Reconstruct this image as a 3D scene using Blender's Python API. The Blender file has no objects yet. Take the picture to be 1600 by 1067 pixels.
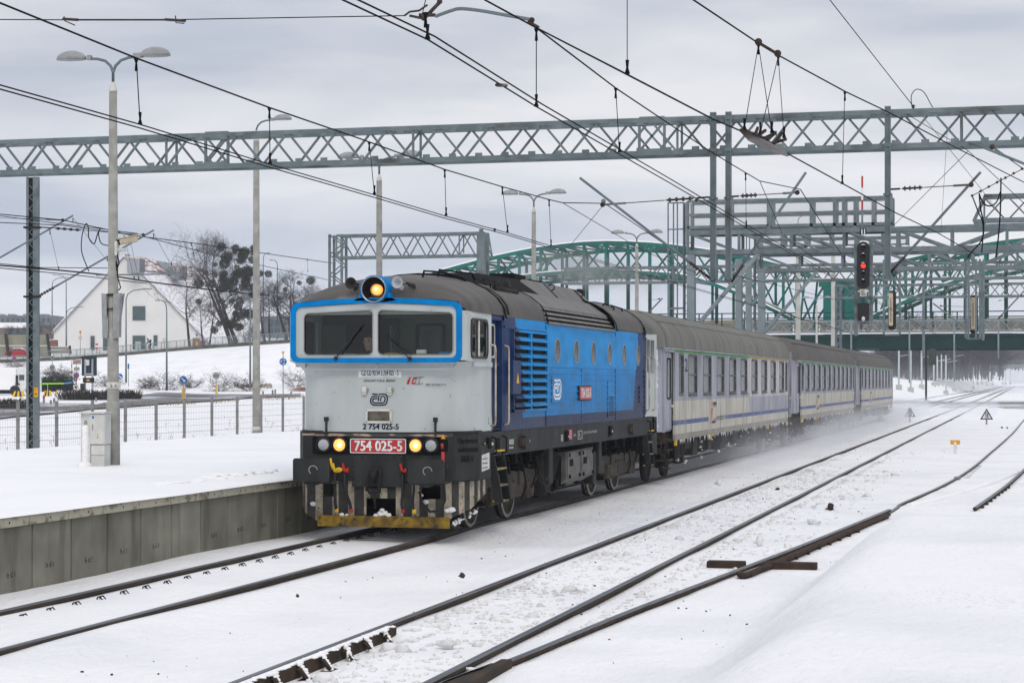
import bpy, bmesh, math, random
from mathutils import Vector, Matrix, noise
R = math.radians
C = bpy.context.scene.collection
sc = bpy.context.scene
random.seed(7)

# ---------------------------------------------------------------- camera
F, HX, HY, CH = 3080.0, 1603.0, 596.0, 2.41
TH = math.atan((HX - 800) / F)
ct, st = math.cos(TH), math.sin(TH)
cd = bpy.data.cameras.new('camera'); cam = bpy.data.objects.new('camera', cd); C.objects.link(cam)
cam.location = (0, 0, CH); cam.rotation_euler = (math.pi / 2, 0, TH)
cd.sensor_width = 36; cd.lens = F / 1600 * 36; cd.shift_y = (HY - 533.5) / 1600
cd.clip_end = 6000; cd.clip_start = .1
sc.camera = cam

# ---------------------------------------------------------------- sky, sun, exposure
w = bpy.data.worlds.new('World'); sc.world = w; w.use_nodes = True
nt = w.node_tree; nt.nodes.clear()
N, Lk = nt.nodes, nt.links
out = N.new('ShaderNodeOutputWorld'); bg = N.new('ShaderNodeBackground')
sky = N.new('ShaderNodeTexSky'); sky.sky_type = 'NISHITA'; sky.sun_disc = False
sky.sun_elevation = R(42); sky.sun_rotation = R(205); sky.air_density = 1; sky.dust_density = 3
tc = N.new('ShaderNodeTexCoord')
mp = N.new('ShaderNodeMapping'); mp.inputs['Scale'].default_value = (1, 1, 5.5)
n1 = N.new('ShaderNodeTexNoise'); n1.inputs['Scale'].default_value = 3.4; n1.inputs['Detail'].default_value = 5; n1.inputs['Roughness'].default_value = .5; n1.inputs['Distortion'].default_value = .3
cr = N.new('ShaderNodeValToRGB')
cr.color_ramp.elements[0].position = .36; cr.color_ramp.elements[0].color = (4.3, 4.75, 5.65, 1)
cr.color_ramp.elements[1].position = .64; cr.color_ramp.elements[1].color = (7.35, 7.4, 7.65, 1)
sep = N.new('ShaderNodeSeparateXYZ')
mr = N.new('ShaderNodeMapRange'); mr.inputs['From Min'].default_value = .0; mr.inputs['From Max'].default_value = .9
mr.inputs['To Min'].default_value = 1.0; mr.inputs['To Max'].default_value = 1.85
hr = N.new('ShaderNodeMapRange'); hr.inputs['From Min'].default_value = 0; hr.inputs['From Max'].default_value = .16
hr.inputs['To Min'].default_value = 1.16; hr.inputs['To Max'].default_value = .90
mu = N.new('ShaderNodeVectorMath'); mu.operation = 'SCALE'
m2 = N.new('ShaderNodeMath'); m2.operation = 'MULTIPLY'
mx = N.new('ShaderNodeMix'); mx.data_type = 'RGBA'; mx.inputs[0].default_value = .96
Lk.new(tc.outputs['Generated'], mp.inputs[0]); Lk.new(mp.outputs[0], n1.inputs['Vector']); Lk.new(n1.outputs['Fac'], cr.inputs[0])
Lk.new(tc.outputs['Generated'], sep.inputs[0]); Lk.new(sep.outputs[2], mr.inputs[0]); Lk.new(sep.outputs[2], hr.inputs[0])
Lk.new(mr.outputs[0], m2.inputs[0]); Lk.new(hr.outputs[0], m2.inputs[1])
Lk.new(cr.outputs[0], mu.inputs[0]); Lk.new(m2.outputs[0], mu.inputs[3])
Lk.new(sky.outputs[0], mx.inputs[6]); Lk.new(mu.outputs[0], mx.inputs[7])
Lk.new(mx.outputs[2], bg.inputs[0]); bg.inputs[1].default_value = .1
Lk.new(bg.outputs[0], out.inputs[0])
sl = bpy.data.lights.new('sun', 'SUN'); so = bpy.data.objects.new('sun', sl); C.objects.link(so)
sl.energy = 1.0; sl.angle = R(28); sl.color = (1, .94, .84)
so.rotation_euler = (R(48), 0, R(25))
sc.view_settings.view_transform = 'Standard'; sc.view_settings.look = 'None'
sc.view_settings.exposure = 0.09; sc.view_settings.gamma = 1
sc.cycles.use_denoising = True
sc.cycles.max_bounces = 6; sc.cycles.volume_bounces = 1
sc.cycles.volume_step_rate = 2

# ---------------------------------------------------------------- placing helpers
def at(px, py, z):
    """world point seen at photo pixel px,py at camera depth z"""
    xr = (px - 800) / F * z
    return Vector((xr * ct - z * st, xr * st + z * ct, CH - (py - HY) * z / F))
def onX(px, py, X):
    t = (px - 800) / F; Y = X * (ct + t * st) / (t * ct - st); z = Y * ct - X * st
    return Vector((X, Y, CH - (py - HY) * z / F))
def onY(px, py, Y):
    t = (px - 800) / F; X = Y * (t * ct - st) / (ct + t * st); z = Y * ct - X * st
    return Vector((X, Y, CH - (py - HY) * z / F))
def onG(px, py, zmin=25, zmax=420):
    """first ground point on the line of sight of photo pixel px,py"""
    z = zmin
    while z < zmax:
        p = at(px, py, z)
        if p.z <= ground(p.x, p.y): return p
        z += .5
    return at(px, py, zmax)
def onZ(px, py, Z):
    return at(px, py, F * (CH - Z) / (py - HY))

# ---------------------------------------------------------------- mesh builder
class MB:
    def __init__(s): s.v = []; s.f = []; s.m = []; s.sm = []
    def add(s, vs, fs, mi=0, smooth=False):
        b = len(s.v); s.v += [tuple(v) for v in vs]
        for f in fs:
            s.f.append([b + i for i in f]); s.m.append(mi); s.sm.append(smooth)
        return s
    def box(s, a, b, mi=0):
        x0, y0, z0 = [min(a[i], b[i]) for i in range(3)]; x1, y1, z1 = [max(a[i], b[i]) for i in range(3)]
        return s.add([(x0,y0,z0),(x1,y0,z0),(x1,y1,z0),(x0,y1,z0),(x0,y0,z1),(x1,y0,z1),(x1,y1,z1),(x0,y1,z1)],
              [(0,3,2,1),(4,5,6,7),(0,1,5,4),(1,2,6,5),(2,3,7,6),(3,0,4,7)], mi)
    def cbox(s, c, d, mi=0):
        return s.box([c[i] - d[i] / 2 for i in range(3)], [c[i] + d[i] / 2 for i in range(3)], mi)
    def bbox(s, a, b, r=.02, mi=0):
        """box with chamfered edges"""
        x0, y0, z0 = [min(a[i], b[i]) for i in range(3)]; x1, y1, z1 = [max(a[i], b[i]) for i in range(3)]
        r = min(r, (x1-x0)*.45, (y1-y0)*.45, (z1-z0)*.45)
        bm = bmesh.new(); bmesh.ops.create_cube(bm, size=1)
        for v in bm.verts: v.co = Vector(((x0+x1)/2 + v.co.x*(x1-x0), (y0+y1)/2 + v.co.y*(y1-y0), (z0+z1)/2 + v.co.z*(z1-z0)))
        bmesh.ops.bevel(bm, geom=bm.edges[:], offset=r, segments=2, affect='EDGES', profile=.5)
        bm.verts.index_update()
        s.add([v.co[:] for v in bm.verts], [[v.index for v in f.verts] for f in bm.faces], mi); bm.free(); return s
    def tube(s, pts, r, n=6, mi=0, cap=True, smooth=True):
        pts = [Vector(p) for p in pts]; k = len(pts)
        rs = r if isinstance(r, (list, tuple)) else [r] * k
        b = len(s.v); up = None
        for i, p in enumerate(pts):
            if i == 0: d = pts[1] - p
            elif i == k - 1: d = p - pts[i-1]
            else: d = (pts[i+1] - p).normalized() + (p - pts[i-1]).normalized()
            if d.length < 1e-9: d = Vector((0,0,1))
            d.normalize()
            if up is None: up = Vector((0,0,1)) if abs(d.z) < .9 else Vector((1,0,0))
            a = d.cross(up)
            if a.length < 1e-4: a = d.cross(Vector((1,.3,0)))
            a.normalize(); c2 = a.cross(d).normalized(); up = c2
            for j in range(n):
                t = 2 * math.pi * (j + .5) / n
                s.v.append(tuple(p + a * (rs[i] * math.cos(t)) + c2 * (rs[i] * math.sin(t))))
        for i in range(k - 1):
            for j in range(n):
                j2 = (j + 1) % n
                s.f.append([b+i*n+j, b+i*n+j2, b+(i+1)*n+j2, b+(i+1)*n+j]); s.m.append(mi); s.sm.append(smooth)
        if cap:
            s.f.append([b+j for j in range(n)][::-1]); s.m.append(mi); s.sm.append(False)
            s.f.append([b+(k-1)*n+j for j in range(n)]); s.m.append(mi); s.sm.append(False)
        return s
    def bar(s, p, q, wd, ht=None, mi=0):
        """square bar: wd horizontal, ht vertical"""
        p = Vector(p); q = Vector(q); d = (q - p)
        if d.length < 1e-6: return s
        d.normalize(); ht = wd if ht is None else ht
        a = d.cross(Vector((0,0,1)))
        if a.length < 1e-3: a = Vector((1,0,0))
        a.normalize(); b2 = a.cross(d).normalized()
        vs = []
        for o in (p, q):
            for i, j in ((-1,-1),(1,-1),(1,1),(-1,1)): vs.append(o + a*(i*wd/2) + b2*(j*ht/2))
        return s.add(vs, [(0,3,2,1),(4,5,6,7),(0,1,5,4),(1,2,6,5),(2,3,7,6),(3,0,4,7)], mi)
    def lathe(s, prof, o=(0,0,0), axis='z', n=20, mi=0, smooth=True, cap=True):
        """prof: (radius, along). axis z, x, y"""
        b = len(s.v); o = Vector(o)
        for r, h in prof:
            for j in range(n):
                t = 2*math.pi*j/n; u, v2 = r*math.cos(t), r*math.sin(t)
                p = {'z': (u, v2, h), 'x': (h, u, v2), 'y': (v2, h, u)}[axis]
                s.v.append(tuple(o + Vector(p)))
        for i in range(len(prof)-1):
            for j in range(n):
                j2 = (j+1) % n
                s.f.append([b+i*n+j, b+i*n+j2, b+(i+1)*n+j2, b+(i+1)*n+j]); s.m.append(mi); s.sm.append(smooth)
        if cap:
            s.f.append([b+j for j in range(n)][::-1]); s.m.append(mi); s.sm.append(False)
            s.f.append([b+(len(prof)-1)*n+j for j in range(n)]); s.m.append(mi); s.sm.append(False)
        return s
    def prism(s, poly, d, mi=0):
        """poly: 3d points of a flat outline, d: extrusion vector"""
        n = len(poly); d = Vector(d); vs = [Vector(p) for p in poly]; vs2 = [v + d for v in vs]
        return s.add(vs + vs2, [list(range(n))[::-1], [n+i for i in range(n)]] + [[i, (i+1) % n, n+(i+1) % n, n+i] for i in range(n)], mi)
    def ribbon(s, A, B, d, mi=0, closed=True):
        """solid band between outlines A (outer) and B (inner), extruded by d"""
        n = len(A); d = Vector(d); A = [Vector(p) for p in A]; B = [Vector(p) for p in B]
        vs = A + B + [p + d for p in A] + [p + d for p in B]; fs = []
        for i in range(n if closed else n-1):
            j = (i+1) % n
            fs += [(i, j, n+j, n+i), (2*n+i, 3*n+i, 3*n+j, 2*n+j), (i, 2*n+i, 2*n+j, j), (n+i, n+j, 3*n+j, 3*n+i)]
        if not closed:
            fs += [(0, n, 3*n, 2*n), (n-1, 3*n-1, 4*n-1, 2*n-1)]
        return s.add(vs, fs, mi)
    def sphere(s, c, r, n=10, m=6, mi=0, jit=0):
        c = Vector(c); r = r if isinstance(r, (tuple, list)) else (r, r, r); vs = []; fs = []
        for i in range(1, m):
            ph = math.pi * i / m
            for j in range(n):
                t = 2*math.pi*j/n; k = 1 + random.uniform(-jit, jit)
                vs.append(c + Vector((r[0]*math.sin(ph)*math.cos(t)*k, r[1]*math.sin(ph)*math.sin(t)*k, r[2]*math.cos(ph)*k)))
        vs += [c + Vector((0,0,r[2])), c - Vector((0,0,r[2]))]; T, B = len(vs)-2, len(vs)-1
        for j in range(n):
            j2 = (j+1) % n; fs.append((T, j, j2)); fs.append((B, (m-2)*n+j2, (m-2)*n+j))
            for i in range(m-2): fs.append((i*n+j, (i+1)*n+j, (i+1)*n+j2, i*n+j2))
        return s.add(vs, fs, mi, True)
    def stroke(s, pts, wd, nrm, d=.004, mi=0):
        """flat painted stroke along pts on a surface with normal nrm"""
        nrm = Vector(nrm); P = [Vector(p) for p in pts]; A = []; B = []
        for i, p in enumerate(P):
            if i == 0: t = P[1]-p
            elif i == len(P)-1: t = p-P[i-1]
            else: t = (P[i+1]-p).normalized() + (p-P[i-1]).normalized()
            a = t.normalized().cross(nrm).normalized() * wd/2
            A.append(p+a); B.append(p-a)
        return s.ribbon(A, B, nrm*d, mi, closed=False)

def obj(name, mb, mats, parent=None, label=None):
    me = bpy.data.meshes.new(name); me.from_pydata(mb.v, [], mb.f)
    if not isinstance(mats, (list, tuple)): mats = [mats]
    for m in mats: me.materials.append(m)
    me.polygons.foreach_set('material_index', mb.m); me.polygons.foreach_set('use_smooth', mb.sm)
    bm = bmesh.new(); bm.from_mesh(me); bmesh.ops.recalc_face_normals(bm, faces=bm.faces); bm.to_mesh(me); bm.free()
    me.update()
    o = bpy.data.objects.new(name, me); C.objects.link(o)
    if parent: o.parent = parent
    if label: o['label'] = label
    return o
def tag(o, label, cat, group=None):
    o['label'] = label; o['category'] = cat
    if group: o['group'] = group
    return o
def struct(o, kind='structure'): o['kind'] = kind; return o
def thing(name, label, cat, loc=(0,0,0), rz=0, group=None):
    o = bpy.data.objects.new(name, None); C.objects.link(o); o.empty_display_size = .3
    o.location = loc; o.rotation_euler = (0,0,rz); return tag(o, label, cat, group)
def dup(root, loc, label, rz=None, scale=None):
    r = root.copy(); C.objects.link(r); r.location = loc; r['label'] = label
    if rz is not None: r.rotation_euler = (0,0,rz)
    if scale: r.scale = scale
    for ch in list(root.children):
        c = ch.copy(); C.objects.link(c); c.parent = r
        for g in ch.children:
            d = g.copy(); C.objects.link(d); d.parent = c
    return r

# ---------------------------------------------------------------- materials
def mat(name, col, col2=None, scale=3, rough=.6, metal=0, bump=0, bscale=None, stretch=(1,1,1), lo=.4, hi=.65, detail=6, spec=.22, col3=None, s3=1.2, lo3=.58, hi3=.7, st3=(1,1,1), world=False):
    m = bpy.data.materials.new(name); m.use_nodes = True; t = m.node_tree; nn, ll = t.nodes, t.links
    b = nn['Principled BSDF']; b.inputs['Roughness'].default_value = rough; b.inputs['Metallic'].default_value = metal
    b.inputs['Specular IOR Level'].default_value = spec
    b.inputs['Base Color'].default_value = (*col, 1)
    co = nn.new('ShaderNodeTexCoord'); src = co.outputs['Object']
    if world:
        g = nn.new('ShaderNodeNewGeometry'); src = g.outputs['Position']
    def noise_fac(scl, st_, lo_, hi_, det=detail):
        mp = nn.new('ShaderNodeMapping'); mp.inputs['Scale'].default_value = st_; ll.new(src, mp.inputs[0])
        n = nn.new('ShaderNodeTexNoise'); n.inputs['Scale'].default_value = scl; n.inputs['Detail'].default_value = det; ll.new(mp.outputs[0], n.inputs['Vector'])
        r = nn.new('ShaderNodeMapRange'); r.inputs['From Min'].default_value = lo_; r.inputs['From Max'].default_value = hi_; ll.new(n.outputs['Fac'], r.inputs[0])
        return r.outputs[0], n.outputs['Fac']
    last = None
    if col2:
        f, _ = noise_fac(scale, stretch, lo, hi)
        x = nn.new('ShaderNodeMix'); x.data_type = 'RGBA'; x.inputs[6].default_value = (*col, 1); x.inputs[7].default_value = (*col2, 1)
        ll.new(f, x.inputs[0]); last = x.outputs[2]
    if col3:
        f, _ = noise_fac(s3, st3, lo3, hi3)
        x = nn.new('ShaderNodeMix'); x.data_type = 'RGBA'; x.inputs[7].default_value = (*col3, 1)
        if last: ll.new(last, x.inputs[6])
        else: x.inputs[6].default_value = (*col, 1)
        ll.new(f, x.inputs[0]); last = x.outputs[2]
    if last: ll.new(last, b.inputs['Base Color'])
    if bump:
        _, f = noise_fac(bscale or scale*4, (1,1,1), 0, 1)
        bp = nn.new('ShaderNodeBump'); bp.inputs['Strength'].default_value = bump; bp.inputs['Distance'].default_value = .02; ll.new(f, bp.inputs['Height']); ll.new(bp.outputs[0], b.inputs['Normal'])
    m['base'] = 1
    return m
def flat(name, col, rough=.5, metal=0): return mat(name, col, tuple(min(1, c*.78+.004) for c in col), 7, rough, metal)
def emis(name, col, strength):
    m = bpy.data.materials.new(name); m.use_nodes = True; b = m.node_tree.nodes['Principled BSDF']
    b.inputs['Base Color'].default_value = (*col, 1); b.inputs['Emission Color'].default_value = (*col, 1); b.inputs['Emission Strength'].default_value = strength
    return m
def glass(name, tint=(.75,.8,.78), refl=.25):
    m = bpy.data.materials.new(name); m.use_nodes = True; t = m.node_tree; nn, ll = t.nodes, t.links; nn.clear()
    o = nn.new('ShaderNodeOutputMaterial'); tr = nn.new('ShaderNodeBsdfTransparent'); gl = nn.new('ShaderNodeBsdfGlossy'); fr = nn.new('ShaderNodeFresnel'); mi = nn.new('ShaderNodeMixShader')
    tr.inputs[0].default_value = (*tint, 1); gl.inputs['Roughness'].default_value = .03; fr.inputs[0].default_value = 1.45
    mm = nn.new('ShaderNodeMath'); mm.operation = 'ADD'; mm.inputs[1].default_value = refl; ll.new(fr.outputs[0], mm.inputs[0])
    ll.new(mm.outputs[0], mi.inputs[0]); ll.new(tr.outputs[0], mi.inputs[1]); ll.new(gl.outputs[0], mi.inputs[2]); ll.new(mi.outputs[0], o.inputs[0])
    return m
M = {}
def snowmat(name, bscale, bst, col=(.875,.862,.862), col2=(.83,.82,.83), speck=0):
    m = mat(name, col, col2, .5, .55, 0, 0, world=True, lo=.45, hi=.75, spec=.3)
    t = m.node_tree; nn, ll = t.nodes, t.links; b = nn['Principled BSDF']
    g = nn.new('ShaderNodeNewGeometry')
    a = nn.new('ShaderNodeTexNoise'); a.inputs['Scale'].default_value = bscale; a.inputs['Detail'].default_value = 8; a.inputs['Roughness'].default_value = .62
    mp = nn.new('ShaderNodeMapping'); mp.inputs['Scale'].default_value = (1.6, .8, 1); ll.new(g.outputs['Position'], mp.inputs[0]); ll.new(mp.outputs[0], a.inputs['Vector'])
    bp = nn.new('ShaderNodeBump'); bp.inputs['Strength'].default_value = bst; bp.inputs['Distance'].default_value = .08
    ll.new(a.outputs['Fac'], bp.inputs['Height']); ll.new(bp.outputs[0], b.inputs['Normal'])
    if speck:
        v = nn.new('ShaderNodeTexNoise'); v.inputs['Scale'].default_value = 34; v.inputs['Detail'].default_value = 2; ll.new(g.outputs['Position'], v.inputs['Vector'])
        v2 = nn.new('ShaderNodeTexNoise'); v2.inputs['Scale'].default_value = .35; ll.new(g.outputs['Position'], v2.inputs['Vector'])
        ad = nn.new('ShaderNodeMath'); ad.operation = 'MULTIPLY_ADD'; ad.inputs[1].default_value = .55; ll.new(v2.outputs['Fac'], ad.inputs[0]); ll.new(v.outputs['Fac'], ad.inputs[2])
        r = nn.new('ShaderNodeMapRange'); r.inputs['From Min'].default_value = .985; r.inputs['From Max'].default_value = 1.06; r.inputs['To Max'].default_value = speck; ll.new(ad.outputs[0], r.inputs[0])
        x = nn.new('ShaderNodeMix'); x.data_type = 'RGBA'; x.inputs[7].default_value = (.25,.24,.24,1)
        src = b.inputs['Base Color'].links[0].from_socket
        ll.new(src, x.inputs[6]); ll.new(r.outputs[0], x.inputs[0]); ll.new(x.outputs[2], b.inputs['Base Color'])
    return m
M['snow'] = snowmat('snow', 4.5, .7, (.875,.862,.862), (.76,.755,.765), speck=.35)
M['snow_soft'] = snowmat('snow_soft', 1.4, .38, (.875,.862,.862), (.81,.80,.81))
M['snow_lump'] = snowmat('snow_lump', 9, .5, (.78,.77,.77), (.52,.51,.50))
M['steel'] = mat('galvanised_steel', (.12,.155,.165), (.17,.205,.215), 2.5, .55, .0, spec=.12, col3=(.075,.08,.075), s3=.9)
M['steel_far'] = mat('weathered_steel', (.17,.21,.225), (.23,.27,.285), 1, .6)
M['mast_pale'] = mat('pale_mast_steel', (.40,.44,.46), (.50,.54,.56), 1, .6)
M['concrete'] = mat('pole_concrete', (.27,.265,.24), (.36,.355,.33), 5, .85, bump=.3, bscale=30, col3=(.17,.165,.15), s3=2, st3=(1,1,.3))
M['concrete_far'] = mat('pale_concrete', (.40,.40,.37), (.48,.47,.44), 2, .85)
M['wall'] = mat('panel_concrete', (.155,.15,.12), (.215,.21,.17), 1.6, .85, bump=.25, bscale=25, col3=(.105,.102,.08), s3=1.7, st3=(1,2.0,.35), lo3=.50, hi3=.75)
def vary(m, amt):
    t = m.node_tree; b = t.nodes['Principled BSDF']; src = b.inputs['Base Color'].links[0].from_socket
    oi = t.nodes.new('ShaderNodeObjectInfo'); r = t.nodes.new('ShaderNodeMapRange'); r.inputs['To Min'].default_value = 1-amt; r.inputs['To Max'].default_value = 1+amt; t.links.new(oi.outputs['Random'], r.inputs[0])
    v = t.nodes.new('ShaderNodeVectorMath'); v.operation = 'SCALE'; t.links.new(src, v.inputs[0]); t.links.new(r.outputs[0], v.inputs[3]); t.links.new(v.outputs[0], b.inputs['Base Color'])
vary(M['wall'], .16)
M['coping'] = mat('coping_concrete', (.38,.36,.28), (.15,.14,.105), 6, .9, bump=.4, bscale=25, lo=.5, hi=.68)
M['wire'] = mat('wire_black', (.006,.007,.008), (.012,.012,.012), 7, .8, spec=.05)
M['insul'] = flat('insulator_brown', (.045,.03,.025), .3)
M['rail'] = mat('rail_side', (.040,.032,.026), (.065,.050,.038), 8, .8, 0, spec=.08, stretch=(1,.2,1))
M['railtop'] = mat('rail_head', (.16,.165,.175), (.08,.08,.085), 4, .35, .7, stretch=(8,.1,1))
M['rust'] = mat('rust', (.06,.038,.026), (.030,.024,.020), 5, .85, spec=.1)
M['black'] = mat('soot_black', (.006,.006,.006), (.010,.010,.010), 4, .8, spec=.08)
M['dark'] = mat('underframe_dark', (.016,.015,.014), (.035,.031,.027), 3, .8, spec=.12, col3=(.10,.092,.085), s3=4, lo3=.62, hi3=.8)
M['frame'] = mat('frame_grey', (.024,.027,.028), (.038,.040,.038), 3, .65, spec=.10, col3=(.10,.088,.075), s3=5, lo3=.66, hi3=.78, stretch=(1,1,.4))
M['bogie'] = mat('bogie_brown', (.070,.060,.048), (.035,.031,.026), 3, .8, spec=.12, col3=(.15,.14,.12), s3=3, lo3=.6, hi3=.8, bump=.2)
M['roofgrey'] = mat('loco_roof', (.085,.073,.062), (.052,.048,.045), 1.3, .5, stretch=(.6,2.5,.6), col3=(.17,.15,.125), s3=2, lo3=.6, hi3=.75, bump=.05)
M['roof2'] = mat('loco_hatch_grey', (.16,.155,.145), (.12,.115,.108), 1.5, .6, stretch=(.6,3,.6), col3=(.07,.066,.06), s3=1.2, lo3=.62, hi3=.8)
M['white'] = flat('white_paint', (.75,.76,.75))
M['frostw'] = mat('frosted_paint', (.74,.75,.78), (.50,.48,.60), 2.5, .7, lo=.42, hi=.58, bump=.5, bscale=14)
M['blueframe'] = mat('blue_paint', (.0,.20,.53), (.0,.16,.42), 5, .55, spec=.04)
M['yellow'] = mat('yellow_paint', (.27,.165,.015), (.07,.052,.022), 5, .7, lo=.38, hi=.62, col3=(.035,.03,.022), s3=9, lo3=.56, hi3=.68)
M['ybright'] = flat('bright_yellow', (.75,.45,.02))
M['red'] = flat('red_paint', (.45,.02,.02), .4)
M['redplate'] = mat('plate_red', (.45,.03,.035), (.38,.05,.05), 6, .4)
M['pinkplate'] = flat('plate_faded_red', (.50,.12,.14), .5)
M['cream'] = flat('off_white', (.62,.60,.55), .5)
M['rubber'] = flat('black_rubber', (.018,.018,.02), .5)
M['chrome'] = mat('dull_chrome', (.45,.45,.45), (.3,.3,.3), 4, .25, .9)
M['lens'] = mat('lamp_lens_grey', (.34,.36,.38), (.45,.47,.49), 60, .2)
M['lampon'] = emis('lamp_lit_amber', (1.0,.42,.10), 1.15)
M['lampcore'] = emis('lamp_lit_core', (1.0,.74,.36), 1.6)
M['redlight'] = emis('signal_red', (1.0,.02,.01), 3)
M['whitelight'] = emis('route_white', (.9,.95,1.0), 1.0)
M['glass'] = glass('windscreen_glass', (.80,.86,.83), .015)
M['sideglass'] = mat('side_glass', (.010,.012,.012), (.035,.040,.040), 1.6, .15, 0, stretch=(1,2.5,.7), spec=.35)
M['cabgreen'] = mat('cab_green', (.10,.13,.085), (.075,.10,.065), 2, .6)
M['skin'] = flat('skin', (.60,.36,.27), .55)
M['cloth'] = flat('dark_blue_cloth', (.02,.03,.07), .85)
M['hair'] = flat('brown_hair', (.03,.02,.013), .7)
M['navy'] = mat('navy_letters', (.006,.014,.045), (.008,.018,.05), 4, .5, spec=.1)
M['handrail'] = mat('handrail_white', (.50,.47,.38), (.30,.22,.14), 5, .6)
M['green'] = mat('bridge_green', (.001,.105,.082), (.004,.15,.12), .3, .6, spec=.06, col3=(.01,.085,.075), s3=.2)
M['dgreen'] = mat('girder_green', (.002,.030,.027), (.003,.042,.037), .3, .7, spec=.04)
M['asphalt'] = mat('asphalt', (.10,.098,.10), (.20,.19,.19), .3, .8, world=True, col3=(.55,.55,.58), s3=.15, lo3=.5, hi3=.62)
M['bark'] = mat('bark', (.030,.025,.021), (.06,.052,.045), 3, .9, spec=.05)
M['twig'] = mat('twig', (.040,.033,.029), (.075,.064,.058), 2, .9, spec=.05)
M['mistle'] = mat('mistletoe_green', (.050,.052,.013), (.026,.029,.009), .6, .9, spec=.05)
M['hedge'] = mat('hedge_green', (.008,.022,.01), (.015,.038,.016), 3, .9)
M['drygrass'] = mat('dry_grass', (.30,.22,.12), (.20,.14,.08), 3, .9)
M['render'] = mat('white_render', (.70,.69,.67), (.66,.65,.63), .3, .8)
M['winglass'] = mat('window_glass', (.02,.05,.055), (.03,.07,.075), .5, .1, spec=.8)
M['tile'] = mat('snowy_tiles', (.74,.73,.75), (.34,.20,.18), 1.1, .85, lo=.56, hi=.72, stretch=(.6,.6,2.5), bump=.2)
M['tilered'] = mat('red_tiles', (.20,.085,.065), (.68,.66,.66), 1.2, .85, lo=.42, hi=.58, stretch=(.5,.5,2))
M['zinc'] = mat('zinc_cladding', (.24,.25,.27), (.33,.34,.36), 3, .5, .2, stretch=(1,1,.1))
M['brick'] = mat('brick', (.22,.095,.06), (.16,.075,.05), 4, .9)
M['brownwall'] = mat('brown_wall', (.12,.085,.075), (.17,.125,.11), .5, .9)
M['noisewall'] = mat('noise_barrier', (.20,.195,.135), (.25,.24,.175), .8, .8)
M['farbldg'] = mat('grey_cladding', (.12,.135,.155), (.16,.175,.195), .4, .7)
M['carred'] = mat('car_red', (.35,.02,.02), (.3,.03,.03), 3, .3)
M['woodbox'] = mat('grey_plastic', (.60,.60,.57), (.50,.50,.47), 3, .6)
M['post'] = mat('post_grey', (.20,.20,.20), (.26,.26,.25), 4, .7)
M['meshp'] = mat('mesh_panel', (.5,.5,.5), (.5,.5,.5), 3, .6)
M['bluesign'] = flat('sign_blue', (.01,.13,.42), .4)
M['signgrey'] = flat('sign_back_grey', (.30,.31,.31), .5)
M['signyellow'] = flat('sign_yellow', (.75,.36,.01), .5)
M['camcream'] = flat('camera_cream', (.55,.47,.33), .5)
m = M['meshp']; b_ = m.node_tree.nodes['Principled BSDF']; b_.inputs['Alpha'].default_value = .16

# ================================================================ GROUND
RAILX1 = (-10.46, -8.96); RAILX2 = (-6.16, -4.66)
def sm(a, b, x):
    t = max(0, min(1, (x - a) / (b - a))); return t*t*(3-2*t)
def crest(X):
    pts = [(-200, 3.9), (-126, 5.0), (-115, 5.4), (-107, 6.0), (-98, 6.7), (-88, 7.3), (-70, 8.2), (-60, 8.2)]
    if X <= pts[0][0]: return pts[0][1]
    for (a, za), (b, zb) in zip(pts, pts[1:]):
        if X <= b: return za + (zb-za)*(X-a)/(b-a)
    return pts[-1][1]
def ground(X, Y):
    n = noise.noise(Vector((X*.5, Y*.25, 0))); n2 = noise.noise(Vector((X*2.2, Y*1.1, 5)))
    dm = .35 if -11.2 < X < -4.0 else 1
    z = -.07 + (.02*n + .012*n2)*dm
    # shallow troughs between the tracks
    z -= .07*sm(-8.7,-8.2,X)*(1-sm(-6.9,-6.4,X))
    z += .03*n*(1-sm(-4.2,-3,X))
    if X < -22.4:                                   # field, road, embankment on the left
        far = sm(70, 190, Y) * sm(-24, -40, X)
        z = -.12 + .10*n*(1-far) + 1.42*far
        c = crest(X); k = sm(192, 226, Y) * (1 - sm(-68, -58, X))
        z = z*(1-k) + (c - .25)*k
    if X > -22.4 and X < -12 and Y > 150: z += 0
    # far left bank beyond the bridge, right part of the view
    z += 2.7*sm(-13, -20, X)*sm(230, 400, Y)*sm(-90, -60, X) + 2.0*sm(-20, -45, X)*sm(170, 300, Y)*sm(-62, -50, X)
    # excavated web along near rail of track two
    if Y < 18.9: z -= .07*sm(-6.15,-6.08,X)*(1-sm(-5.95,-5.6,X))*(1-sm(18.3,18.9,Y))
    # snow covered platform the photographer stands on
    e = -1.85 + .10*noise.noise(Vector((Y*.35, 3, 0))) + max(0, (13-Y))*-.03
    p = sm(e-1.0, e+.65, X)*(1 - sm(22.6, 26, Y + .6*n))
    z = z*(1-p) + (.90 + .015*n)*p
    return z
def axis(*seg):
    r = []
    for a, b, s in seg:
        k = max(1, int(round((b-a)/s))); r += [a + (b-a)*i/k for i in range(k)]
    r.append(seg[-1][1]); return r
xs = axis((-900,-200,50), (-200,-60,5), (-60,-22.8,2.5), (-22.8,-22.2,.3), (-22.2,-12,2), (-12,-7,.25), (-7,-1,.11), (-1,1,.4), (1,20,4), (20,400,60))
ys = axis((-15,8,4), (8,30,.22), (30,70,.8), (70,180,5), (180,235,3), (235,400,15), (400,2500,150))
g = MB(); g.v = [(x, y, ground(x, y)) for y in ys for x in xs]; W_ = len(xs)
for j in range(len(ys)-1):
    for i in range(W_-1):
        g.f.append([j*W_+i, j*W_+i+1, (j+1)*W_+i+1, (j+1)*W_+i]); g.m.append(0); g.sm.append(True)
struct(obj('snowy_ground', g, M['snow']))

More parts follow.
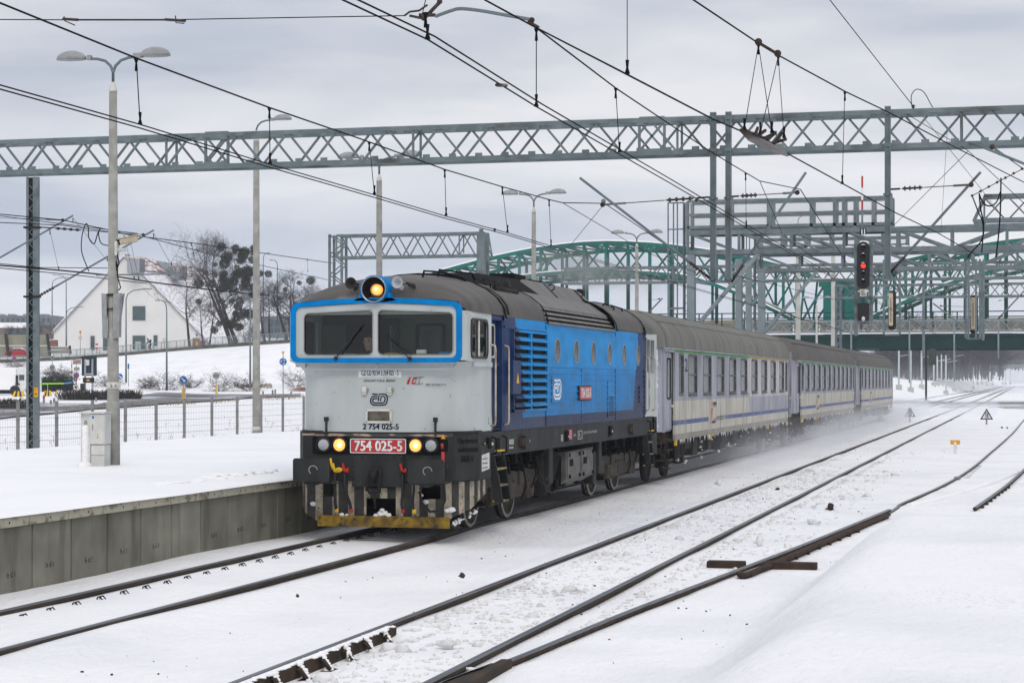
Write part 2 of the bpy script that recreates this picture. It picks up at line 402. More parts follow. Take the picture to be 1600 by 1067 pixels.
# road with snow-free patches at the foot of the embankment
def sheet(name, pix, Zs, mt, lift=.05, sub=1):
    P = [onZ(px, py, Z) for (px, py), Z in zip(pix, Zs)]
    b = MB(); b.add([(p.x, p.y, p.z + lift) for p in P], [list(range(len(P)))]); return struct(obj(name, b, mt))
def roadstrip(name, top, bot, Zt, Zb, mt):
    b = MB(); vs = []
    for (px, y0), (px2, y1) in zip(top, bot):
        p = onG(px, y0); q = onG(px2, y1)
        for k in range(5):
            r = p.lerp(q, k/4); vs.append((r.x, r.y, ground(r.x, r.y) + .10))
    for i in range(len(top)-1):
        for k in range(4): b.add([], []) ; b.f.append([i*5+k, i*5+k+1, (i+1)*5+k+1, (i+1)*5+k]); b.m.append(0); b.sm.append(True)
    b.v = vs
    return struct(obj(name, b, mt))
def lin(pts, n):
    out = []
    for i in range(n+1):
        x = pts[0][0] + (pts[-1][0]-pts[0][0])*i/n
        for (a, ya), (c, yc) in zip(pts, pts[1:]):
            if x <= c + 1e-6: out.append((x, ya + (yc-ya)*(x-a)/(c-a))); break
    return out
roadstrip('road', lin([(-60,634),(60,630),(150,634),(200,622),(250,614),(300,616),(400,618),(470,616)], 40), lin([(-60,660),(60,650),(150,640),(200,637),(260,632),(330,628),(400,622),(470,620)], 40), .8, .75, M['asphalt'])

# ================================================================ PLATFORM on the left
p = MB(); px0 = -22.35; pe = -11.42
pys = axis((0, 60, 1.0), (60, 175, 5)); pxs = [px0, px0+.4] + axis((-21.5,-12,1)) + [-11.62, -11.50, -11.44]
for y in pys:
    for x in pxs:
        ed = (x > -11.47); z = .86 + .02*noise.noise(Vector((x*.4, y*.3, 9))) - (.035 if ed else 0)
        p.v.append((x + (.03*noise.noise(Vector((0, y*1.7, 2))) if ed else 0), y, z))
k = len(pxs)
for j in range(len(pys)-1):
    for i in range(k-1): p.f.append([j*k+i, j*k+i+1, (j+1)*k+i+1, (j+1)*k+i]); p.m.append(0); p.sm.append(True)
p.box((px0, 0, -.3), (px0+.2, 175, .80)); p.box((px0, 174.8, -.3), (-11.6, 175, .8))
struct(obj('platform_snow', p, M['snow_soft']))
pw = thing('platform_wall', 'grey concrete platform edge wall of upright panels beside the track', 'wall', (-11.55, 0, 0))
y = 14.47
for i in range(58):
    q = MB(); q.bbox((-.12, y + .016, -.16), (0, y + .984, .70), .014)
    q.box((-.12, y - .03, -.2), (-.07, y + .03, .70), 1)
    pr_ = random.Random(i*7+1); zj = pr_.uniform(-.03,.04); yj = pr_.uniform(-.06,.05)
    if i < 26 and pr_.random() < .85:             # cast-in date stamp, a row of small worn digits
        z0 = .14 + zj
        for c_ in range(7):
            if c_ in (2, 5): continue
            for r_ in range(2 if c_ % 2 else 3):
                q.box((0, y + .36 + yj + c_*.03, z0 + r_*.024), (.004, y + .36 + yj + c_*.03 + pr_.uniform(.008,.018), z0 + r_*.024 + pr_.uniform(.008,.018)), 1)
    obj('concrete_panel', q, [M['wall'], M['dark']], pw)
    q = MB(); q.bbox((-.5, y - .2, .705), (.07, y + .79, .822), .012); q.box((.07, y + .30, .75), (.072, y + .325, .775), 1)
    obj('coping_slab', q, [M['coping'], M['black']], pw)
    y += 1.0
q = MB(); q.box((-.12, y, -.16), (0, 175, .70)); q.box((-.5, y-.2, .705), (.07, 175, .822)); obj('far_wall', q, M['wall'], pw)

# ================================================================ RAILS
def railmesh(pts, top=0.0, w=.072, web=True, h=.16):
    b = MB(); n = len(pts); prof = [(-w/2, top-.012), (-w/2+.012, top), (w/2-.012, top), (w/2, top-.012), (w/2, top-.045), (.012, top-.06), (.012, top-h+.025), (.07, top-h+.012), (.07, top-h), (-.07, top-h), (-.07, top-h+.012), (-.012, top-h+.025), (-.012, top-.06), (-w/2, top-.045)]
    K = len(prof)
    for i, p in enumerate(pts):
        p = Vector(p); d = Vector(pts[min(i+1, n-1)]) - Vector(pts[max(i-1, 0)]); d.z = 0; d.normalize(); a = Vector((d.y, -d.x, 0))
        for x, z in prof: b.v.append(tuple(p + a*x + Vector((0,0,z))))
    for i in range(n-1):
        for j in range(K):
            j2 = (j+1) % K; b.f.append([i*K+j, i*K+j2, (i+1)*K+j2, (i+1)*K+j]); b.m.append(1 if j in (0, 1, 2) else 0); b.sm.append(False)
    b.f.append(list(range(K))); b.m.append(0); b.sm.append(False); b.f.append([(n-1)*K+j for j in range(K)]); b.m.append(0); b.sm.append(False)
    return b
t1 = thing('railway_track', 'snow covered track under the train beside the platform wall', 'track', (0,0,0), 0, 'railway tracks in the snow')
for X in RAILX1: obj('rail', railmesh([(X, 0, 0), (X, 60, 0), (X, 200, 0), (X, 900, .4)]), [M['rail'], M['railtop']], t1)
clip = MB()
for s in (-1, 1):
    clip.tube([(0, s*.035, -.04), (.015, s*.035, .0), (.045, s*.038, .010), (.08, s*.045, -.03), (.04, 0, -.05)], .009, 5)
c0 = obj('rail_clip', clip, M['black'], t1); c0.location = (RAILX1[0] + .20, 14.6, -.048)
c0.rotation_euler = (0, 0, 0)
for i in range(1, 42):
    c1 = c0.copy(); C.objects.link(c1); c1.parent = t1; c1.location = (RAILX1[0] + .20, 14.6 + .6*i, -.048)
t2 = thing('railway_track', 'middle track of two exposed rails with churned snow between', 'track', (0,0,0), 0, 'railway tracks in the snow')
for X in RAILX2: obj('rail', railmesh([(X, 0, 0), (X, 60, 0), (X, 200, 0), (X, 900, .4)]), [M['rail'], M['railtop']], t2)
ch = MB(); ch.bbox((0, -.09, -.155), (.25, .09, -.14), .01); ch.tube([(.12,-.03,-.05),(.16,-.03,-.05),(.22,-.03,-.13)], .018, 5); ch.lathe([(.028,-.14),(.028,-.10),(.012,-.095),(.012,-.06)], (.18,.05,0), n=6)
ch.bar((.16,.03,-.12), (.40,.20,-.19), .03, .012, 1)
c0 = obj('rail_chair', ch, [M['rail'], M['black']], t2); c0.location = (RAILX2[0], 12.4, 0)
sn = MB()
for i in range(11):
    yy = 12.4 + .58*i
    if i: c1 = c0.copy(); C.objects.link(c1); c1.parent = t2; c1.location = (RAILX2[0], yy, 0)
    for k in range(6): sn.sphere((RAILX2[0] + .135 + .014*k + random.uniform(0,.02), yy + random.uniform(-.02,.03), -.012 - .026*k), (.024,.040,.024), 7, 5, 0, .3)
sn.box((RAILX2[0]+.037, 0, -.05), (RAILX2[0]+.098, 18.6, -.008))
for k in range(130): yy = 11.5+7.1*k/130; sn.sphere((RAILX2[0]+.085+random.uniform(-.02,.035), yy, -.010), (.03,.045,.012), 7, 4, 0, .3)
q = MB(); q.box((RAILX2[0]+.098, 0, -.15), (RAILX2[0]+.122, 18.62, -.014)); obj('guard_rail', q, M['rust'], t2)
obj('clinging_snow', sn, M['snow_soft'], t2)

# turnout rails, right-hand side
def pixrail(pix, Z=0.0): return [tuple(onZ(a, b, Z)) for a, b in pix]
tt = thing('turnout', 'rusty turnout rails with a check rail half buried in snow', 'turnout', (0,0,0))
def smoothpath(P, n=6):
    P = [Vector(p) for p in P]; out = []
    for i in range(len(P)-1):
        p0 = P[max(i-1,0)]; p1 = P[i]; p2 = P[i+1]; p3 = P[min(i+2, len(P)-1)]
        for k in range(n):
            t = k/n; out.append(tuple(.5*((2*p1) + (p2-p0)*t + (2*p0-5*p1+4*p2-p3)*t*t + (3*p1-p0-3*p2+p3)*t*t*t)))
    out.append(tuple(P[-1])); return out
dr = [(-4.62,12.5,0),(-4.52,15.28,0),(-4.33,16.63,0),(-4.16,18.9,0),(-4.01,20.81,0),(-3.62,24.88,0),(-3.1,30.5,0),(-2.50,37.9,0)]
obj('rail', railmesh(smoothpath(dr)), [M['rust'], M['railtop']], tt)
obj('check_rail', railmesh(smoothpath([(-3.50,24.85,.015),(-3.36,25.0,.015),(-2.95,30,.02),(-2.42,36.4,.02)]), w=.09), [M['rust'], M['rust']], tt)
q = MB(); q.bbox((-4.10,25.95,-.10),(-3.60,26.16,.03),.01); obj('sleeper', q, M['rust'], tt)
q = MB(); q.bbox((-3.38,26.0,-.1),(-2.66,26.2,.03),.01); obj('sleeper', q, M['rust'], tt)
q = MB()
for i in range(9):
    yy = 26 + i*.85; xx = -3.42 + (yy-25)*.087
    q.bbox((xx+.01, yy-.05, -.1), (xx+.10, yy+.06, -.045), .01)
obj('slide_chair', q, M['rust'], tt)
q = MB(); q.prism([(-4.62,11.5,0.0),(-4.53,15.3,0.0),(-4.44,16.3,0.0),(-4.36,16.35,0),(-4.42,11.5,0)], (0,0,-.11)); q.bbox((-4.40,13.5,-.09),(-4.30,16.5,.012),.008)
obj('frog', q, M['rail'], tt)
cr_ = [(-2.50,37.6,-.035),(-2.43,39.2,-.02),(-2.40,40.4,-.01),(-1.98,46,-.005),(-1.65,52.1,0),(-1.42,59,0),(-1.21,68.2,0),(-.9,82,0),(-.55,100,0),(-.12,130,0),(.4,160,.0)]
tb = thing('railway_rail', 'thin curved rail rising from the snow towards the right edge', 'rail')
obj('rail', railmesh(smoothpath(cr_), top=-.012, w=.06), [M['rail'], M['railtop']], tb)
q = MB()
for i in range(7): q.bar((-1.55 + .024*i, 52.2 + 1.2*i, -.07), (-1.40 + .024*i, 52.2 + 1.2*i, -.065), .02, .015)
q.bbox((-1.76,50.9,-.06),(-1.60,51.3,.0),.01); obj('fastening', q, M['post'], tb)
tb2 = thing('railway_rail', 'short rusty curved rail showing near the right edge', 'rail')
obj('rail', railmesh(smoothpath([(-.95,38.8,.0),(-.80,41,.01),(-.45,47,.015),(-.10,54.6,.015),(.3,64,0)]), top=.0), [M['rust'], M['railtop']], tb2)
q = MB()
for i in range(8): q.bbox((-.89+.062*i, 39.6+1.1*i, -.08), (-.79+.062*i, 39.75+1.1*i, -.03), .01)
obj('chairs', q, M['rust'], tb2)

tb3 = thing('railway_rail', 'faint buried rail line crossing the smooth snow near the right edge', 'rail')
obj('rail', railmesh(smoothpath([tuple(onZ(a, b_, -.05)) for a, b_ in ((1432,786),(1470,777),(1520,762),(1560,748),(1590,736))]), top=.012, w=.045, h=.1), [M['rail'], M['snow_soft']], tb3)
obj('drift', MB().tube(smoothpath([tuple(onZ(a, b_, -.07)) for a, b_ in ((1420,791),(1470,780),(1520,765),(1560,751),(1590,739))]), .07, 8), M['snow_soft'], tb3)
# far sidings on the left of the train track, seen beyond the coaches
t4 = thing('railway_track', 'faint far track left of the train beyond the last coach', 'track', (0,0,0), 0, 'railway tracks in the snow')
for X in (-14.6, -16.1): obj('rail', railmesh([(X, 176, 0), (X+.6, 260, .02), (X+2.0, 500, .2)], top=.0), [M['rail'], M['railtop']], t4)

# dark strip laid on the ground under the bridge, mottled with pale patches
b = MB(); Pt = lin([(1380,628),(1440,626),(1500,629),(1540,630),(1600,628),(1640,628)], 40); Pb = lin([(1380,630),(1440,634),(1500,637),(1540,635),(1600,639),(1640,640)], 40); vs = []
for (px, y0), (_, y1) in zip(Pt, Pb):
    j = noise.noise(Vector((px*.05,0,3)))*2.5; p = onZ(px, y0+j*.6, -.055); q = onZ(px, y1+j, -.055)
    for k in range(5): r = p.lerp(q, k/4); vs.append((r.x, r.y, ground(r.x, r.y)+.012))
b.v = vs
for i in range(40):
    for k in range(4): b.f.append([i*5+k, i*5+k+1, (i+1)*5+k+1, (i+1)*5+k]); b.m.append(0); b.sm.append(True)
struct(obj('dark_ground_strip', b, mat('dark_ground_strip', (.16,.16,.165), (.80,.80,.80), .35, .9, world=True, lo=.42, hi=.62, stretch=(.5,1,1), spec=.05)))
# churned snow lumps and dark bits: nobody could count them
lum = MB(); rr = random.Random(3)
for i in range(2300):
    if i % 3 == 2: x = rr.uniform(-4.5, -3.3)
    else: x = rr.uniform(-6.0, -4.85)
    y = 14 + 42*rr.random()**1.5
    if x > -4.6 and (y < 21 or x > -4.1 + (y-20)*.12 - .15): continue
    s = rr.uniform(.008, .03) * (1 + (rr.random() < .04)*1.8)
    lum.sphere((x, y, ground(x, y) + s*.1), (s*rr.uniform(.8,1.8), s*rr.uniform(.8,1.6), s*.8), 6, 4, 0, .35)
for side, xc in ((0, RAILX2[0]+.32), (1, RAILX2[1]+.32), (2, RAILX2[0]+.22)):   # humps over the sleeper fastenings
    for i in range(170):
        y = 18.8 + i*.3 + rr.uniform(-.05,.05); 
        if y > 70: break
        s = rr.uniform(.03,.05); lum.sphere((xc + rr.uniform(-.05,.05), y, ground(xc, y)), (s*1.6, s*1.1, s*.7), 7, 5, 0, .3)
struct(obj('churned_snow_lumps', lum, M['snow_lump']), 'stuff')
bits = MB()
for i in range(420):
    x = rr.uniform(-8.5, -2.4); y = 14 + 70*rr.random()**1.3; s = .004 + .011*rr.random()**2.2
    z = ground(x, y)
    if x > -2.5 and y < 26: continue
    bits.sphere((x, y, z + s*.4), (s*rr.uniform(.7,1.6), s, s*.8), 5, 4, i % 2, .4)
struct(obj('scattered_ballast_bits', bits, [M['rust'], M['bogie']]), 'stuff')
def chunk(px, py, s, label, mt='bogie', h=1.0):
    p = onZ(px, py, -.05); b = MB(); b.sphere((0,0,s*h*.6), (s, s*.8, s*h), 9, 6, 0, .3)
    b.sphere((-s*1.1, .02, s*.25), (s*.6, s*.4, s*.3), 6, 4, 0, .3)
    o = obj('ballast_stone', b, M[mt]); o.location = p; tag(o, label, 'stone')
chunk(722, 901, .035, 'small dark stone lying left of the middle track near rail')
chunk(465, 932, .02, 'tiny brown stone alone in smooth snow between the two tracks')
chunk(1298, 796, .06, 'rusty stub sticking out of the snow right of the track', 'rust', 1.3)
chunk(1187, 849, .06, 'grey pointed ice chunk right of the middle track', 'snow_lump', 1.2)
chunk(700, 1010, .08, 'big dirty ice block between the rails in the foreground', 'snow_lump', .5)
chunk(738, 1047, .045, 'flat dirty ice slab low between the foreground rails', 'snow_lump', .4)
chunk(1123, 757, .07, 'pale ice chunk between train track and middle track', 'snow_lump', 1.0)
chunk(1215, 765, .045, 'dark stone between the rails of the middle track', 'bogie', .7)
# ================================================================ LOCOMOTIVE (local: x right, y back, z up; origin on rail level under the buffer beam)
def livery():
    m = mat('loco_livery', (.46,.49,.485), (.40,.435,.43), 1.2, .45, col3=(.36,.32,.26), s3=9, lo3=.70, hi3=.78, spec=.06)
    t = m.node_tree; nn, ll = t.nodes, t.links; b = nn['Principled BSDF']; white = b.inputs['Base Color'].links[0].from_socket
    co = nn.new('ShaderNodeTexCoord'); sp = nn.new('ShaderNodeSeparateXYZ'); ll.new(co.outputs['Object'], sp.inputs[0]); Y, Z = sp.outputs[1], sp.outputs[2]
    def mth(op, a, b2, c=None):
        n = nn.new('ShaderNodeMath'); n.operation = op
        for i, v in enumerate((a, b2) if c is None else (a, b2, c)):
            if isinstance(v, (int, float)): n.inputs[i].default_value = v
            else: ll.new(v, n.inputs[i])
        return n.outputs[0]
    f1 = mth('GREATER_THAN', mth('MULTIPLY_ADD', Z, .317, Y), 2.84 + 3.46*.317)
    f2 = mth('LESS_THAN', mth('MULTIPLY_ADD', Z, -.323, Y), 13.61 - 3.49*.323)
    f3 = mth('GREATER_THAN', Z, 1.80)
    bright = mth('MULTIPLY', mth('MULTIPLY', f1, f2), f3)
    # white under the door, with a slanting edge
    wA = mth('LESS_THAN', Y, 1.345)
    wB = mth('MULTIPLY', mth('LESS_THAN', mth('MULTIPLY_ADD', Z, .26, Y), 1.50 + 2.72*.26), mth('LESS_THAN', Z, 2.70))
    wC = mth('GREATER_THAN', Y, 14.75)
    wh = mth('MAXIMUM', mth('MAXIMUM', wA, wB), wC)
    nz = nn.new('ShaderNodeTexNoise'); nz.inputs['Scale'].default_value = 2.2; nz.inputs['Detail'].default_value = 6
    mp = nn.new('ShaderNodeMapping'); mp.inputs['Scale'].default_value = (1, .6, 1.6); ll.new(co.outputs['Object'], mp.inputs[0]); ll.new(mp.outputs[0], nz.inputs['Vector'])
    def mixc(fac, a, b2):
        x = nn.new('ShaderNodeMix'); x.data_type = 'RGBA'
        for i, v in ((0, fac), (6, a), (7, b2)):
            if isinstance(v, tuple): x.inputs[i].default_value = (*v, 1)
            else: ll.new(v, x.inputs[i])
        return x.outputs[2]
    r = nn.new('ShaderNodeMapRange'); r.inputs['From Min'].default_value = .4; r.inputs['From Max'].default_value = .7; ll.new(nz.outputs['Fac'], r.inputs[0])
    br = mixc(r.outputs[0], (.0,.245,.60), (.006,.18,.42)); nv = mixc(r.outputs[0], (.010,.032,.11), (.028,.05,.12))
    c = mixc(bright, nv, br); c = mixc(wh, c, white)
    nz2 = nn.new('ShaderNodeTexNoise'); nz2.inputs['Scale'].default_value = 5; nz2.inputs['Detail'].default_value = 7; mp2 = nn.new('ShaderNodeMapping'); mp2.inputs['Scale'].default_value = (1, 1.6, .25); ll.new(co.outputs['Object'], mp2.inputs[0]); ll.new(mp2.outputs[0], nz2.inputs['Vector'])
    gz = nn.new('ShaderNodeMapRange'); gz.inputs['From Min'].default_value = 3.4; gz.inputs['From Max'].default_value = 1.55; gz.inputs['To Min'].default_value = -.12; gz.inputs['To Max'].default_value = .22; ll.new(Z, gz.inputs[0])
    gf = mth('ADD', nz2.outputs['Fac'], gz.outputs[0]); gm = nn.new('ShaderNodeMapRange'); gm.inputs['From Min'].default_value = .53; gm.inputs['From Max'].default_value = .86; gm.inputs['To Max'].default_value = .55; ll.new(gf, gm.inputs[0])
    c = mixc(gm.outputs[0], c, (.085,.078,.07))
    ll.new(c, b.inputs['Base Color']); return m
M['liv'] = livery()
M['whitecab'] = mat('cab_white', (.46,.49,.485), (.385,.41,.40), 1.3, .5, stretch=(1.6,1.6,.4), lo=.42, hi=.72, col3=(.27,.23,.18), s3=11, lo3=.655, hi3=.76, spec=.1)

loco = thing('locomotive', 'blue and white diesel locomotive with lit amber lamps heading the train', 'locomotive', (-9.71, 29.04, 0))
def P(name, mb, m, parent=None, label=None): return obj(name, mb, m, parent or loco, label)

def txt_mesh(s):
    cu = bpy.data.curves.new('t', 'FONT'); cu.body = s; cu.resolution_u = 3
    o = bpy.data.objects.new('t', cu); C.objects.link(o); dg = bpy.context.evaluated_depsgraph_get(); dg.update()
    me = o.evaluated_get(dg).to_mesh(); vs = [v.co.copy() for v in me.vertices]; fs = [list(p.vertices) for p in me.polygons]
    o.evaluated_get(dg).to_mesh_clear(); bpy.data.objects.remove(o); bpy.data.curves.remove(cu); return vs, fs
def text(mb, s, o, ux, uz, w_, h_, mi=0, bold=0.0):
    """flat lettering fitted into w x h with lower-left corner at o"""
    vs, fs = txt_mesh(s); o = Vector(o); ux = Vector(ux).normalized(); uz = Vector(uz).normalized()
    x0 = min(v.x for v in vs); x1 = max(v.x for v in vs); y0 = min(v.y for v in vs); y1 = max(v.y for v in vs)
    nr = ux.cross(uz)
    for k, (dx, dz) in enumerate(((0,0),(bold,0),(0,bold*.6)) if bold else ((0,0),)):
        mb.add([o + ux*((v.x-x0)/(x1-x0)*w_ + dx) + uz*((v.y-y0)/(y1-y0)*h_ + dz) + nr*(.0006*k) for v in vs], fs, mi)
FX, FZ = (1,0,0), (0,0,1)        # axes on the front;  (0,1,0),(0,0,1) on the side

# --- lower cab shell : plan curve with rounded corners
half = [(0,0),(.45,0),(.80,.015),(1.02,.06),(1.18,.15),(1.30,.29),(1.38,.47),(1.43,.70),(1.45,.95),(1.45,1.34)]
plan = [(-x, y) for x, y in half[::-1]] + half[1:]
def shell(z0, z1, y1=1.34, mi=0, off=0, mb=None):
    b = mb or MB(); pts = [(x, y+off) for x, y in plan]; n = len(pts)
    zs = [z0 + (z1-z0)*i/4 for i in range(5)]; vs = [(x, y, z) for z in zs for x, y in pts]; fs = []
    for k in range(4):
        for i in range(n-1): fs.append((k*n+i, k*n+i+1, (k+1)*n+i+1, (k+1)*n+i))
    return b.add(vs, fs, mi, True)
b = shell(1.63, 2.72)
b.add([(x, y, 2.72) for x, y in plan], [list(range(len(plan)))])
uph = [(0,-.03),(.45,-.04),(.85,-.06),(1.12,-.08),(1.33,-.09),(1.43,.0),(1.446,.2),(1.447,.55),(1.448,.95),(1.448,1.34)]
up = [(-x, y) for x, y in uph[::-1]] + uph[1:]
vs = []; fs = []; L_ = len(plan)
for k in range(6):
    t = k/5; e = t*t
    for (x0, y0), (x1, y1) in zip(plan, up): vs.append((x0+(x1-x0)*e, y0+(y1-y0)*e-.002, 2.50+.215*t))
for k in range(5):
    for i in range(L_-1): fs.append((k*L_+i, k*L_+i+1, (k+1)*L_+i+1, (k+1)*L_+i))
b.add(vs, fs, 0, True)
P('cab_nose', b, M['whitecab'])
# side of the cab above the waist, both sides, with a window opening
def cabside(s):
    b = MB(); X = 1.45*s; t = -.05*s
    def bx(y0, y1, z0, z1): b.box((X+t, y0, z0), (X, y1, z1))
    bx(-.02, .13, 2.72, 3.49); bx(1.09, 1.34, 2.72, 3.49); bx(.13, 1.09, 3.37, 3.49); bx(.13, 1.09, 2.72, 2.785)
    b.box((X - .006*s, .30, 2.64), (X + .03*s, 1.30, 2.715))
    o = P('cab_side', b, M['whitecab'])
    q = MB()
    A = [(X+.004*s, y, z) for y, z in rrect(.11, 1.11, 2.765, 3.39, .13, 5)]; B = [(X+.004*s, y, z) for y, z in rrect(.15, 1.07, 2.805, 3.35, .10, 5)]
    q.ribbon(A, B, (.014*s,0,0)); P('window_seal', q, M['rubber'], o)
    q = MB(); q.box((X, .545, 2.80), (X+.02*s, .575, 3.355)); q.box((X, .60, 2.80), (X+.012*s, .612, 3.355)); P('window_bar', q, M['cream'], o)
    q = MB(); q.box((X-.02*s, .13, 2.78), (X-.012*s, 1.09, 3.37)); P('side_window', q, M['glass'], o)
def rrect(x0, x1, z0, z1, r, n=5, zc=None):
    """rounded rectangle outline, 4(n+1) points; zc(x) lifts the upper corners"""
    pts = []
    for cx, cz, a0 in ((x1-r, z0+r, -90), (x1-r, z1-r, 0), (x0+r, z1-r, 90), (x0+r, z0+r, 180)):
        for i in range(n+1):
            a = R(a0 + 90*i/n); pts.append((cx + r*math.cos(a), cz + r*math.sin(a)))
    if zc: pts = [(x, z + (zc(x) if z > (z0+z1)/2 else 0)) for x, z in pts]
    return pts
cabside(1); cabside(-1)
# cab corners between the spectacles and the sides
b = MB()
for s in (-1, 1): b.prism([(1.28*s,-.12,2.735),(1.372*s,-.12,2.735),(1.446*s,-.035,2.735),(1.446*s,-.022,2.735),(1.28*s,.18,2.735)], (0,0,.76)); None
b.box((-1.19,-.03,2.66),(1.19,.15,2.714)); b.box((-1.19,.002,3.45),(1.19,.12,3.62)); P('cab_corner', b, M['whitecab'])
# spectacle frame
zc = lambda x: .075*(1-(x/1.36)**2)
def arch(pts, y): return [(x, y, z) for x, z in pts]
yF = -.15
outer = rrect(-1.385, 1.385, 2.700, 3.625, .13, 6, zc); mid = rrect(-1.305, 1.305, 2.775, 3.545, .08, 6, zc)
def dens(p):      # extra points along the long edges so that the arch shows
    out = []
    for i, (x, z) in enumerate(p):
        x2, z2 = p[(i+1) % len(p)]; out.append((x, z))
        if abs(x2-x) > .8:
            for k in range(1, 12):
                xx = x + (x2-x)*k/12; base = z + (z2-z)*k/12
                out.append((xx, (base - zc(x) + zc(xx)) if z > 3.2 else base))
    return out
outer, mid = dens(outer), dens(mid)
b = MB(); b.ribbon(arch(outer, yF-.03), arch(mid, yF-.03), (0,.06,0))
# skirt of the frame running back to the cab
n = len(outer); back = [(x*.985, -.0, z*1.0) for x, z in outer]
b.add([(x, yF+.03, z) for x, z in outer] + back, [(i, (i+1) % n, n+(i+1) % n, n+i) for i in range(n)])
P('spectacle_frame', b, M['blueframe'])
zt = lambda x: 3.51 - .045*abs(x)
b = MB()
winL = rrect(-1.165, -.045, 2.825, 3.455, .075, 5); winR = rrect(.045, 1.245, 2.825, 3.455, .075, 5)
lift = lambda w: [(x, z + ((.055 - .04*abs(x)) if z > 3.1 else 0)) for x, z in w]
winL, winR = lift(winL), lift(winR)
cellL = [(x, z) for x, z in rrect(-1.31, 0, 2.77, 3.61, .001, 5)]; cellR = [(x, z) for x, z in rrect(0, 1.31, 2.77, 3.61, .001, 5)]
fix = lambda c: [(x, 3.55 + zc(x) if z > 3.1 else z) for x, z in c]
for wn, ce in ((winL, fix(cellL)), (winR, fix(cellR))): b.ribbon(arch(ce, yF), arch(wn, yF), (0,.03,0))
wf = P('windscreen_surround', b, M['white'] if 0 else M['whitecab'])
for wn in (winL, winR):
    cx = sum(p[0] for p in wn)/len(wn); cz = sum(p[1] for p in wn)/len(wn)
    sh = lambda k: [(cx + (x-cx)*(1-k/ .6), cz + (z-cz)*(1-k/.34)) for x, z in wn]
    q = MB(); q.ribbon(arch(sh(-.008), yF-.008), arch(sh(.012), yF-.008), (0,.02,0)); q.ribbon(arch(sh(-.003), yF-.012), arch(sh(.001), yF-.012), (0,.01,0), 1)
    g_ = P('windscreen', q, [M['rubber'], M['cream']])
    q = MB(); q.add(arch(wn, yF+.015), [list(range(len(wn)))]); obj('pane', q, M['glass'], g_)
# wipers
for (px_, pz_, qx, qz) in ((-.63,2.77,-.22,3.27),(.57,2.76,.20,3.10)):
    q = MB(); q.sphere((px_, yF-.05, pz_), .035, 8, 6); q.tube([(px_, yF-.06, pz_), ((px_+qx)/2, yF-.05, (pz_+qz)/2), (qx, yF-.03, qz)], .0085, 5)
    q.tube([(px_+.03, yF-.05, pz_+.05), ((px_+qx)/2+.02, yF-.04, (pz_+qz)/2)], .007, 5); mx_, mz_ = (px_*.4+qx*.6), (pz_*.4+qz*.6); q.bar((mx_, yF-.025, mz_), (qx+(qx-mx_)*.1, yF-.022, qz+(qz-mz_)*.1), .012, .02)
    P('wiper', q, M['rubber'])
# cab interior
b = MB(); b.box((-1.40, 1.25, 1.7), (1.40, 1.30, 3.5)); b.box((-.95,.25,2.60),(.95,1.3,2.62)); b.box((-1.38,.2,3.52),(1.38,1.3,3.54))
b.box((-.95,1.18,2.72),(-.05,1.24,3.42),1); b.box((-.13,.95,2.62),(-.09,1.25,3.3),0); b.box((-1.02,.3,3.30),(-.12,.55,3.48),1)
A = [(x,1.22,z) for x, z in rrect(.22,.72,2.62,3.34,.05,3)]; B = [(x,1.22,z) for x, z in rrect(.27,.67,2.66,3.30,.05,3)]; b.ribbon(A, B, (0,.03,0), 1)
b.prism([(x,1.24,z) for x, z in rrect(.30,.64,2.72,3.22,.07,3)], (0,.005,0), 4)
b.box((.88,1.19,2.80),(1.10,1.24,3.20),2); b.box((.90,1.185,2.82),(1.08,1.19,3.13),3)
P('cab_interior', b, [M['cabgreen'], M['black'], M['cream'], M['brick'], M['sideglass']])
b = MB(); b.prism([(-1.3,-.08,2.76),(-1.3,.42,2.76),(-1.3,.42,2.80),(-1.3,-.08,2.82)], (2.55,0,0)); b.box((-.75,.15,2.80),(-.45,.4,2.86)); P('control_desk', b, M['dark'])
b = MB(); b.box((.10,.0,2.825),(.30,.12,2.85),0); b.box((.32,.0,2.825),(.52,.14,2.84),1); b.bbox((.60,.02,2.82),(.76,.10,2.90),.02,1); b.box((.98,.0,2.82),(1.16,.12,2.865),2); b.box((-.55,-.02,2.83),(-.38,.12,2.842),1); P('papers_on_desk', b, [M['ybright'], M['cream'], M['blueframe']])

# --- roof : loft of arcs
def roofarc(y, w_, ze, zc_, p=2.2, n=14, inset=0):
    out = []
    for i in range(n+1):
        a = math.pi * i / n; c_, s_ = math.cos(a), math.sin(a)
        out.append((w_*math.copysign(abs(c_)**(2/p), c_), y, ze + (zc_-ze)*abs(s_)**(2/p)))
    return out
def loft(b, arcs, mi=0, smooth=True):
    n = len(arcs[0]); vs = [p for a in arcs for p in a]; fs = []
    for k in range(len(arcs)-1):
        for i in range(n-1): fs.append((k*n+i, k*n+i+1, (k+1)*n+i+1, (k+1)*n+i))
    return b.add(vs, fs, mi, smooth)
b = MB()
A0 = [(1.36*math.cos(math.pi*i/14), yF-.0+.03, (3.50 if i in (0,14) else 3.60 + .095*math.sin(math.pi*i/14)**.8)) for i in range(15)]
A0 = [(x, y, max(z, 3.62 + zc(x)) if 0 < i < 14 else 3.56) for i, (x, y, z) in enumerate(A0)]
loft(b, [A0, roofarc(.02, 1.42, 3.50, 3.83, 2.3), roofarc(.22, 1.46, 3.485, 3.96, 2.2), roofarc(.55, 1.465, 3.48, 4.05, 2.1), roofarc(1.1, 1.47, 3.48, 4.11, 2.05), roofarc(1.6, 1.47, 3.48, 4.15, 2.05), roofarc(2.08, 1.47, 3.485, 4.165, 2.05)])
P('cab_roof', b, M['roofgrey'])
b = MB(); b2 = MB()
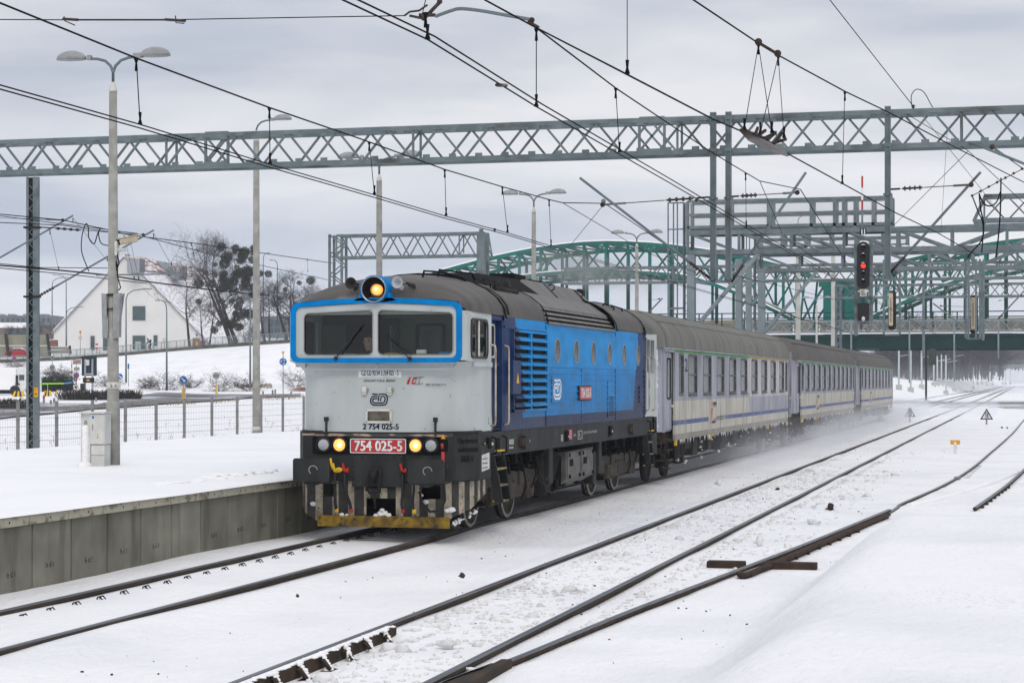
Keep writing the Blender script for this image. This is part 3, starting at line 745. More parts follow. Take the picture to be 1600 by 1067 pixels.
for y0, y1, zt_ in ((2.06, 2.14, 4.20), (4.98, 5.06, 4.20), (11.12, 11.2, 4.22), (14.28, 14.36, 4.22)):
    loft(b, [roofarc(y0, 1.485, 3.46, zt_-.02, 2.05), roofarc(y0+.01, 1.505, 3.44, zt_, 2.05), roofarc(y1-.01, 1.505, 3.44, zt_, 2.05), roofarc(y1, 1.485, 3.46, zt_-.02, 2.05)])
loft(b, [roofarc(2.14, 1.50, 3.50, 4.17, 2.05)[:6], roofarc(2.32, 1.50, 3.50, 4.17, 2.05)[:6]])
for s in (1,-1):
    for yy in (.06,): pass
P('roof_rib', b, M['black'])
b = MB(); loft(b, [roofarc(2.10, 1.455, 3.47, 4.155, 2.05), roofarc(5.02, 1.455, 3.47, 4.16, 2.05)]); 
loft(b, [roofarc(11.16, 1.455, 3.49, 4.20, 2.05), roofarc(14.32, 1.455, 3.49, 4.19, 2.05)]); loft(b, [roofarc(14.32, 1.46, 3.48, 4.18, 2.05), roofarc(15.2, 1.46, 3.48, 4.13, 2.1), roofarc(15.7, 1.44, 3.48, 3.98, 2.2), roofarc(15.95, 1.40, 3.5, 3.6, 2.3)])
P('engine_roof', b, M['roofgrey'])
# middle roof above the louvres
b = MB()
for s in (-1, 1):
    b.add([(1.26*s,5.04,3.76),(1.26*s,11.14,3.76),(.86*s,11.14,4.04),(.86*s,5.04,4.04)], [(0,1,2,3)])
    b.prism([(1.28*s,5.04,3.73),(1.28*s,5.04,3.77),(.9*s,5.04,4.03),(.8*s,5.04,4.0)], (0,6.1,0))
b.box((-.9,5.04,3.98),(.9,11.14,4.03))
P('shoulder_roof', b, M['roof2'])
b = MB()
for s in (-1, 1):
    b.add([(1.44*s,5.04,3.40),(1.44*s,11.14,3.40),(1.20*s,11.14,3.75),(1.20*s,5.04,3.75)], [(0,1,2,3)], 1)
    for i in range(4):
        x = (1.455 - .058*i)*s; z = 3.435 + .088*i
        b.prism([(x,5.07,z),(x+.035*s,5.07,z+.005),(x-.03*s,5.07,z+.055),(x-.05*s,5.07,z+.05)], (0,6.03,0), 0)
    for y in (6.55, 8.1, 9.6): b.bar((1.44*s,y,3.42), (1.22*s,y,3.74), .03, .03, 1)
P('roof_louvre', b, [M['roof2'], M['black']])
# raised hatch : black sooty front wedge then grey
def hatch(b, secs, mi=0):
    vs = []; fs = []
    for y, wb, zb, wt, zt_ in secs: vs += [(-wb,y,zb),(-wt,y,zt_),(wt,y,zt_),(wb,y,zb)]
    for k in range(len(secs)-1):
        for i in range(3): fs.append((k*4+i,k*4+i+1,k*4+i+5,k*4+i+4))
    fs += [(0,1,2,3), tuple(len(vs)-4+i for i in range(4))]
    return b.add(vs, fs, mi)
b = MB(); hatch(b, [(2.5,.62,4.04,.5,4.20),(3.6,.80,4.02,.5,4.285),(6.5,.86,4.0,.48,4.325),(7.3,.86,4.0,.48,4.33)]); 
P('sooty_hatch', b, M['black'])
b = MB(); hatch(b, [(6.6,.885,3.97,.52,4.27),(7.2,.885,3.97,.515,4.342),(11.2,.885,3.97,.50,4.35),(12.3,.80,3.97,.45,4.31),(12.9,.7,3.97,.4,4.17)])
hook = lambda y: b.tube([(.60,y,4.29),(.66,y+.01,4.32),(.72,y+.03,4.30),(.71,y+.04,4.23),(.66,y+.03,4.20)], .014, 5)
for y in (8.6, 11.3):
    b.prism([(.53,y,4.335),(.89,y,3.98),(.88,y+.02,3.96),(.50,y+.02,4.345)], (0,.10,0), 1)
P('engine_hatch', b, [M['roof2'], M['dark']])
b = MB(); hook(8.72); hook(11.42); P('lifting_hook', b, M['rust'])
b = MB(); b.bbox((-.25,7.4,4.31),(.25,8.3,4.48),.02); b.bbox((-.2,9.0,4.31),(.2,9.8,4.44),.02); P('exhaust_stack', b, M['black'])
b = MB(); b.tube([(-.35,12.7,4.1),(-.35,12.7,4.42),(-.3,9.9,4.46)], .02, 5); b.bbox((-.45,10.1,4.42),(-.1,13.0,4.46),.01); b.bbox((-.1,11.9,4.33),(.35,13.0,4.38),.01); b.bbox((.25,12.8,4.1),(.35,13.0,4.42),.01); P('roof_antenna', b, M['black'])
b = MB()
for y, r in ((3.6,.15),(4.5,.10),(5.1,.13)): b.lathe([(r,0),(r,.03),(r*.8,.05)], (.72,y,4.10), 'x', 16)
P('roof_vent_disc', b, M['dark'])
b = MB(); b.tube([(.42,.95,4.05),(.43,1.0,4.17),(.62,1.4,4.17),(.80,1.95,4.10),(.84,2.05,4.0)], .018, 6); b.tube([(.45,1.7,4.12),(.46,1.75,4.23),(.80,2.5,4.20),(.82,2.6,4.10)], .018, 6); P('roof_handrail', b, M['black'])
b = MB(); b.tube([(.9,2.2,4.05),(1.0,3.4,4.05)], .016, 5); b.tube([(1.02,3.1,3.98),(1.02,4.6,3.98)], .05, 8); b.tube([(.98,3.0,3.98),(.98,3.02,4.09),(1.06,3.02,4.09),(1.06,3.0,3.94)], .014, 5); P('roof_conduit', b, M['dark'])
b = MB()
for y in (12.3, 13.2): b.tube([(.95,y,4.02),(.95,y,4.07),(1.12,y+.3,4.0),(1.12,y+.3,3.94)], .018, 5)
P('roof_step', b, M['black'])

# --- engine room side walls
b = MB()
for s in (-1, 1):
    X = 1.45*s
    def bx(y0,y1,z0,z1,d=0): b.box((X-.04*s,y0,z0),(X+d*s,y1,z1))
    bx(2.10,14.32,1.60,3.47); bx(2.10,5.0,3.29,3.325,.025); bx(5.0,14.34,3.30,3.33,.022)
    bx(5.0,11.15,3.33,3.42,.006); bx(5.02,14.3,2.67,3.30,.018)                       # window panel
    for k in range(9): bx(5.05,14.3,1.66+.112*k,1.682+.112*k,.022)
    bx(5.0,5.05,1.62,3.4,.02); bx(11.13,11.19,1.62,3.5,.02); bx(14.3,14.36,1.60,3.62,.02)
    for y in (7.9,): bx(y,y+.012,1.62,2.66,.013)
    bx(5.45,6.25,2.03,2.50,.018); bx(10.35,10.95,1.66,2.42,.02); bx(13.7,14.1,1.95,2.3,.03)
    bx(4.98,5.06,2.15,2.25,.03)
    # frame of the big grille
    bx(2.58,5.0,3.235,3.27,.05); bx(2.58,5.0,1.90,1.94,.05); bx(2.58,2.63,1.90,3.25,.05); bx(4.94,4.99,1.90,3.25,.05); bx(3.74,3.82,1.90,3.25,.055)
    b.bbox((X, 2.34, 2.20),(X+.10*s, 2.86, 2.76), .01)
b.box((-1.42,14.4,1.6),(1.42,14.44,3.46))
P('body_side', b, M['liv'])
b = MB()
for s in (-1, 1):
    X = 1.45*s; b.box((X+.002*s,2.63,1.94),(X+.006*s,4.94,3.235),1)
    for y0, y1 in ((2.64,3.74),(3.82,4.93)):
        for k in range(9):
            z = 1.985 + .138*k
            if y0 < 3 and z < 2.80 and z > 2.18: yy = 2.88
            else: yy = y0
            b.prism([(X+.010*s,yy,z+.070),(X+.022*s,yy,z+.072),(X+.078*s,yy,z+.006),(X+.070*s,yy,z-.002)], (0,y1-yy,0))
P('side_grille', b, [M['liv'], M['black']])
for y in (5.83,7.37,8.92,10.47,11.98,13.51):
    q = MB(); X = 1.468
    o1 = [(X, y+.205*math.cos(2*math.pi*i/28), 2.975+.222*math.sin(2*math.pi*i/28)) for i in range(28)]; o2 = [(X, y+.195*math.cos(2*math.pi*i/28), 2.975+.205*math.sin(2*math.pi*i/28)) for i in range(28)]
    q.ribbon(o1, o2, (.012,0,0)); q.add([(X+.003,a,c_) for _, a, c_ in o2], [list(range(28))], 1)
    P('oval_window', q, [M['signgrey'], M['sideglass']])
# doors and the white rear cab
b = MB()
for s in (-1, 1):
    X = 1.45*s
    b.box((X-.14*s,1.34,1.60),(X-.10*s,2.10,3.47)); b.box((X-.10*s,1.34,3.40),(X,2.10,3.47)); b.box((X-.10*s,1.35,2.655),(X-.04*s,2.0,2.71)); b.box((X-.10*s,2.0,1.60),(X-.0*s,2.12,3.47))
dr_ = P('cab_door', b, M['liv'])
q = MB(); X = 1.345
q.ribbon([(X,y,z) for y, z in rrect(1.40,1.90,2.79,3.34,.06,4)], [(X,y,z) for y, z in rrect(1.43,1.87,2.82,3.31,.05,4)], (.014,0,0)); q.box((X+.004,1.43,2.82),(X+.007,1.87,3.31),1)
obj('door_window', q, [M['cream'], M['sideglass']], dr_)
b = MB(); b.box((-1.45,14.36,1.62),(1.45,15.2,3.49)); b.box((1.30,15.2,1.62),(1.45,15.9,3.49)); b.box((-1.45,15.2,1.62),(-1.30,15.9,3.49)); b.box((-1.3,15.86,1.62),(1.3,15.92,3.5)); P('rear_cab', b, M['whitecab'])
q = MB(); q.box((1.452,14.42,1.70),(1.46,14.62,3.40),1); q.box((1.452,14.72,2.62),(1.462,15.0,3.35),1); q.box((1.452,15.14,2.6),(1.462,15.52,3.35),1); q.box((1.452,14.40,1.66),(1.47,14.44,3.46),2); P('rear_cab_window', q, [M['cream'], M['sideglass'], M['navy']])
# handrails
def hr(y, z0, z1, x=1.47): q = MB(); q.tube([(x-.03,y,z0),(x+.05,y,z0+.02),(x+.06,y,z0+.08),(x+.06,y,z1-.08),(x+.05,y,z1-.02),(x-.03,y,z1)], .016, 6); P('handrail', q, M['handrail'])
for y in (1.30, 2.13): hr(y, 1.70, 3.0)
for y in (14.55, 15.3): hr(y, 1.75, 2.95)
for y in (1.30,2.13): hr(y,1.70,3.0,-1.53)
q = MB(); q.tube([(-1.18,-.02,2.69),(-1.17,-.07,2.62),(-1.08,-.09,2.60),(0,-.09,2.595),(1.08,-.09,2.60),(1.22,-.05,2.62),(1.27,0,2.69)], .013, 6); q.tube([(0,-.09,2.595),(0,-.1,2.70)], .012, 6); P('front_grab_rail', q, M['whitecab'])

# --- front fittings
hl = MB(); hl.lathe([(.19,.45),(.212,.40),(.217,-.10),(.214,-.115),(.200,-.115)], (0,yF+.02,3.83), 'y', 28, 0, True, False)
hl.prism([(-.36,yF-.03,3.655),(.36,yF-.03,3.655),(.27,yF-.03,3.70),(.235,yF-.03,3.78)] + [(.213*math.cos(R(a_)),yF-.03,3.83+.213*math.sin(R(a_))) for a_ in range(-14,-170,-12)] + [(-.235,yF-.03,3.78),(-.27,yF-.03,3.70)], (0,.2,0))
hd = P('headlight', hl, M['blueframe'])
q = MB(); q.lathe([(.202,-.118),(.195,-.125),(.186,-.11)], (0,yF+.02,3.83), 'y', 28, 0, True, False); obj('rim', q, M['chrome'], hd)
q = MB(); q.lathe([(.190,-.105),(.165,.02),(.10,.10),(.0001,.11)], (0,yF+.02,3.83), 'y', 28, 0, True, False); obj('reflector', q, M['black'], hd)
q = MB(); q.lathe([(.092,-.02),(.085,.0),(.055,.04)], (.012,yF+.02,3.825), 'y', 20, 2, True, False); q.lathe([(.088,.05),(.078,.01),(.05,-.01)], (.012,yF+.02,3.825), 'y', 20, 0); q.sphere((.005,yF+.0,3.835), (.026,.02,.024), 8, 6, 1); obj('bulb', q, [M['lampon'], M['lampcore'], M['chrome']], hd)
for x, mtl in ((-.39, 'dark'), (.36, 'lens')):
    q = MB(); q.lathe([(.016,.30),(.02,.16),(.035,.04),(.06,-.02),(.088,-.05),(.092,-.06),(.078,-.055),(.035,-.0),(.02,.03)], (x,-.12,3.93), 'y', 18); q.bbox((x-.03,.02,3.82),(x+.03,.12,3.90),.01); P('horn', q, M[mtl])
q = MB()
for i in range(3): q.sphere((.50+.03*i,.02+.02*i,3.90-.012*i), .03, 6, 5)
q.tube([(.45,.0,3.93),(.56,.1,3.90)], .02, 5); P('horn_valve', q, M['dark'])
# front grey plate / frame beam
b = MB()
fb = [(-1.45,.42),(-1.24,0),(1.20,0),(1.45,.52)]
b.prism([(-1.45,.42,.87),(-1.24,.0,.87),(1.20,0,.87),(1.45,.52,.87),(1.45,1.22,.87),(-1.45,1.22,.87)], (0,0,.76))
b.box((1.35,1.22,1.21),(1.45,15.6,1.605)); b.box((-1.45,1.22,1.21),(-1.35,15.6,1.605)); b.box((-1.35,.3,1.50),(1.35,15.5,1.60)); b.box((-1.45,15.35,.75),(1.45,15.92,1.60)); b.prism([(-1.44,.47,1.632),(-1.2,.04,1.632),(1.18,.04,1.632),(1.44,.55,1.632),(1.44,2.0,1.632),(-1.44,2.0,1.632)], (0,0,.012))
fr_ = P('main_frame', b, M['frame'])
b = MB(); b.box((-1.25,-.012,1.56),(1.2,-.003,1.60)); P('worn_edge', b, mat('worn_edge', (.06,.06,.06), (.42,.28,.20), 6, .7, lo=.52, hi=.60, stretch=(.6,1,3)))
b = MB(); b.box((-.42,-.035,.78),(.42,-.0,1.27))
for x in [-.39+.13*i for i in range(7)]:
    for z in (1.235,): b.sphere((x,-.04,z), .016, 6, 4, 1)
for z in [.82+.095*i for i in range(5)]:
    for x in (-.39,.39): b.sphere((x,-.04,z), .016, 6, 4, 1)
P('coupler_plate', b, [M['frame'], M['rust']])
q = MB(); q.tube([(.0,-.02,1.04),(.0,-.16,1.02),(.0,-.24,.98),(.0,-.27,.90),(.0,-.20,.86)], [.05,.05,.045,.035,.02], 8)
for x in (-.07,.07): q.tube([(x,-.12,1.06),(x*1.1,-.16,.98),(x*1.3-.03,-.18,.84),(x*1.4-.03,-.17,.72)], [.03,.03,.026,.03], 7)
q.tube([(-.1,-.17,.72),(.09,-.17,.72)], .028, 7); q.tube([(-.01,-.17,.72),(.0,-.17,.45)], .018, 6); q.sphere((-.07,-.18,.72), .05, 8, 6); q.box((-.05,-.05,1.0),(.06,-.0,1.12))
P('screw_coupling', q, M['dark'])
for x0, sgn in ((-.875,-1), (.875+.08,1)):
    q = MB(); q.lathe([(.13,.0),(.13,-.10),(.10,-.10),(.10,-.52)], (x0,0,1.05), 'y', 16)
    o = P('buffer', q, M['frame'])
    q = MB(); pts = [(x, z) for x, z in rrect(x0-.30 + (.02 if sgn > 0 else 0), x0+.29, .875, 1.235, .04, 3)]
    q.prism([(x,-.62,z) for x, z in pts], (0,.035,0)); q.lathe([(.24,-.58),(.12,-.50)], (x0,0,1.05), 'y', 14); q.ribbon([(x0+.03+.075*math.cos(a_),-.622,1.06+.07*math.sin(a_)) for a_ in [R(20*i) for i in range(13)]], [(x0+.03+.062*math.cos(a_),-.622,1.06+.058*math.sin(a_)) for a_ in [R(20*i) for i in range(13)]], (0,-.001,0), 1, closed=False)
    obj('buffer_head', q, [M['frame'], M['signgrey']], o)
for cx, on in ((-.89,0),(-.63,1),(.61,1),(.86,0)):
    q = MB(); zl = 1.425
    if on is not None:
        q.lathe([(.125,.02),(.128,-.05),(.105,-.06)], (cx,0,zl), 'y', 20, 0, True, False)
    o = P('lamp', q, M['rubber'])
    q = MB()
    if on: q.lathe([(.098,-.035),(.08,-.055),(.0001,-.068)], (cx,0,zl), 'y', 20, 0); q.sphere((cx+.01,-.062,zl), (.04,.012,.04), 8, 6, 1); obj('lens', q, [M['lampon'], M['lampcore']], o)
    else: q.lathe([(.103,-.03),(.08,-.052),(.0001,-.064)], (cx,0,zl), 'y', 20, 0); obj('lens', q, M['lens'], o)
for cx in (-.76,.735):
    q = MB(); q.prism([(x,-.012,z) for x, z in rrect(cx-.32,cx+.32,1.28,1.56,.03,3)], (0,.014,0)); P('lamp_housing', q, M['black'])
q = MB(); q.ribbon([(x,-.03,z) for x, z in rrect(-.455,.455,1.30,1.525,.02,3)], [(x,-.03,z) for x, z in rrect(-.443,.443,1.312,1.513,.015,3)], (0,.02,0), 1); q.box((-.45,-.024,1.305),(.45,-.004,1.52)); text(q, '754 025-5', (-.385,-.0255,1.335), FX, FZ, .77, .155, 1, .012)
P('number_plate', q, [M['redplate'], M['white']])
# box on the right front corner and its notice
q = MB(); q.prism([(1.18,-.02,.885),(1.25,-.02,.885),(1.475,.48,.885),(1.46,.60,.885),(1.18,.3,.885)], (0,0,.70)); bo = P('heating_socket_box', q, M['frame'])
d_ = Vector((.225,.50,0)).normalized(); o_ = Vector((1.262,.0,0)); nn_ = Vector((d_.y,-d_.x,0))
q = MB()
for i, (s_, w_) in enumerate((('Ogrzewanie',.46),('elektryczne',.47),('3000 V',.30))): text(q, s_, o_ + d_*(.02 if i < 2 else .08) + nn_*.016 + Vector((0,0,1.44-.135*i)), d_, FZ, w_, .10, 0, .006)
P('box_lettering', q, M['black'])
q = MB(); q.add([(1.478,.66,1.0),(1.478,1.12,1.03),(1.478,1.12,1.29),(1.478,.66,1.26)], [(0,1,2,3)]); 
for k in range(3): q.box((1.479,.70,1.19-.07*k),(1.481,1.0,1.205-.07*k),1)
q.box((1.445,.52,.88),(1.475,1.22,1.42),2)
P('paper_notice', q, [M['cream'], M['navy'], M['frame']])
# sockets, steps, hoses
q = MB(); q.box((1.02,-.03,1.42),(1.12,0,1.52)); q.prism([(1.02,-.035,1.53),(1.09,-.035,1.53),(1.055,-.035,1.60)], (0,.01,0), 1); q.bbox((1.0,-.05,1.34),(1.12,-.0,1.47),.01); P('socket', q, [M['black'], M['signyellow']])
q = MB(); q.tube([(1.06,-.06,1.33),(1.07,-.09,1.22),(1.07,-.09,1.14)], .03, 8, 0); q.tube([(1.07,-.09,1.14),(1.09,-.12,.9),(1.12,-.14,.6),(1.05,-.15,.44),(.88,-.15,.42),(.74,-.13,.56),(.70,-.1,.70)], .022, 7, 1); q.tube([(1.04,-.05,1.46),(1.05,-.05,1.38)], .022, 6, 0); P('heating_cable', q, [M['redplate'], M['rubber']])
for x, cap, xe in ((-.68,'ybright',-.64),(-.52,'redplate',-.40),(.42,'redplate',.44),(.60,'ybright',.62)):
    q = MB(); up_ = 1.02; q.tube([(x,-.05,up_),(x+.01,-.13,up_-.06),(x+.02,-.15,.75),(xe-.02,-.14,.52),(xe,-.13,.42)], .026 if x < 0 else .02, 7, 1)
    q.tube([(x-.03,-.10,up_+.12),(x,-.12,up_+.02),(x+.05,-.12,up_),(x+.06,-.12,up_+.05)], .020, 6, 0); q.sphere((x+.03,-.12,up_+.01), (.055,.03,.035), 8, 6, 0, .1) if x < 0 else None
    q.sphere((xe,-.13,.42), (.035,.03,.04), 7, 5, 0, .1)
    if x < 0 and cap == 'ybright': q.tube([(-.75,-.10,1.22),(-.73,-.11,1.10),(-.70,-.12,1.05)], .018, 6, 0); q.sphere((-.61,-.13,1.04), (.07,.03,.04), 8, 6, 0, .15)
    P('brake_hose', q, [M[cap] if cap != 'redplate' else M['red'], M['rubber']])
for x in (-.84, .875+.06):
    q = MB(); q.box((x-.015,-.06,1.57),(x+.015,-.03,1.80)); q.bbox((x-.035,-.07,1.79),(x+.035,-.02,1.86),.008); P('lamp_bracket', q, M['frame'])
for s in (-1, 1):
    q = MB(); q.tube([(s*.55,-.03,.845),(s*.55,-.2,.84),(s*1.12,-.25,.84),(s*1.2,-.1,.88),(s*1.2,.0,.95)], .012, 5); P('coupler_step_rail', q, M['frame'])
# snow plough skirt with stripes
def skirt():
    b = MB()
    top = [(-1.43,.62),(-1.36,.30),(-1.21,.04),(1.17,.04),(1.30,.22),(1.41,.55),(1.44,1.10)]
    def zb(x, y):
        return .215 if abs(x) < 1.0 else (.215 + .25*min(1, (abs(x)-1.0)/.42) + .2*max(0, min(1, (y-.4)/.7)))
    pts = []
    for (x0,y0),(x1,y1) in zip(top, top[1:]):
        L = math.hypot(x1-x0, y1-y0); k = max(1, int(round(L/.02)))
        for i in range(k): pts.append((x0+(x1-x0)*i/k, y0+(y1-y0)*i/k))
    pts.append(top[-1]); s_ = 0; run = [0]
    for a_, c_ in zip(pts, pts[1:]): s_ += math.hypot(c_[0]-a_[0], c_[1]-a_[1]); run.append(s_)
    for i in range(len(pts)-1):
        xm = (pts[i][0]+pts[i+1][0])/2; ph = (run[i] % .262)/.262; mi = 0 if ph < .44 else 1
        def strip(z0, z1a, z1b):
            for q_, z_ in ((0,0),): pass
            b.add([(*pts[i], z0[0]), (*pts[i+1], z0[1]), (*pts[i+1], z1b), (*pts[i], z1a)], [(0,1,2,3)], mi)
        holes = []
        if -.22 < xm < .27: holes = [(.27,.60),(.76,.84)]
        elif .68 < xm < 1.0: holes = [(.60,.84)]
        elif -.90 < xm < -.72: holes = [(.62,.84)]
        zlo = zb(*pts[i]); zhi = .865; cur = zlo
        for h0, h1 in holes: strip((cur,cur), h0, h0); cur = h1
        strip((cur,cur), zhi, zhi)
    return b
M['sk_w'] = mat('stripe_dirty_white', (.36,.31,.24), (.20,.17,.13), 7, .8, lo=.40, hi=.66, col3=(.05,.045,.04), s3=22, lo3=.60, hi3=.66)
M['sk_b'] = mat('stripe_black', (.028,.028,.028), (.05,.047,.043), 5, .8)
P('snow_plough', skirt(), [M['sk_w'], M['sk_b']])
q = MB(); q.box((-.9,.5,.25),(.9,.52,.9)); q.box((-1.2,.42,.80),(1.2,.44,.87)); P('plough_backing', q, M['black'])
q = MB(); q.bbox((-1.0,-.02,.155),(1.14,.05,.325),.008)
for x in (-.85,.95): q.sphere((x,-.022,.27), .025, 6, 4)
P('plough_blade', q, M['yellow'])
q = MB(); 
for (x,y,z,s_) in ((-1.08,.0,.50,.05),(1.17,.02,.44,.065),(1.11,.0,.43,.05),(-.05,.02,.33,.05),(.03,.02,.36,.06),(.10,.02,.37,.055),(.16,.02,.34,.05),(.06,.0,.42,.04),(.78,-.05,.56,.05),(.70,-.04,.66,.04),(-.6,.0,.34,.04),(-.52,.0,.335,.03)): q.sphere((x,y,z), (s_,s_*.7,s_*.7), 9, 6, 0, .25)
for k in range(22): t_ = random.random(); q.sphere((1.17+.22*t_+random.uniform(-.02,.02),.10+.75*t_,.21+.2*t_+random.uniform(-.03,.02)), (.02,random.uniform(.02,.05),random.uniform(.012,.035)), 7, 5, 0, .4)
P('frozen_snow', q, M['snow_lump'])
# logos and lettering on the front
q = MB(); q.box((-.325,-.006,2.475),(.375,-.002,2.602),1); text(q, 'CZ CD 92 54 2 754 025 - 5', (-.275,-.0075,2.505), FX, FZ, .60, .085, 0, .003); q.box((-.275,-.0085,2.488),(.32,-.0065,2.491)); P('registration_card', q, [M['navy'], M['white']])
q = MB(); text(q, 'Z\u00c1SUVKY D\u00c1LK. \u0158\u00cdZEN\u00cd', (-.23,-.006,2.405), FX, FZ, .50, .045, 0, .001); text(q, '2 754 025-5', (-.255,-.006,1.668), FX, FZ, .58, .085, 0, .008); text(q, '2', (1.455,1.12,1.74), (0,1,0), FZ, .05, .10); text(q, 'PKP INTERCITY', (.78,-.0,2.335) if 0 else (.77,-.010,2.34), (.98,.05,0), FZ, .33, .035, 0, .001); P('small_lettering', q, M['navy'])
def cdlogo(mb, o, ux, uz, sx, sz, mi=0, wd=.020):
    o, ux, uz = Vector(o), Vector(ux), Vector(uz); nr = ux.cross(uz)
    f = lambda pts: [o + ux*((x-225)/287*sx) + uz*((785-y)/190*sz) for x, y in pts]
    mb.stroke(f([(258,600),(350,600)]), wd, nr, .003, mi)
    mb.stroke(f([(350,634),(290,634),(258,644),(240,668),(232,700),(238,735),(256,758),(285,770),(440,770),(470,762),(492,742),(503,705),(508,665),(503,632),(486,610),(460,599),(375,599),(360,708)]), wd, nr, .003, mi)
    mb.stroke(f([(348,668),(295,668),(274,678),(266,700),(273,724),(292,736),(430,736),(452,728),(465,706),(471,668),(466,646),(448,634),(408,634),(395,708)]), wd, nr, .003, mi)
q = MB(); cdlogo(q, (-.135,-.004,2.03), FX, FZ, .285, .19); P('railway_emblem', q, M['navy'])
q = MB(); nr = (0,-1,0); s0 = Vector((.46,-.006,2.37)); f = lambda pts: [s0 + Vector((x,.0,z)) for x, z in pts]
q.prism(f([(0,0),(.035,0),(.058,.075),(.022,.075)]), (0,-.003,0), 0); q.prism(f([(.032,.085),(.065,.085),(.073,.105),(.040,.105)]), (0,-.003,0), 0)
q.stroke(f([(.165,.095),(.115,.095),(.085,.012),(.135,.012)]), .026, nr, .003, 0)
for dx in (.055,.11): q.stroke(f([(.165+dx,.108),(.125+dx,.108),(.10+dx,.09)]), .006, nr, .003, 1); q.stroke(f([(.10+dx,.09),(.085+dx,.012),(.10+dx,.0),(.14+dx,.0),(.15+dx,.02)]), .006, nr, .003, 1)
P('operator_emblem', q, [M['red'], M['navy']])
for x in (-.22,.19): q = MB(); q.bbox((x-.04,-.05,2.20),(x+.04,.0,2.33),.015); q.box((x-.045,-.055,2.235),(x+.045,-.0,2.243),1); q.box((x+.03,-.05,2.27),(x+.06,-.01,2.30),1); P('remote_socket', q, [M['cream'], M['signgrey']])
q = MB(); q.ribbon([(x,-.03,z) for x, z in rrect(-.205,.225,1.765,1.985,.01,2)], [(x,-.03,z) for x, z in rrect(-.17,.19,1.80,1.95,.01,2)], (0,.03,0)); q.box((-.17,-.012,1.8),(.19,-.008,1.95),1)
for k in range(14): q.box((-.17,-.018,1.80+.011*k),(.19,-.012,1.803+.011*k),1)
for x in (-.187,.207):
    for z in (1.79,1.965): q.sphere((x,-.032,z), .009, 5, 4, 2)
P('front_vent', q, [M['cream'], mat('vent_mesh', (.22,.21,.18), (.12,.09,.055), 5, .6, .2), M['black']])
# side markings
q = MB(); cdlogo(q, (1.471,5.53,2.07), (0,1,0), FZ, .60, .37, 0, .040); P('side_emblem', q, M['white'])
q = MB(); q.bbox((1.47,7.62,2.07),(1.50,8.62,2.31),.01); text(q, '754 025-5', (1.502,7.70,2.11), (0,1,0), FZ, .84, .16, 1, .012); q.bbox((1.465,7.58,2.05),(1.49,8.66,2.33),.01,2); P('side_number_plate', q, [M['pinkplate'], M['white'], M['rust']])
q = MB(); q.prism([(1.552,2.55,2.38),(1.552,2.72,2.38),(1.552,2.635,2.56)], (.002,0,0)); P('warning_triangle', q, M['signyellow'])
q = MB(); 
for k in range(9): q.box((1.468,10.42,1.72+.045*k),(1.478,10.88,1.735+.045*k))
P('side_vent', q, M['black'])
q = MB(); X = 1.452
for (y0,y1,z0,z1,mi) in ((2.45,2.75,1.37,1.46,0),(2.45,2.72,1.30,1.335,0),(6.20,6.36,1.32,1.44,0)): 
    for k in range(5): q.box((X,y0,z0+(z1-z0)*k/5),(X+.002,y1,z0+(z1-z0)*(k+.55)/5),0)
text(q, 'CZ-CD 92 54 2 754 025-5', (X,8.1,1.40), (0,1,0), FZ, 1.25, .045); text(q, '75,1t', (X,3.65,1.36), (0,1,0), FZ, .25, .06); text(q, '55t', (X,7.25,1.38), (0,1,0), FZ, .2, .04); q.ribbon([(X,y,z) for y,z in rrect(7.62,7.98,1.31,1.47,.01,2)], [(X,y,z) for y,z in rrect(7.64,7.96,1.32,1.46,.01,2)], (.002,0,0)); text(q, 'R', (X,7.72,1.34), (0,1,0), FZ, .1, .09)
text(q, '|<-', (X,12.6,1.40), (0,1,0), FZ, .3, .04); P('frame_lettering', q, M['cream'])
q = MB(); q.bbox((1.45,6.50,1.30),(1.49,6.72,1.50),.01,0); q.bbox((1.45,6.76,1.33),(1.475,7.02,1.51),.005,1); q.bbox((1.45,10.45,1.30),(1.49,10.70,1.50),.01,0); q.sphere((1.50,6.62,1.39), .025, 7, 5, 2); q.sphere((1.50,10.58,1.39), .025, 7, 5, 2)
for y in (1.02,): q.bbox((1.45,y,1.35),(1.50,y+.18,1.52),.01,0); q.sphere((1.52,y+.1,1.42), .03, 7, 5, 2); q.box((1.45,.92,1.36),(1.455,.97,1.45),3)
q.bbox((1.45,1.56,1.31),(1.455,1.86,1.50),.002,0); q.bbox((1.44,1.56,1.285),(1.53,1.88,1.31),.005,3)
for y in (3.35,12.75): q.lathe([(.10,-.07),(.13,.0)], (1.53,y,1.38), 'x', 14, 4); q.bbox((1.45,y-.25,1.32),(1.52,y-.12,1.46),.01,5)
q.bbox((1.45,14.95,1.285),(1.52,15.2,1.31),.005,3); q.bbox((1.45,15.0,1.31),(1.455,15.2,1.5),.002,0)
P('frame_fitting', q, [M['black'], M['pinkplate'], M['chrome'], M['ybright'], M['frame'], M['rust']])
for y in (1.34,1.98,14.72,15.38): q = MB(); q.tube([(1.45,y,1.25),(1.53,y,1.27),(1.53,y,1.50),(1.45,y,1.53)], .013, 6); P('step_handle', q, M['black'])
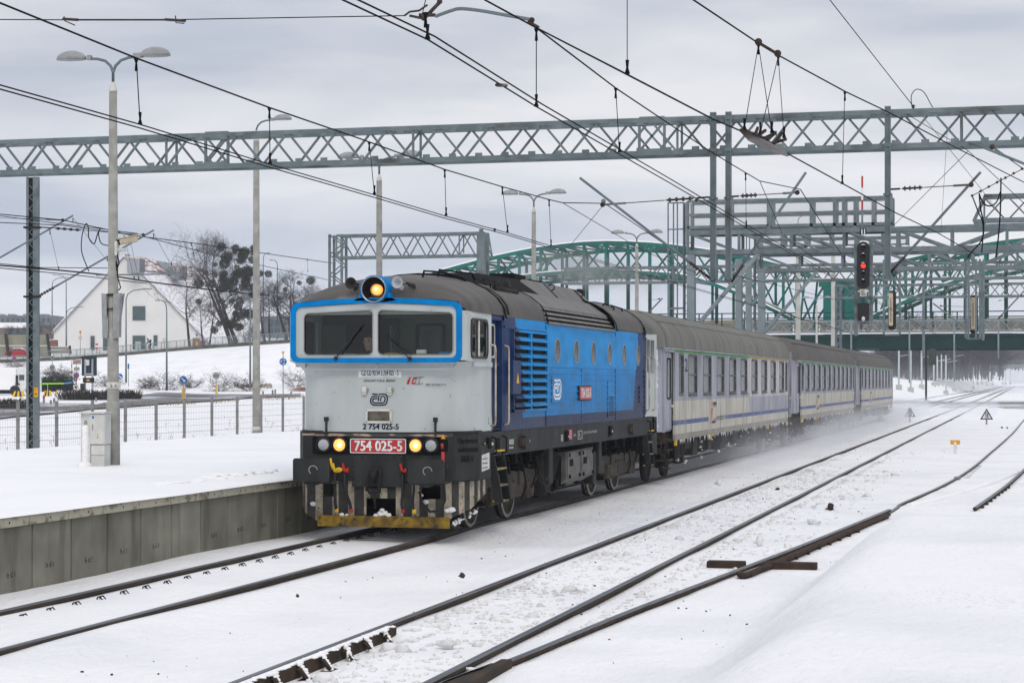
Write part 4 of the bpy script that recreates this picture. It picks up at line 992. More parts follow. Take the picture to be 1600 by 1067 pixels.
# ladders
def ladder(yt0, yt1, yb0, yb1, zb=.46):
    q = MB(); X0, X1 = 1.36, 1.50
    for a_, c_ in ((yt0,yb0),(yt1,yb1)): q.bar((X0+.07,a_,1.22),(X0+.12,c_,zb), .14, .03)
    for k, z in enumerate((zb, zb+.26, zb+.53)):
        t = (z-zb)/(1.22-zb); ya, yc = yb0+(yt0-yb0)*t, yb1+(yt1-yb1)*t
        q.box((X0,ya,z),(X1+.02,yc,z+.03), 1)
    P('cab_steps', q, [M['frame'], mat('step_worn', (.10,.09,.07), (.40,.28,.08), 7, .7)])
ladder(1.35,1.98,1.72,2.22); ladder(14.5,14.9,14.72,15.18,.50)
# bogies
def wheel(parent, x, y, r=.5, rim='chrome'):
    s = 1 if x > 0 else -1
    q = MB(); q.lathe([(r,-.07*s),(r,.055*s),(r-.035,.065*s),(r-.07,.06*s),(r-.09,.03*s),(.16,.02*s),(.13,.09*s),(.0001,.10*s)], (x,y,r), 'x', 32, 0)
    o = obj('wheel', q, M['bogie'], parent)
    q = MB(); q.lathe([(r+.001,.0*s),(r-.005,.066*s),(r-.055,.068*s)], (x,y,r), 'x', 32, 0, True, False); obj('tyre', q, mat_tyre, o)
mat_tyre = mat('wheel_tyre', (.30,.29,.26), (.22,.21,.19), 6, .4, .5)
def bogie(y0, y1, rev=False):
    yc = (y0+y1)/2; e = thing  # side frame plates are parts of the locomotive
    q = MB()
    for s in (-1, 1):
        x0, x1 = 1.06*s, 1.16*s
        prof = [(y0+.15,.85),(y1-.65,.88),(y1-.05,.84),(y1,.74),(y1-.25,.64),(y1-.55,.60),(y1-1.1,.42),(y0+1.1,.36),(y0+.6,.50),(y0,.52),(y0-.05,.72)]
        q.prism([(x0,y,z) for y, z in prof], (x1-x0,0,0)); q.bbox((1.14*s,yc-.9,.62),(1.20*s,yc-.55,.86),.02); q.bbox((1.14*s,yc+.6,.62),(1.20*s,yc+.9,.86),.02)
        for yy in (yc-1.2, yc+1.2): q.bbox((1.10*s,yy-.20,.36),(1.24*s,yy+.20,.66),.04); q.lathe([(.13,0),(.12,.05),(.06,.07)], (1.22 if s>0 else -1.29,yy,.5), 'x', 14)
        for yy in (yc-.35, yc-.1, yc+.25): q.sphere((1.17*s,yy,.70), .03, 6, 5)
        q.bbox((1.12*s,yc-.12,.44),(1.19*s,yc+.12,.60),.02)
    P('bogie_frame', q, M['bogie'])
    q = MB()
    for yy in (yc-.45, yc+.45, yc-1.5, yc+1.5):
        for k in range(5): q.lathe([(.10,.86+.065*k),(.13,.885+.065*k),(.10,.91+.065*k)], (1.12,yy,0), 'z', 12)
        q.tube([(1.2,yy+.3,.85),(1.2,yy+.12,1.21)], .03, 6); q.bbox((1.15,yy-.35,1.0),(1.25,yy-.20,1.21),.02)
    q.tube([(1.24,yc+.3,1.15),(1.30,yc+.45,.9),(1.30,yc+.65,.6),(1.28,yc+.4,.40)], .016, 5); q.tube([(1.24,yc+1.3,1.15),(1.32,yc+1.2,.95),(1.30,yc+1.35,.75),(1.28,yc+1.1,.55)], .016, 5)
    q.box((-1.0,y0+.1,.35),(1.0,y1-.1,1.2)); P('suspension', q, M['black'])
    for yy in (yc-1.2, yc+1.2):
        for s in (-1, 1): wheel(loco, .76*s, yy)
bogie(1.35, 5.75); bogie(10.75, 15.05)
# things hanging between the bogies
q = MB(); X = 1.30
q.prism([(X,7.25,.55),(X,7.25,1.08),(X,9.65,1.10),(X,9.65,.55)], (-2.6,0,0)); q.prism([(X,7.25,.55),(X-.5,7.15,.28),(-X+.5,7.15,.28),(-X,7.25,.55)], (0,2.4,0))
for k in range(2):
    y = 7.33+1.2*k; q.bbox((X,y,.58),(X+.02,y+1.05,1.07),.008); q.bbox((X+.02,y+.15,.80),(X+.028,y+.45,.93),.004,1)
    for yy in (y+.1,y+.95): q.bbox((X+.02,yy,.98),(X+.04,yy+.05,1.05),.005,1); q.bbox((X+.02,yy,.57),(X+.05,yy+.05,.64),.005,1)
    q.bbox((X-.25,y+.40,.405),(X-.17,y+.65,.44),.004,1)
P('battery_box', q, [mat('box_grey', (.13,.125,.115), (.085,.08,.075), 4, .6, col3=(.05,.05,.05), s3=5, lo3=.55, hi3=.75), M['black']])
q = MB(); q.prism([(1.22,6.5,1.15),(1.22,7.2,1.0),(1.22,7.2,.45),(1.0,7.1,.28),(1.0,6.2,.28),(1.22,6.4,.45)], (-2.2,0,0)); q.lathe([(.10,-.02),(.10,.02),(.05,.03)], (1.23,6.75,.50), 'x', 14); P('fuel_tank', q, M['black'])
q = MB(); q.lathe([(.42,-.5),(.44,-.3),(.44,.0),(.38,.05)], (1.20,5.95,.76), 'x', 20); P('air_reservoir', q, M['dark'])
q = MB(); q.bbox((1.22,5.75,.55),(1.34,6.05,1.22),.02); q.bbox((1.2,10.05,.55),(1.34,10.35,1.22),.03); q.bbox((1.1,9.7,.35),(1.3,10.0,1.0),.02); P('frame_bracket', q, M['frame'])
q = MB(); q.tube([(1.28,4.95,1.1),(1.3,5.2,.75),(1.3,5.6,.45),(1.3,6.1,.38)], .02, 6); q.tube([(1.26,4.9,.9),(1.3,5.3,.6),(1.3,6.0,.42)], .014, 6); q.tube([(1.3,9.3,1.15),(1.34,9.5,1.22),(1.34,10.6,1.20)], .025, 6); q.tube([(1.25,10.0,.30),(1.25,9.75,.25),(1.25,9.5,.30)], .014, 5)
for k in range(26):
    a_ = random.uniform(4.5,11.5); z_ = random.uniform(.35,1.0); q.bbox((1.0,a_,z_),(1.0+random.uniform(.05,.2),a_+random.uniform(.05,.3),z_+random.uniform(.04,.2)),.01)
P('underframe_pipe', q, M['dark'])
q = MB(); q.box((-1.0,5.5,.32),(.95,11,1.25)); q.box((-.3,.6,.5),(.3,15,1.3)); P('underframe_core', q, M['black'])

# driver behind the left windscreen
def skin_person(name, joints, edges, mats, label, cat='person', parts=None, sub=2):
    """joints: name -> (x,y,z,radius)"""
    me = bpy.data.meshes.new(name); o = bpy.data.objects.new(name, me); C.objects.link(o)
    bm = bmesh.new(); lay = bm.verts.layers.skin.verify(); V = {}
    for k, (x,y,z,r) in joints.items():
        v = bm.verts.new((x,y,z)); V[k] = v
        rr_ = r if isinstance(r, tuple) else (r, r); v[lay].radius = rr_; v[lay].use_root = (k == 'pelvis')
    for a_, c_ in edges: bm.edges.new((V[a_], V[c_]))
    bm.to_mesh(me); bm.free()
    s_ = o.modifiers.new('skin', 'SKIN'); s_.use_smooth_shade = True
    sb = o.modifiers.new('sub', 'SUBSURF'); sb.levels = sub; sb.render_levels = sub
    dg = bpy.context.evaluated_depsgraph_get(); me2 = bpy.data.meshes.new_from_object(o.evaluated_get(dg))
    o.modifiers.clear(); o.data = me2
    for m_ in mats: me2.materials.append(m_)
    tag(o, label, cat); return o
def paint(o, fn):
    for p in o.data.polygons: p.material_index = fn(p.center)
J = {'pelvis':(0,0,0,.15),'waist':(0,-.01,.18,.13),'chest':(0,-.02,.38,(.17,.12)),'neckb':(0,-.02,.52,.07),'neck':(0,-.03,.58,.055),'head1':(0,-.05,.655,(.072,.085)),'head2':(0,-.045,.73,(.085,.10)),'head3':(0,-.035,.79,(.06,.075)),'nose':(0,-.155,.70,.012),'chin':(0,-.125,.625,.03),
 'shL':(-.19,-.02,.47,.07),'elL':(-.26,-.14,.24,.05),'wrL':(-.14,-.36,.20,.035),'shR':(.19,-.02,.47,.07),'elR':(.27,-.14,.24,.05),'wrR':(.16,-.36,.20,.035),
 'hpL':(-.10,-.05,-.03,.10),'knL':(-.12,-.45,.0,.075),'anL':(-.12,-.48,-.38,.05),'toL':(-.12,-.62,-.42,.04),'hpR':(.10,-.05,-.03,.10),'knR':(.12,-.45,.0,.075),'anR':(.12,-.48,-.38,.05),'toR':(.12,-.62,-.42,.04)}
E_ = [('pelvis','waist'),('waist','chest'),('chest','neckb'),('neckb','neck'),('neck','head1'),('head1','head2'),('head2','head3'),('head2','nose'),('head1','chin'),('chest','shL'),('shL','elL'),('elL','wrL'),('chest','shR'),('shR','elR'),('elR','wrR'),('pelvis','hpL'),('hpL','knL'),('knL','anL'),('anL','toL'),('pelvis','hpR'),('hpR','knR'),('knR','anR'),('anR','toR')]
for sd, sg in (('L',-1),('R',1)):
    wx, wy, wz, _ = J['wr'+sd]; J['pa'+sd] = (wx, wy-.06, wz, (.035,.016)); E_.append(('wr'+sd,'pa'+sd))
    for i in range(4): nm = f'f{sd}{i}'; J[nm] = (wx+(-.03+.02*i), wy-.11, wz-.005, .009); J[nm+'b'] = (wx+(-.03+.02*i), wy-.14+.006*abs(i-1.4), wz-.03, .008); E_ += [('pa'+sd,nm),(nm,nm+'b')]
    J['th'+sd] = (wx-sg*.05, wy-.06, wz-.005, .010); J['th'+sd+'b'] = (wx-sg*.06, wy-.09, wz-.015, .009); E_ += [('pa'+sd,'th'+sd),('th'+sd,'th'+sd+'b')]
drv = skin_person('person', J, E_, [M['cloth'], M['skin']], 'driver in dark blue jacket seated behind the left windscreen', 'person')
paint(drv, lambda c: 1 if (c.z > .56 or (c.y < -.38 and .1 < c.z < .26)) else 0)
drv.location = loco.location + Vector((-.38, .74, 2.34)); drv.rotation_euler = (0,0,R(-8))
q = MB(); q.sphere((0,-.03,.775), (.088,.10,.075), 14, 9, 0, .03); q.sphere((0,.01,.73), (.088,.085,.09), 12, 8, 0, .03); obj('hair', q, M['hair'], drv)
q = MB()
for s in (-1,1): q.sphere((s*.034,-.128,.712), (.012,.008,.007), 7, 5, 0); q.tube([(s*.018,-.135,.732),(s*.052,-.122,.732)], .005, 5); q.sphere((s*.088,-.045,.70), (.012,.02,.032), 7, 5, 1)
q.tube([(-.024,-.128,.652),(.024,-.128,.652)], .005, 5, 2); obj('face', q, [M['black'], M['skin'], M['redplate']], drv)
q = MB(); q.bbox((-.62,.55,2.12),(-.06,1.0,2.22),.04); q.bbox((-.62,.95,2.2),(-.06,1.05,2.85),.04); q.bbox((-.42,.7,1.65),(-.26,.9,2.12),.02); P('driver_seat', q, M['black'])
# ================================================================ COACHES
def coachmat(name, base, dirt, ux=.35):
    return mat(name, base, dirt, 1.6, .6, stretch=(1,1,.5), lo=.42, hi=.68, col3=tuple(c*.5 for c in dirt), s3=5, st3=(1,1.3,.10), lo3=.52, hi3=.74, bump=.08)
CM = [coachmat('lilac_paint', (.34,.345,.395), (.24,.24,.27)), coachmat('cream_paint', (.50,.475,.405), (.36,.335,.285)), coachmat('blue_band', (.06,.09,.23), (.15,.17,.27)),
      coachmat('green_band', (.04,.36,.04), (.06,.28,.05)), coachmat('yellow_band', (.58,.38,.03), (.45,.32,.05)), coachmat('skirt_dirt', (.24,.22,.19), (.30,.27,.225)), coachmat('grubby_white', (.50,.48,.47), (.38,.36,.38))]
M['croof'] = mat('coach_roof', (.165,.16,.14), (.125,.12,.105), .9, .75, stretch=(.4,3,.4), col3=(.25,.24,.215), s3=1.3, lo3=.58, hi3=.75, st3=(.3,4,.3))
M['croof2'] = mat('coach_roof_dark', (.115,.105,.095), (.09,.083,.075), .9, .75, stretch=(.4,3,.4), col3=(.15,.14,.13), s3=1.3, lo3=.6, hi3=.75, st3=(.3,4,.3))
M['cwin'] = mat('coach_upper_glass', (.022,.030,.028), (.085,.098,.094), 3.0, .2, 0, stretch=(1,2.2,1), lo=.42, hi=.60, spec=.12)
M['cwin2'] = mat('coach_lower_glass', (.014,.017,.017), (.10,.11,.107), 3.4, .2, 0, stretch=(1,4,.35), lo=.54, hi=.62, spec=.12)
M['cframe'] = mat('window_frame_grey', (.085,.085,.09), (.14,.14,.15), 3, .6, spec=.1)
def coach(Y0, label, wins, smalls, roof, swap=None, logo_y=7.9, L=27.4, detail=True):
    r = thing('passenger_coach', label, 'railway coach', (-9.71, Y0, 0), 0, 'passenger coaches behind the locomotive')
    Z0, Z1 = .97, 3.21; S0, S1 = 2.35, L-1.35
    holes = [(y, y+w_) for y, w_ in wins] + smalls; holes.sort()
    b = MB()
    for s in (1, -1):
        X = 1.41*s
        def q(y0, y1, z0, z1, mi): b.box((X-.05*s,y0,z0),(X,y1,z1), mi)
        sw = swap if swap else 99
        for (a_, c_, f2) in ((S0, min(sw,S1), 0), (min(sw,S1), S1, 1)):
            if c_ - a_ < .01: continue
            q(a_,c_,Z0,1.12,5); q(a_,c_,1.12,1.34,1); q(a_,c_,1.34,1.455,2); q(a_,c_,1.455,1.93,1 if not f2 else 0); q(a_,c_,1.93,2.07, 0 if not f2 else 6); q(a_,c_,3.09,3.135,0 if not f2 else 6); q(a_,c_,3.135,Z1,3 if not f2 else 4)
        prev = S0
        for y0, y1 in holes + [(S1, S1)]:
            q(prev, y0, 2.07, 3.09, 0 if not (swap and (prev+y0)/2 > swap) else 6); prev = y1
    # sloping end parts with doors
        for (ya, yb, e) in ((0, S0, 0), (L, S1, 1)):
            sg = 1 if e == 0 else -1
            b.add([(1.30*s,ya,1.22),(1.36*s,ya+sg*.95,1.22),(1.36*s,ya+sg*.95,3.24),(1.30*s,ya,3.24)], [(0,1,2,3)], 0)
            b.box((1.26*s,ya+sg*.95,1.2),(1.30*s,yb,3.24), 0)
            b.box((1.26*s,ya+sg*.93,1.2),(1.41*s,ya+sg*1.0,3.24), 0); b.box((1.30*s,ya+sg*.9,3.12),(1.41*s,yb,3.22), 0)
    for ya in (0, L): b.box((-1.30,ya-.02,1.1),(1.30,ya+.02,3.5), 0)
    q_ = obj('body', b, CM, r)
    b = MB()
    secs = [roofarc(0, 1.30, 3.22, 4.02, 2.3), roofarc(.4, 1.36, 3.21, 4.12, 2.3), roofarc(1.2, 1.43, 3.20, 4.17, 2.35), roofarc(S0, 1.44, 3.20, 4.18, 2.35)]
    k_ = 8
    for i in range(1, k_): secs.append(roofarc(S0 + (S1-S0)*i/k_, 1.44, 3.20, 4.18, 2.35))
    secs += [roofarc(S1, 1.44, 3.20, 4.18, 2.35), roofarc(L-.8, 1.42, 3.20, 4.16, 2.35), roofarc(L, 1.30, 3.22, 4.02, 2.3)]
    loft(b, secs); b.add([p for p in secs[0]], [list(range(15))]); b.add([p for p in secs[-1]], [list(range(15))])
    ro = obj('roof', b, roof, r)
    b = MB()
    for i in range(7):
        y = 1.2 + i*(L-2.4)/6; loft(b, [roofarc(y-.02, 1.45, 3.20, 4.19, 2.35), roofarc(y+.02, 1.45, 3.20, 4.19, 2.35)])
    for a_ in (3, 11, 5, 9):
        p_ = roofarc(0, 1.44, 3.2, 4.18, 2.35)[a_]; b.box((p_[0]-.015,1.3,p_[2]-.01),(p_[0]+.015,L-1.3,p_[2]+.012))
    obj('roof_seam', b, M['dark'] if not detail else roof, r)
    b = MB()
    b.tube([(1.40,.9,3.19),(1.46,1.2,3.20),(1.46,L-1.2,3.20)], .018, 5); obj('rain_gutter', b, CM[0], r)
    X = 1.41
    for y0, w_ in wins:
        b = MB(); y1 = y0+w_
        b.box((X-.045,y0,2.07),(X-.035,y1,2.585),1); b.box((X-.045,y0,2.585),(X-.035,y1,3.09),0)
        b.ribbon([(X+.004,y,z) for y, z in rrect(y0-.03,y1+.03,2.045,3.115,.10,4)], [(X+.004,y,z) for y, z in rrect(y0+.05,y1-.05,2.12,3.05,.08,4)], (-.045,0,0), 2); b.box((X-.036,y0+.04,2.56),(X-.006,y1-.04,2.605),2)
        b.box((X,y0+.02,2.028),(X+.03,y1-.02,2.05),2)
        obj('window', b, [M['cwin'], M['cwin2'], M['cframe']], r)
    for y0, y1 in smalls:
        b = MB(); b.box((X-.045,y0,2.07),(X-.035,y1,3.09),0)
        b.ribbon([(X+.004,y,z) for y, z in rrect(y0-.03,y1+.03,2.045,3.115,.09,4)], [(X+.004,y,z) for y, z in rrect(y0+.05,y1-.05,2.12,3.05,.07,4)], (-.045,0,0), 1); b.box((X-.036,y0+.04,2.80),(X-.006,y1-.04,2.83),1)
        obj('toilet_window', b, [M['cwin'], M['cframe']], r)
    for ya, sg in ((1.02, 1), (L-1.36+.98, -1)):
        y0, y1 = (ya, ya+1.30) if sg > 0 else (ya-.96, ya)
        b = MB(); b.box((1.30,y0,1.24),(1.335,y1,3.10),0); b.box((1.335,y0+.02,1.26),(1.345,y0+.05,3.08),2)
        b.ribbon([(1.336,y,z) for y, z in rrect((y0+y1)/2-.02,(y0+y1)/2+.52 if sg>0 else y1-.05,1.98,2.98,.08,3)], [(1.336,y,z) for y, z in rrect((y0+y1)/2+.02,(y0+y1)/2+.48 if sg>0 else y1-.09,2.02,2.94,.06,3)], (.012,0,0), 2)
        b.box((1.337,(y0+y1)/2+.02,2.02),(1.34,(y0+y1)/2+.48 if sg>0 else y1-.09,2.94),1); b.bbox((1.335,y1-.12,1.78),(1.40,y1-.02,1.84),.01,3); b.tube([(1.36,y0-.02,1.5),(1.40,y0-.02,1.55),(1.40,y0-.02,2.6),(1.36,y0-.02,2.65)], .014, 5, 3)
        obj('door', b, [CM[0], M['sideglass'], M['black'], M['cream']], r)
    if detail:
        b = MB()       # frost on the end corner
        for k in range(70):
            z = 1.3 + 1.8*k/70; b.sphere((1.31+random.uniform(0,.02), .30+random.uniform(-.12,.12)+.1*math.sin(k), z), (.02,.10,.06), 6, 4, 0, .3)
        b.add([(1.308,.0,1.25),(1.335,.45,1.25),(1.335,.40,3.15),(1.308,.0,3.15)], [(0,1,2,3)])
        obj('frost', b, M['frostw'], r)
    # underframe, steps, bogies
    b = MB(); b.box((-1.2,.1,.90),(1.2,L-.1,1.22)); b.box((-.5,3.5,.62),(.5,L-3.5,1.0))
    rnd = random.Random(int(Y0))
    for k in range(30 if detail else 22):
        y = rnd.uniform(3, L-4); w_ = rnd.uniform(.25,1.3); z = rnd.uniform(.45,.75); b.bbox((rnd.uniform(.6,.95),y,z),(rnd.uniform(1.1,1.3),y+w_,.98),.03, k % 2)
    b.lathe([(.22,0),(.26,.05),(.26,1.2),(.22,1.25)], (.95,L*.60,.62), 'y', 14, 0)
    obj('underframe', b, [M['dark'], M['black']], r)
    b = MB()
    for yc in (3.2, L-3.0):
        for s in (-1,1):
            b.prism([(1.0*s,yc-1.6,.62),(1.0*s,yc-.5,.62),(1.0*s,yc-.3,.45),(1.0*s,yc+.3,.45),(1.0*s,yc+.5,.62),(1.0*s,yc+1.6,.62),(1.0*s,yc+1.6,.80),(1.0*s,yc-1.6,.80)], (.10*s,0,0))
            for dy in (-1.25,1.25): b.bbox((1.0*s,yc+dy-.2,.32),(1.22*s,yc+dy+.2,.66),.05); b.lathe([(.12,0),(.11,.05)], (1.22 if s>0 else -1.27,yc+dy,.46), 'x', 12)
            for dy in (-.8,-.4,.4,.8): b.tube([(1.12*s,yc+dy,.6),(1.12*s,yc+dy,.95)], .07, 8); 
            b.tube([(1.2*s,yc-1.9,.35),(1.2*s,yc-1.5,.42),(1.15*s,yc-.9,.30),(1.15*s,yc,.25)], .02, 5)
        for dy in (-1.25,1.25):
            for s in (-1,1): wb = MB(); wb.lathe([(.46,-.07*s),(.46,.05*s),(.40,.06*s),(.37,.02*s),(.12,.02*s),(.10,.08*s)], (.76*s,yc+dy,.46), 'x', 24); obj('wheel', wb, M['dark'], r)
    obj('bogie', b, M['dark'], r)
    b = MB()
    for ya, sg in ((1.1,1),(L-1.1-.7,1)):
        for k in range(3): b.box((1.15,ya,.50+.25*k),(1.42+.02*(2-k),ya+.8,.525+.25*k))
        b.bar((1.3,ya,.5),(1.3,ya,1.2),.03); b.bar((1.3,ya+.8,.5),(1.3,ya+.8,1.2),.03)
    obj('entrance_steps', b, M['rust'], r)
    b = MB()
    for k in range(60 if detail else 34):
        y = rnd.uniform(.4, L-.5); s_ = rnd.uniform(.02,.05); b.sphere((rnd.uniform(.9,1.3), y, rnd.uniform(.28,.85)), (s_, s_*rnd.uniform(1,2), s_*.8), 7, 5, 0, .3)
    for k in range(90):
        y = rnd.uniform(S0, S1); b.lathe([(.014,0),(.001,-rnd.uniform(.04,.15))], (1.40,y,Z0+.005), 'z', 4, 0)
    obj('clinging_ice', b, M['snow_lump'], r)
    b = MB()
    for y in (2.5, 8.0, L-7, L-1.6): b.box((1.36,y,.84),(1.42,y+.12,.97))
    obj('jacking_mark', b, M['ybright'], r)
    b = MB()
    for ya, sg in ((0,-1),(L,1)):
        for x in (-.875,.875): b.lathe([(.10,0),(.10,.25*sg),(.22,.27*sg),(.22,.30*sg)], (x,ya,1.02), 'y', 12)
        b.bbox((-.55,ya,1.15),(.55,ya+.33*sg,3.3),.08)
    obj('gangway', b, M['black'], r)
    # emblem and number
    b = MB(); n_ = (1,0,0); X = 1.413
    f = lambda pts: [(X, logo_y+y, 1.27+z) for y, z in pts]
    b.prism(f([(0,0),(.30,0),(.50,.42),(.20,.42)]), (.003,0,0), 0); b.prism(f([(.24,.47),(.54,.47),(.60,.60),(.30,.60)]), (.003,0,0), 0); b.prism(f([(.34,0),(.85,0),(.88,.06),(.37,.06)]), (.003,0,0), 1); b.prism(f([(.62,.50),(1.05,.50),(1.08,.56),(.65,.56)]), (.003,0,0), 1)
    for k in range(3): b.stroke(f([(.62+.22*k,.44),(.70+.22*k,.59)]), .05, n_, .003, 1); b.stroke(f([(.55+.2*k,.02),(.62+.2*k,.14)]), .05, n_, .003, 1)
    if detail: text(b, 'PKP INTERCITY', (X+.002, logo_y+1.15, 1.33), (0,1,0), FZ, 1.5, .12, 1, .006); text(b, '2', (X+.002, 3.80, 2.66), (0,1,0), FZ, .38, .32, 1, .02)
    else: text(b, 'PKP INTERCITY', (X+.002, logo_y+1.15, 1.33), (0,1,0), FZ, 1.5, .12, 1, .006); text(b, '2', (X+.002, 3.0, 2.66), (0,1,0), FZ, .3, .32, 1, .02)
    b.box((X-.001, logo_y-.25, 1.335),(X+.001, logo_y+2.75, 1.46), 2)
    obj('emblem', b, [mat('faded_red', (.42,.08,.05), (.45,.25,.2), 4, .6), M['navy'], CM[1]], r)
    return r
coach(45.25, 'nearest lilac and cream coach with green then yellow band, coupled behind the locomotive', [(4.35+2.385*i, 1.40) for i in range(9)], [(2.97,3.66),(25.2,25.85)], M['croof'], swap=15.75)
coach(73.3, 'middle lilac and cream coach with darker roof, between two other coaches', [(3.9+2.18*i, 1.35) for i in range(10)], [(2.5,3.1),(25.5,25.95)], M['croof2'], detail=False)
coach(101.9, 'last lilac and cream coach at the tail of the train', [(4.1+2.65*i, 1.35) for i in range(8)], [(2.6,3.2),(25.4,25.9)], M['croof2'], detail=False, L=28.2)

# ================================================================ LAMP POSTS
def lamp_head(b, o, d, s=1.0):
    """half-dome luminaire, pointing along d (+1/-1 in x)"""
    o = Vector(o); n, m_ = 12, 5; vs = []; fs = []
    for i in range(m_+1):
        ph = math.pi/2*i/m_
        for j in range(n):
            t = 2*math.pi*j/n; x = math.cos(t)*math.cos(ph); y = math.sin(t)*math.cos(ph)
            vs.append(o + Vector((d*(.33+.31*x)*s, .17*y*s, (.17*math.sin(ph) + .02)*s)))
    for i in range(m_):
        for j in range(n): fs.append((i*n+j, i*n+(j+1)%n, (i+1)*n+(j+1)%n, (i+1)*n+j))
    fs.append(list(range(n))); b.add(vs, fs, 0, True)
    b.bbox(o + Vector((-.10*d*s if d > 0 else 0, -.05*s, .0)), o + Vector((.08*d*s if d > 0 else .08*s, .05*s, .09*s)), .01, 0)
LG = 'concrete lamp posts along the platforms'
def lamp_post(X, Y, z0, ztop, label, arms=(-1,1), rb=.105, rt=.072, mt='concrete', plate=None, rz=0):
    r = thing('lamp_post', label, 'lamp post', (X, Y, z0), rz, LG); h = ztop - z0
    b = MB(); b.lathe([(rb,0),(rb*.98,h*.15),(rt,h-.05)], n=16); b.lathe([(rt*1.05,h-.06),(rt*1.05,h-.02),(rt*.55,h+.10),(.03,h+.12)], n=12, mi=1); obj('pole', b, [M[mt], M['cream']], r)
    for d in arms:
        b = MB(); k = .045 if d > 0 else -.045
        b.tube([(0,0,h),(0,0,h+.30),(d*.05,0,h+.42),(d*.16,0,h+.52),(d*.32,0,h+.565),(d*.52,0,h+.575)], .028, 7); obj('arm', b, M['steel'], r)
        b = MB(); lamp_head(b, (d*.52,0,h+.55), d); obj('lamp_head', b, M['signgrey'], r)
    if plate:
        b = MB(); b.lathe([(rb+.004,0),(rb+.004,.13)], (0,0,plate), n=20); obj('number_band', b, M['cream'], r)
    return r
r = lamp_post(-16.45, 33.65, .85, 7.86, 'tall concrete lamp post with camera, two lamps, nearest on the left platform', rb=.112, plate=1.42)
q = MB(); q.lathe([(.128,-.05),(.126,1.15),(.115,1.2)], n=16); obj('plinth', q, M['concrete'], r)
q = MB(); 
for s_, dx in (('5', 0), ('9', .075)): text(q, s_, Vector((.005+dx,-.122+.018*(dx>0),1.45)), (1,.12+.5*dx,0), FZ, .035, .055)
obj('number', q, M['black'], r)
q = MB()
for s in (-1,1): q.prism([(s*.06,-.13,2.35),(s*.17,-.10,2.38),(s*.175,-.04,2.38),(s*.19,-.04,3.2),(s*.185,-.11,3.2),(s*.07,-.14,3.18)], (0,.02,0)); q.prism([(s*.10,-.10,2.36),(s*.12,-.10,2.36),(s*.15,.10,3.2),(s*.13,.12,3.2)], (s*.04,0,0))
q.lathe([(.14,3.15),(.145,3.17),(.14,3.19)], n=14, mi=1); q.lathe([(.14,2.9),(.145,2.91),(.14,2.92)], n=14, mi=1); obj('bracket_panel', q, [M['signgrey'], M['rust']], r)
q = MB(); q.tube([(.08,-.06,4.0),(.22,-.1,4.0)], .035, 6, 0); q.bbox((.08,-.12,3.9),(.13,0,4.16),.01,0)
q.tube([(.30,-.10,4.0),(.14,-.1,4.0)], .03, 6, 0)
obj('camera_bracket', q, M['cream'], r)
q = MB(); q.bbox((0,-.13,0),(.36,.0,.12),.03,0); q.bbox((-.012,-.12,.0),(.0,-.01,.10),.01,1); q.bbox((-.02,-.14,.115),(.42,.01,.135),.01,0); o = obj('camera', q, [M['camcream'], M['black']], r); o.location = (.10,.02,4.09); o.rotation_euler = (0,R(-12),R(40))
q = MB(); q.tube([(.12,-.08,3.95),(.17,-.1,3.75),(.12,-.1,3.62),(.10,-.08,3.8)], .012, 5); q.tube([(.12,-.08,3.75),(.14,-.1,3.5),(.20,-.1,3.3),(.16,-.1,3.25)], .012, 5); obj('cable', q, M['wire'], r)
X_ = -16.43
lamp_post(X_, 49.2, .85, 7.72, 'concrete lamp post with two lamps rising right behind the train cab roof', rb=.10)
lamp_post(X_, 66.0, .85, 8.3, 'concrete lamp post with two lamps above the middle of the locomotive roof')
lamp_post(X_, 84.6, .85, 8.3, 'concrete lamp post with two lamps before the green arch, above the rear of the locomotive')
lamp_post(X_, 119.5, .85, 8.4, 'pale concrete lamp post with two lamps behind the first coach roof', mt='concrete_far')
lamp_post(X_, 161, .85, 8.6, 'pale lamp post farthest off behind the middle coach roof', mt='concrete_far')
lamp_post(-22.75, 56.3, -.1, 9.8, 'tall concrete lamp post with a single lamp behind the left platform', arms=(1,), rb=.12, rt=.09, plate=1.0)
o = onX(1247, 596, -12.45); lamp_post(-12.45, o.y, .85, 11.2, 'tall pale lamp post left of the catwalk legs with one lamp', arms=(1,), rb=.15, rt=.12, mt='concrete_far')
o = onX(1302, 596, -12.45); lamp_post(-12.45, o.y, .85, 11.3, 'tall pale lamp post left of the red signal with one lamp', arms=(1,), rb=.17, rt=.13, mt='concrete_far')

# street lamps along the roads on the left: thin steel, curved arm
def street_lamp(px, pyb, pyt, z, label, d=1, L=1.6, tall=.2):
    p = at(px, pyb, z); t = at(px, pyt, z); h = t.z - p.z
    r = thing('street_lamp', label, 'street lamp', p, TH, 'thin steel street lamps by the road')
    b = MB(); b.lathe([(.10,0),(.085,h*.3),(.055,h-.9)], n=8); b.tube([(0,0,h-.95),(d*.08*L,0,h-.45),(d*.35*L,0,h-.12),(d*.75*L,0,h),(d*L,0,h+.03)], .05, 6); obj('pole', b, M['steel'], r)
    b = MB(); b.bbox((d*L-.1*1,-.12,h-.03),(d*L+d*.55,.12,h+.10),.04); obj('lamp_head', b, M['signgrey'], r); return r
street_lamp(81.5, 520, 434, 260, 'thin street lamp nearest the lattice mast, arm to the right')
street_lamp(103.5, 541, 430, 250, 'thin street lamp before the left corner of the white house', -1, 1.2)
street_lamp(103.8, 540, 480, 249, 'short arm lamp on a thin pole at the left corner of the house')
street_lamp(197, 598, 452, 185, 'curved street lamp right of the nearest lamp post, before the house', 1, 1.9)
street_lamp(260.5, 610, 470, 178, 'curved street lamp before the right end of the house wall', -1, .5)
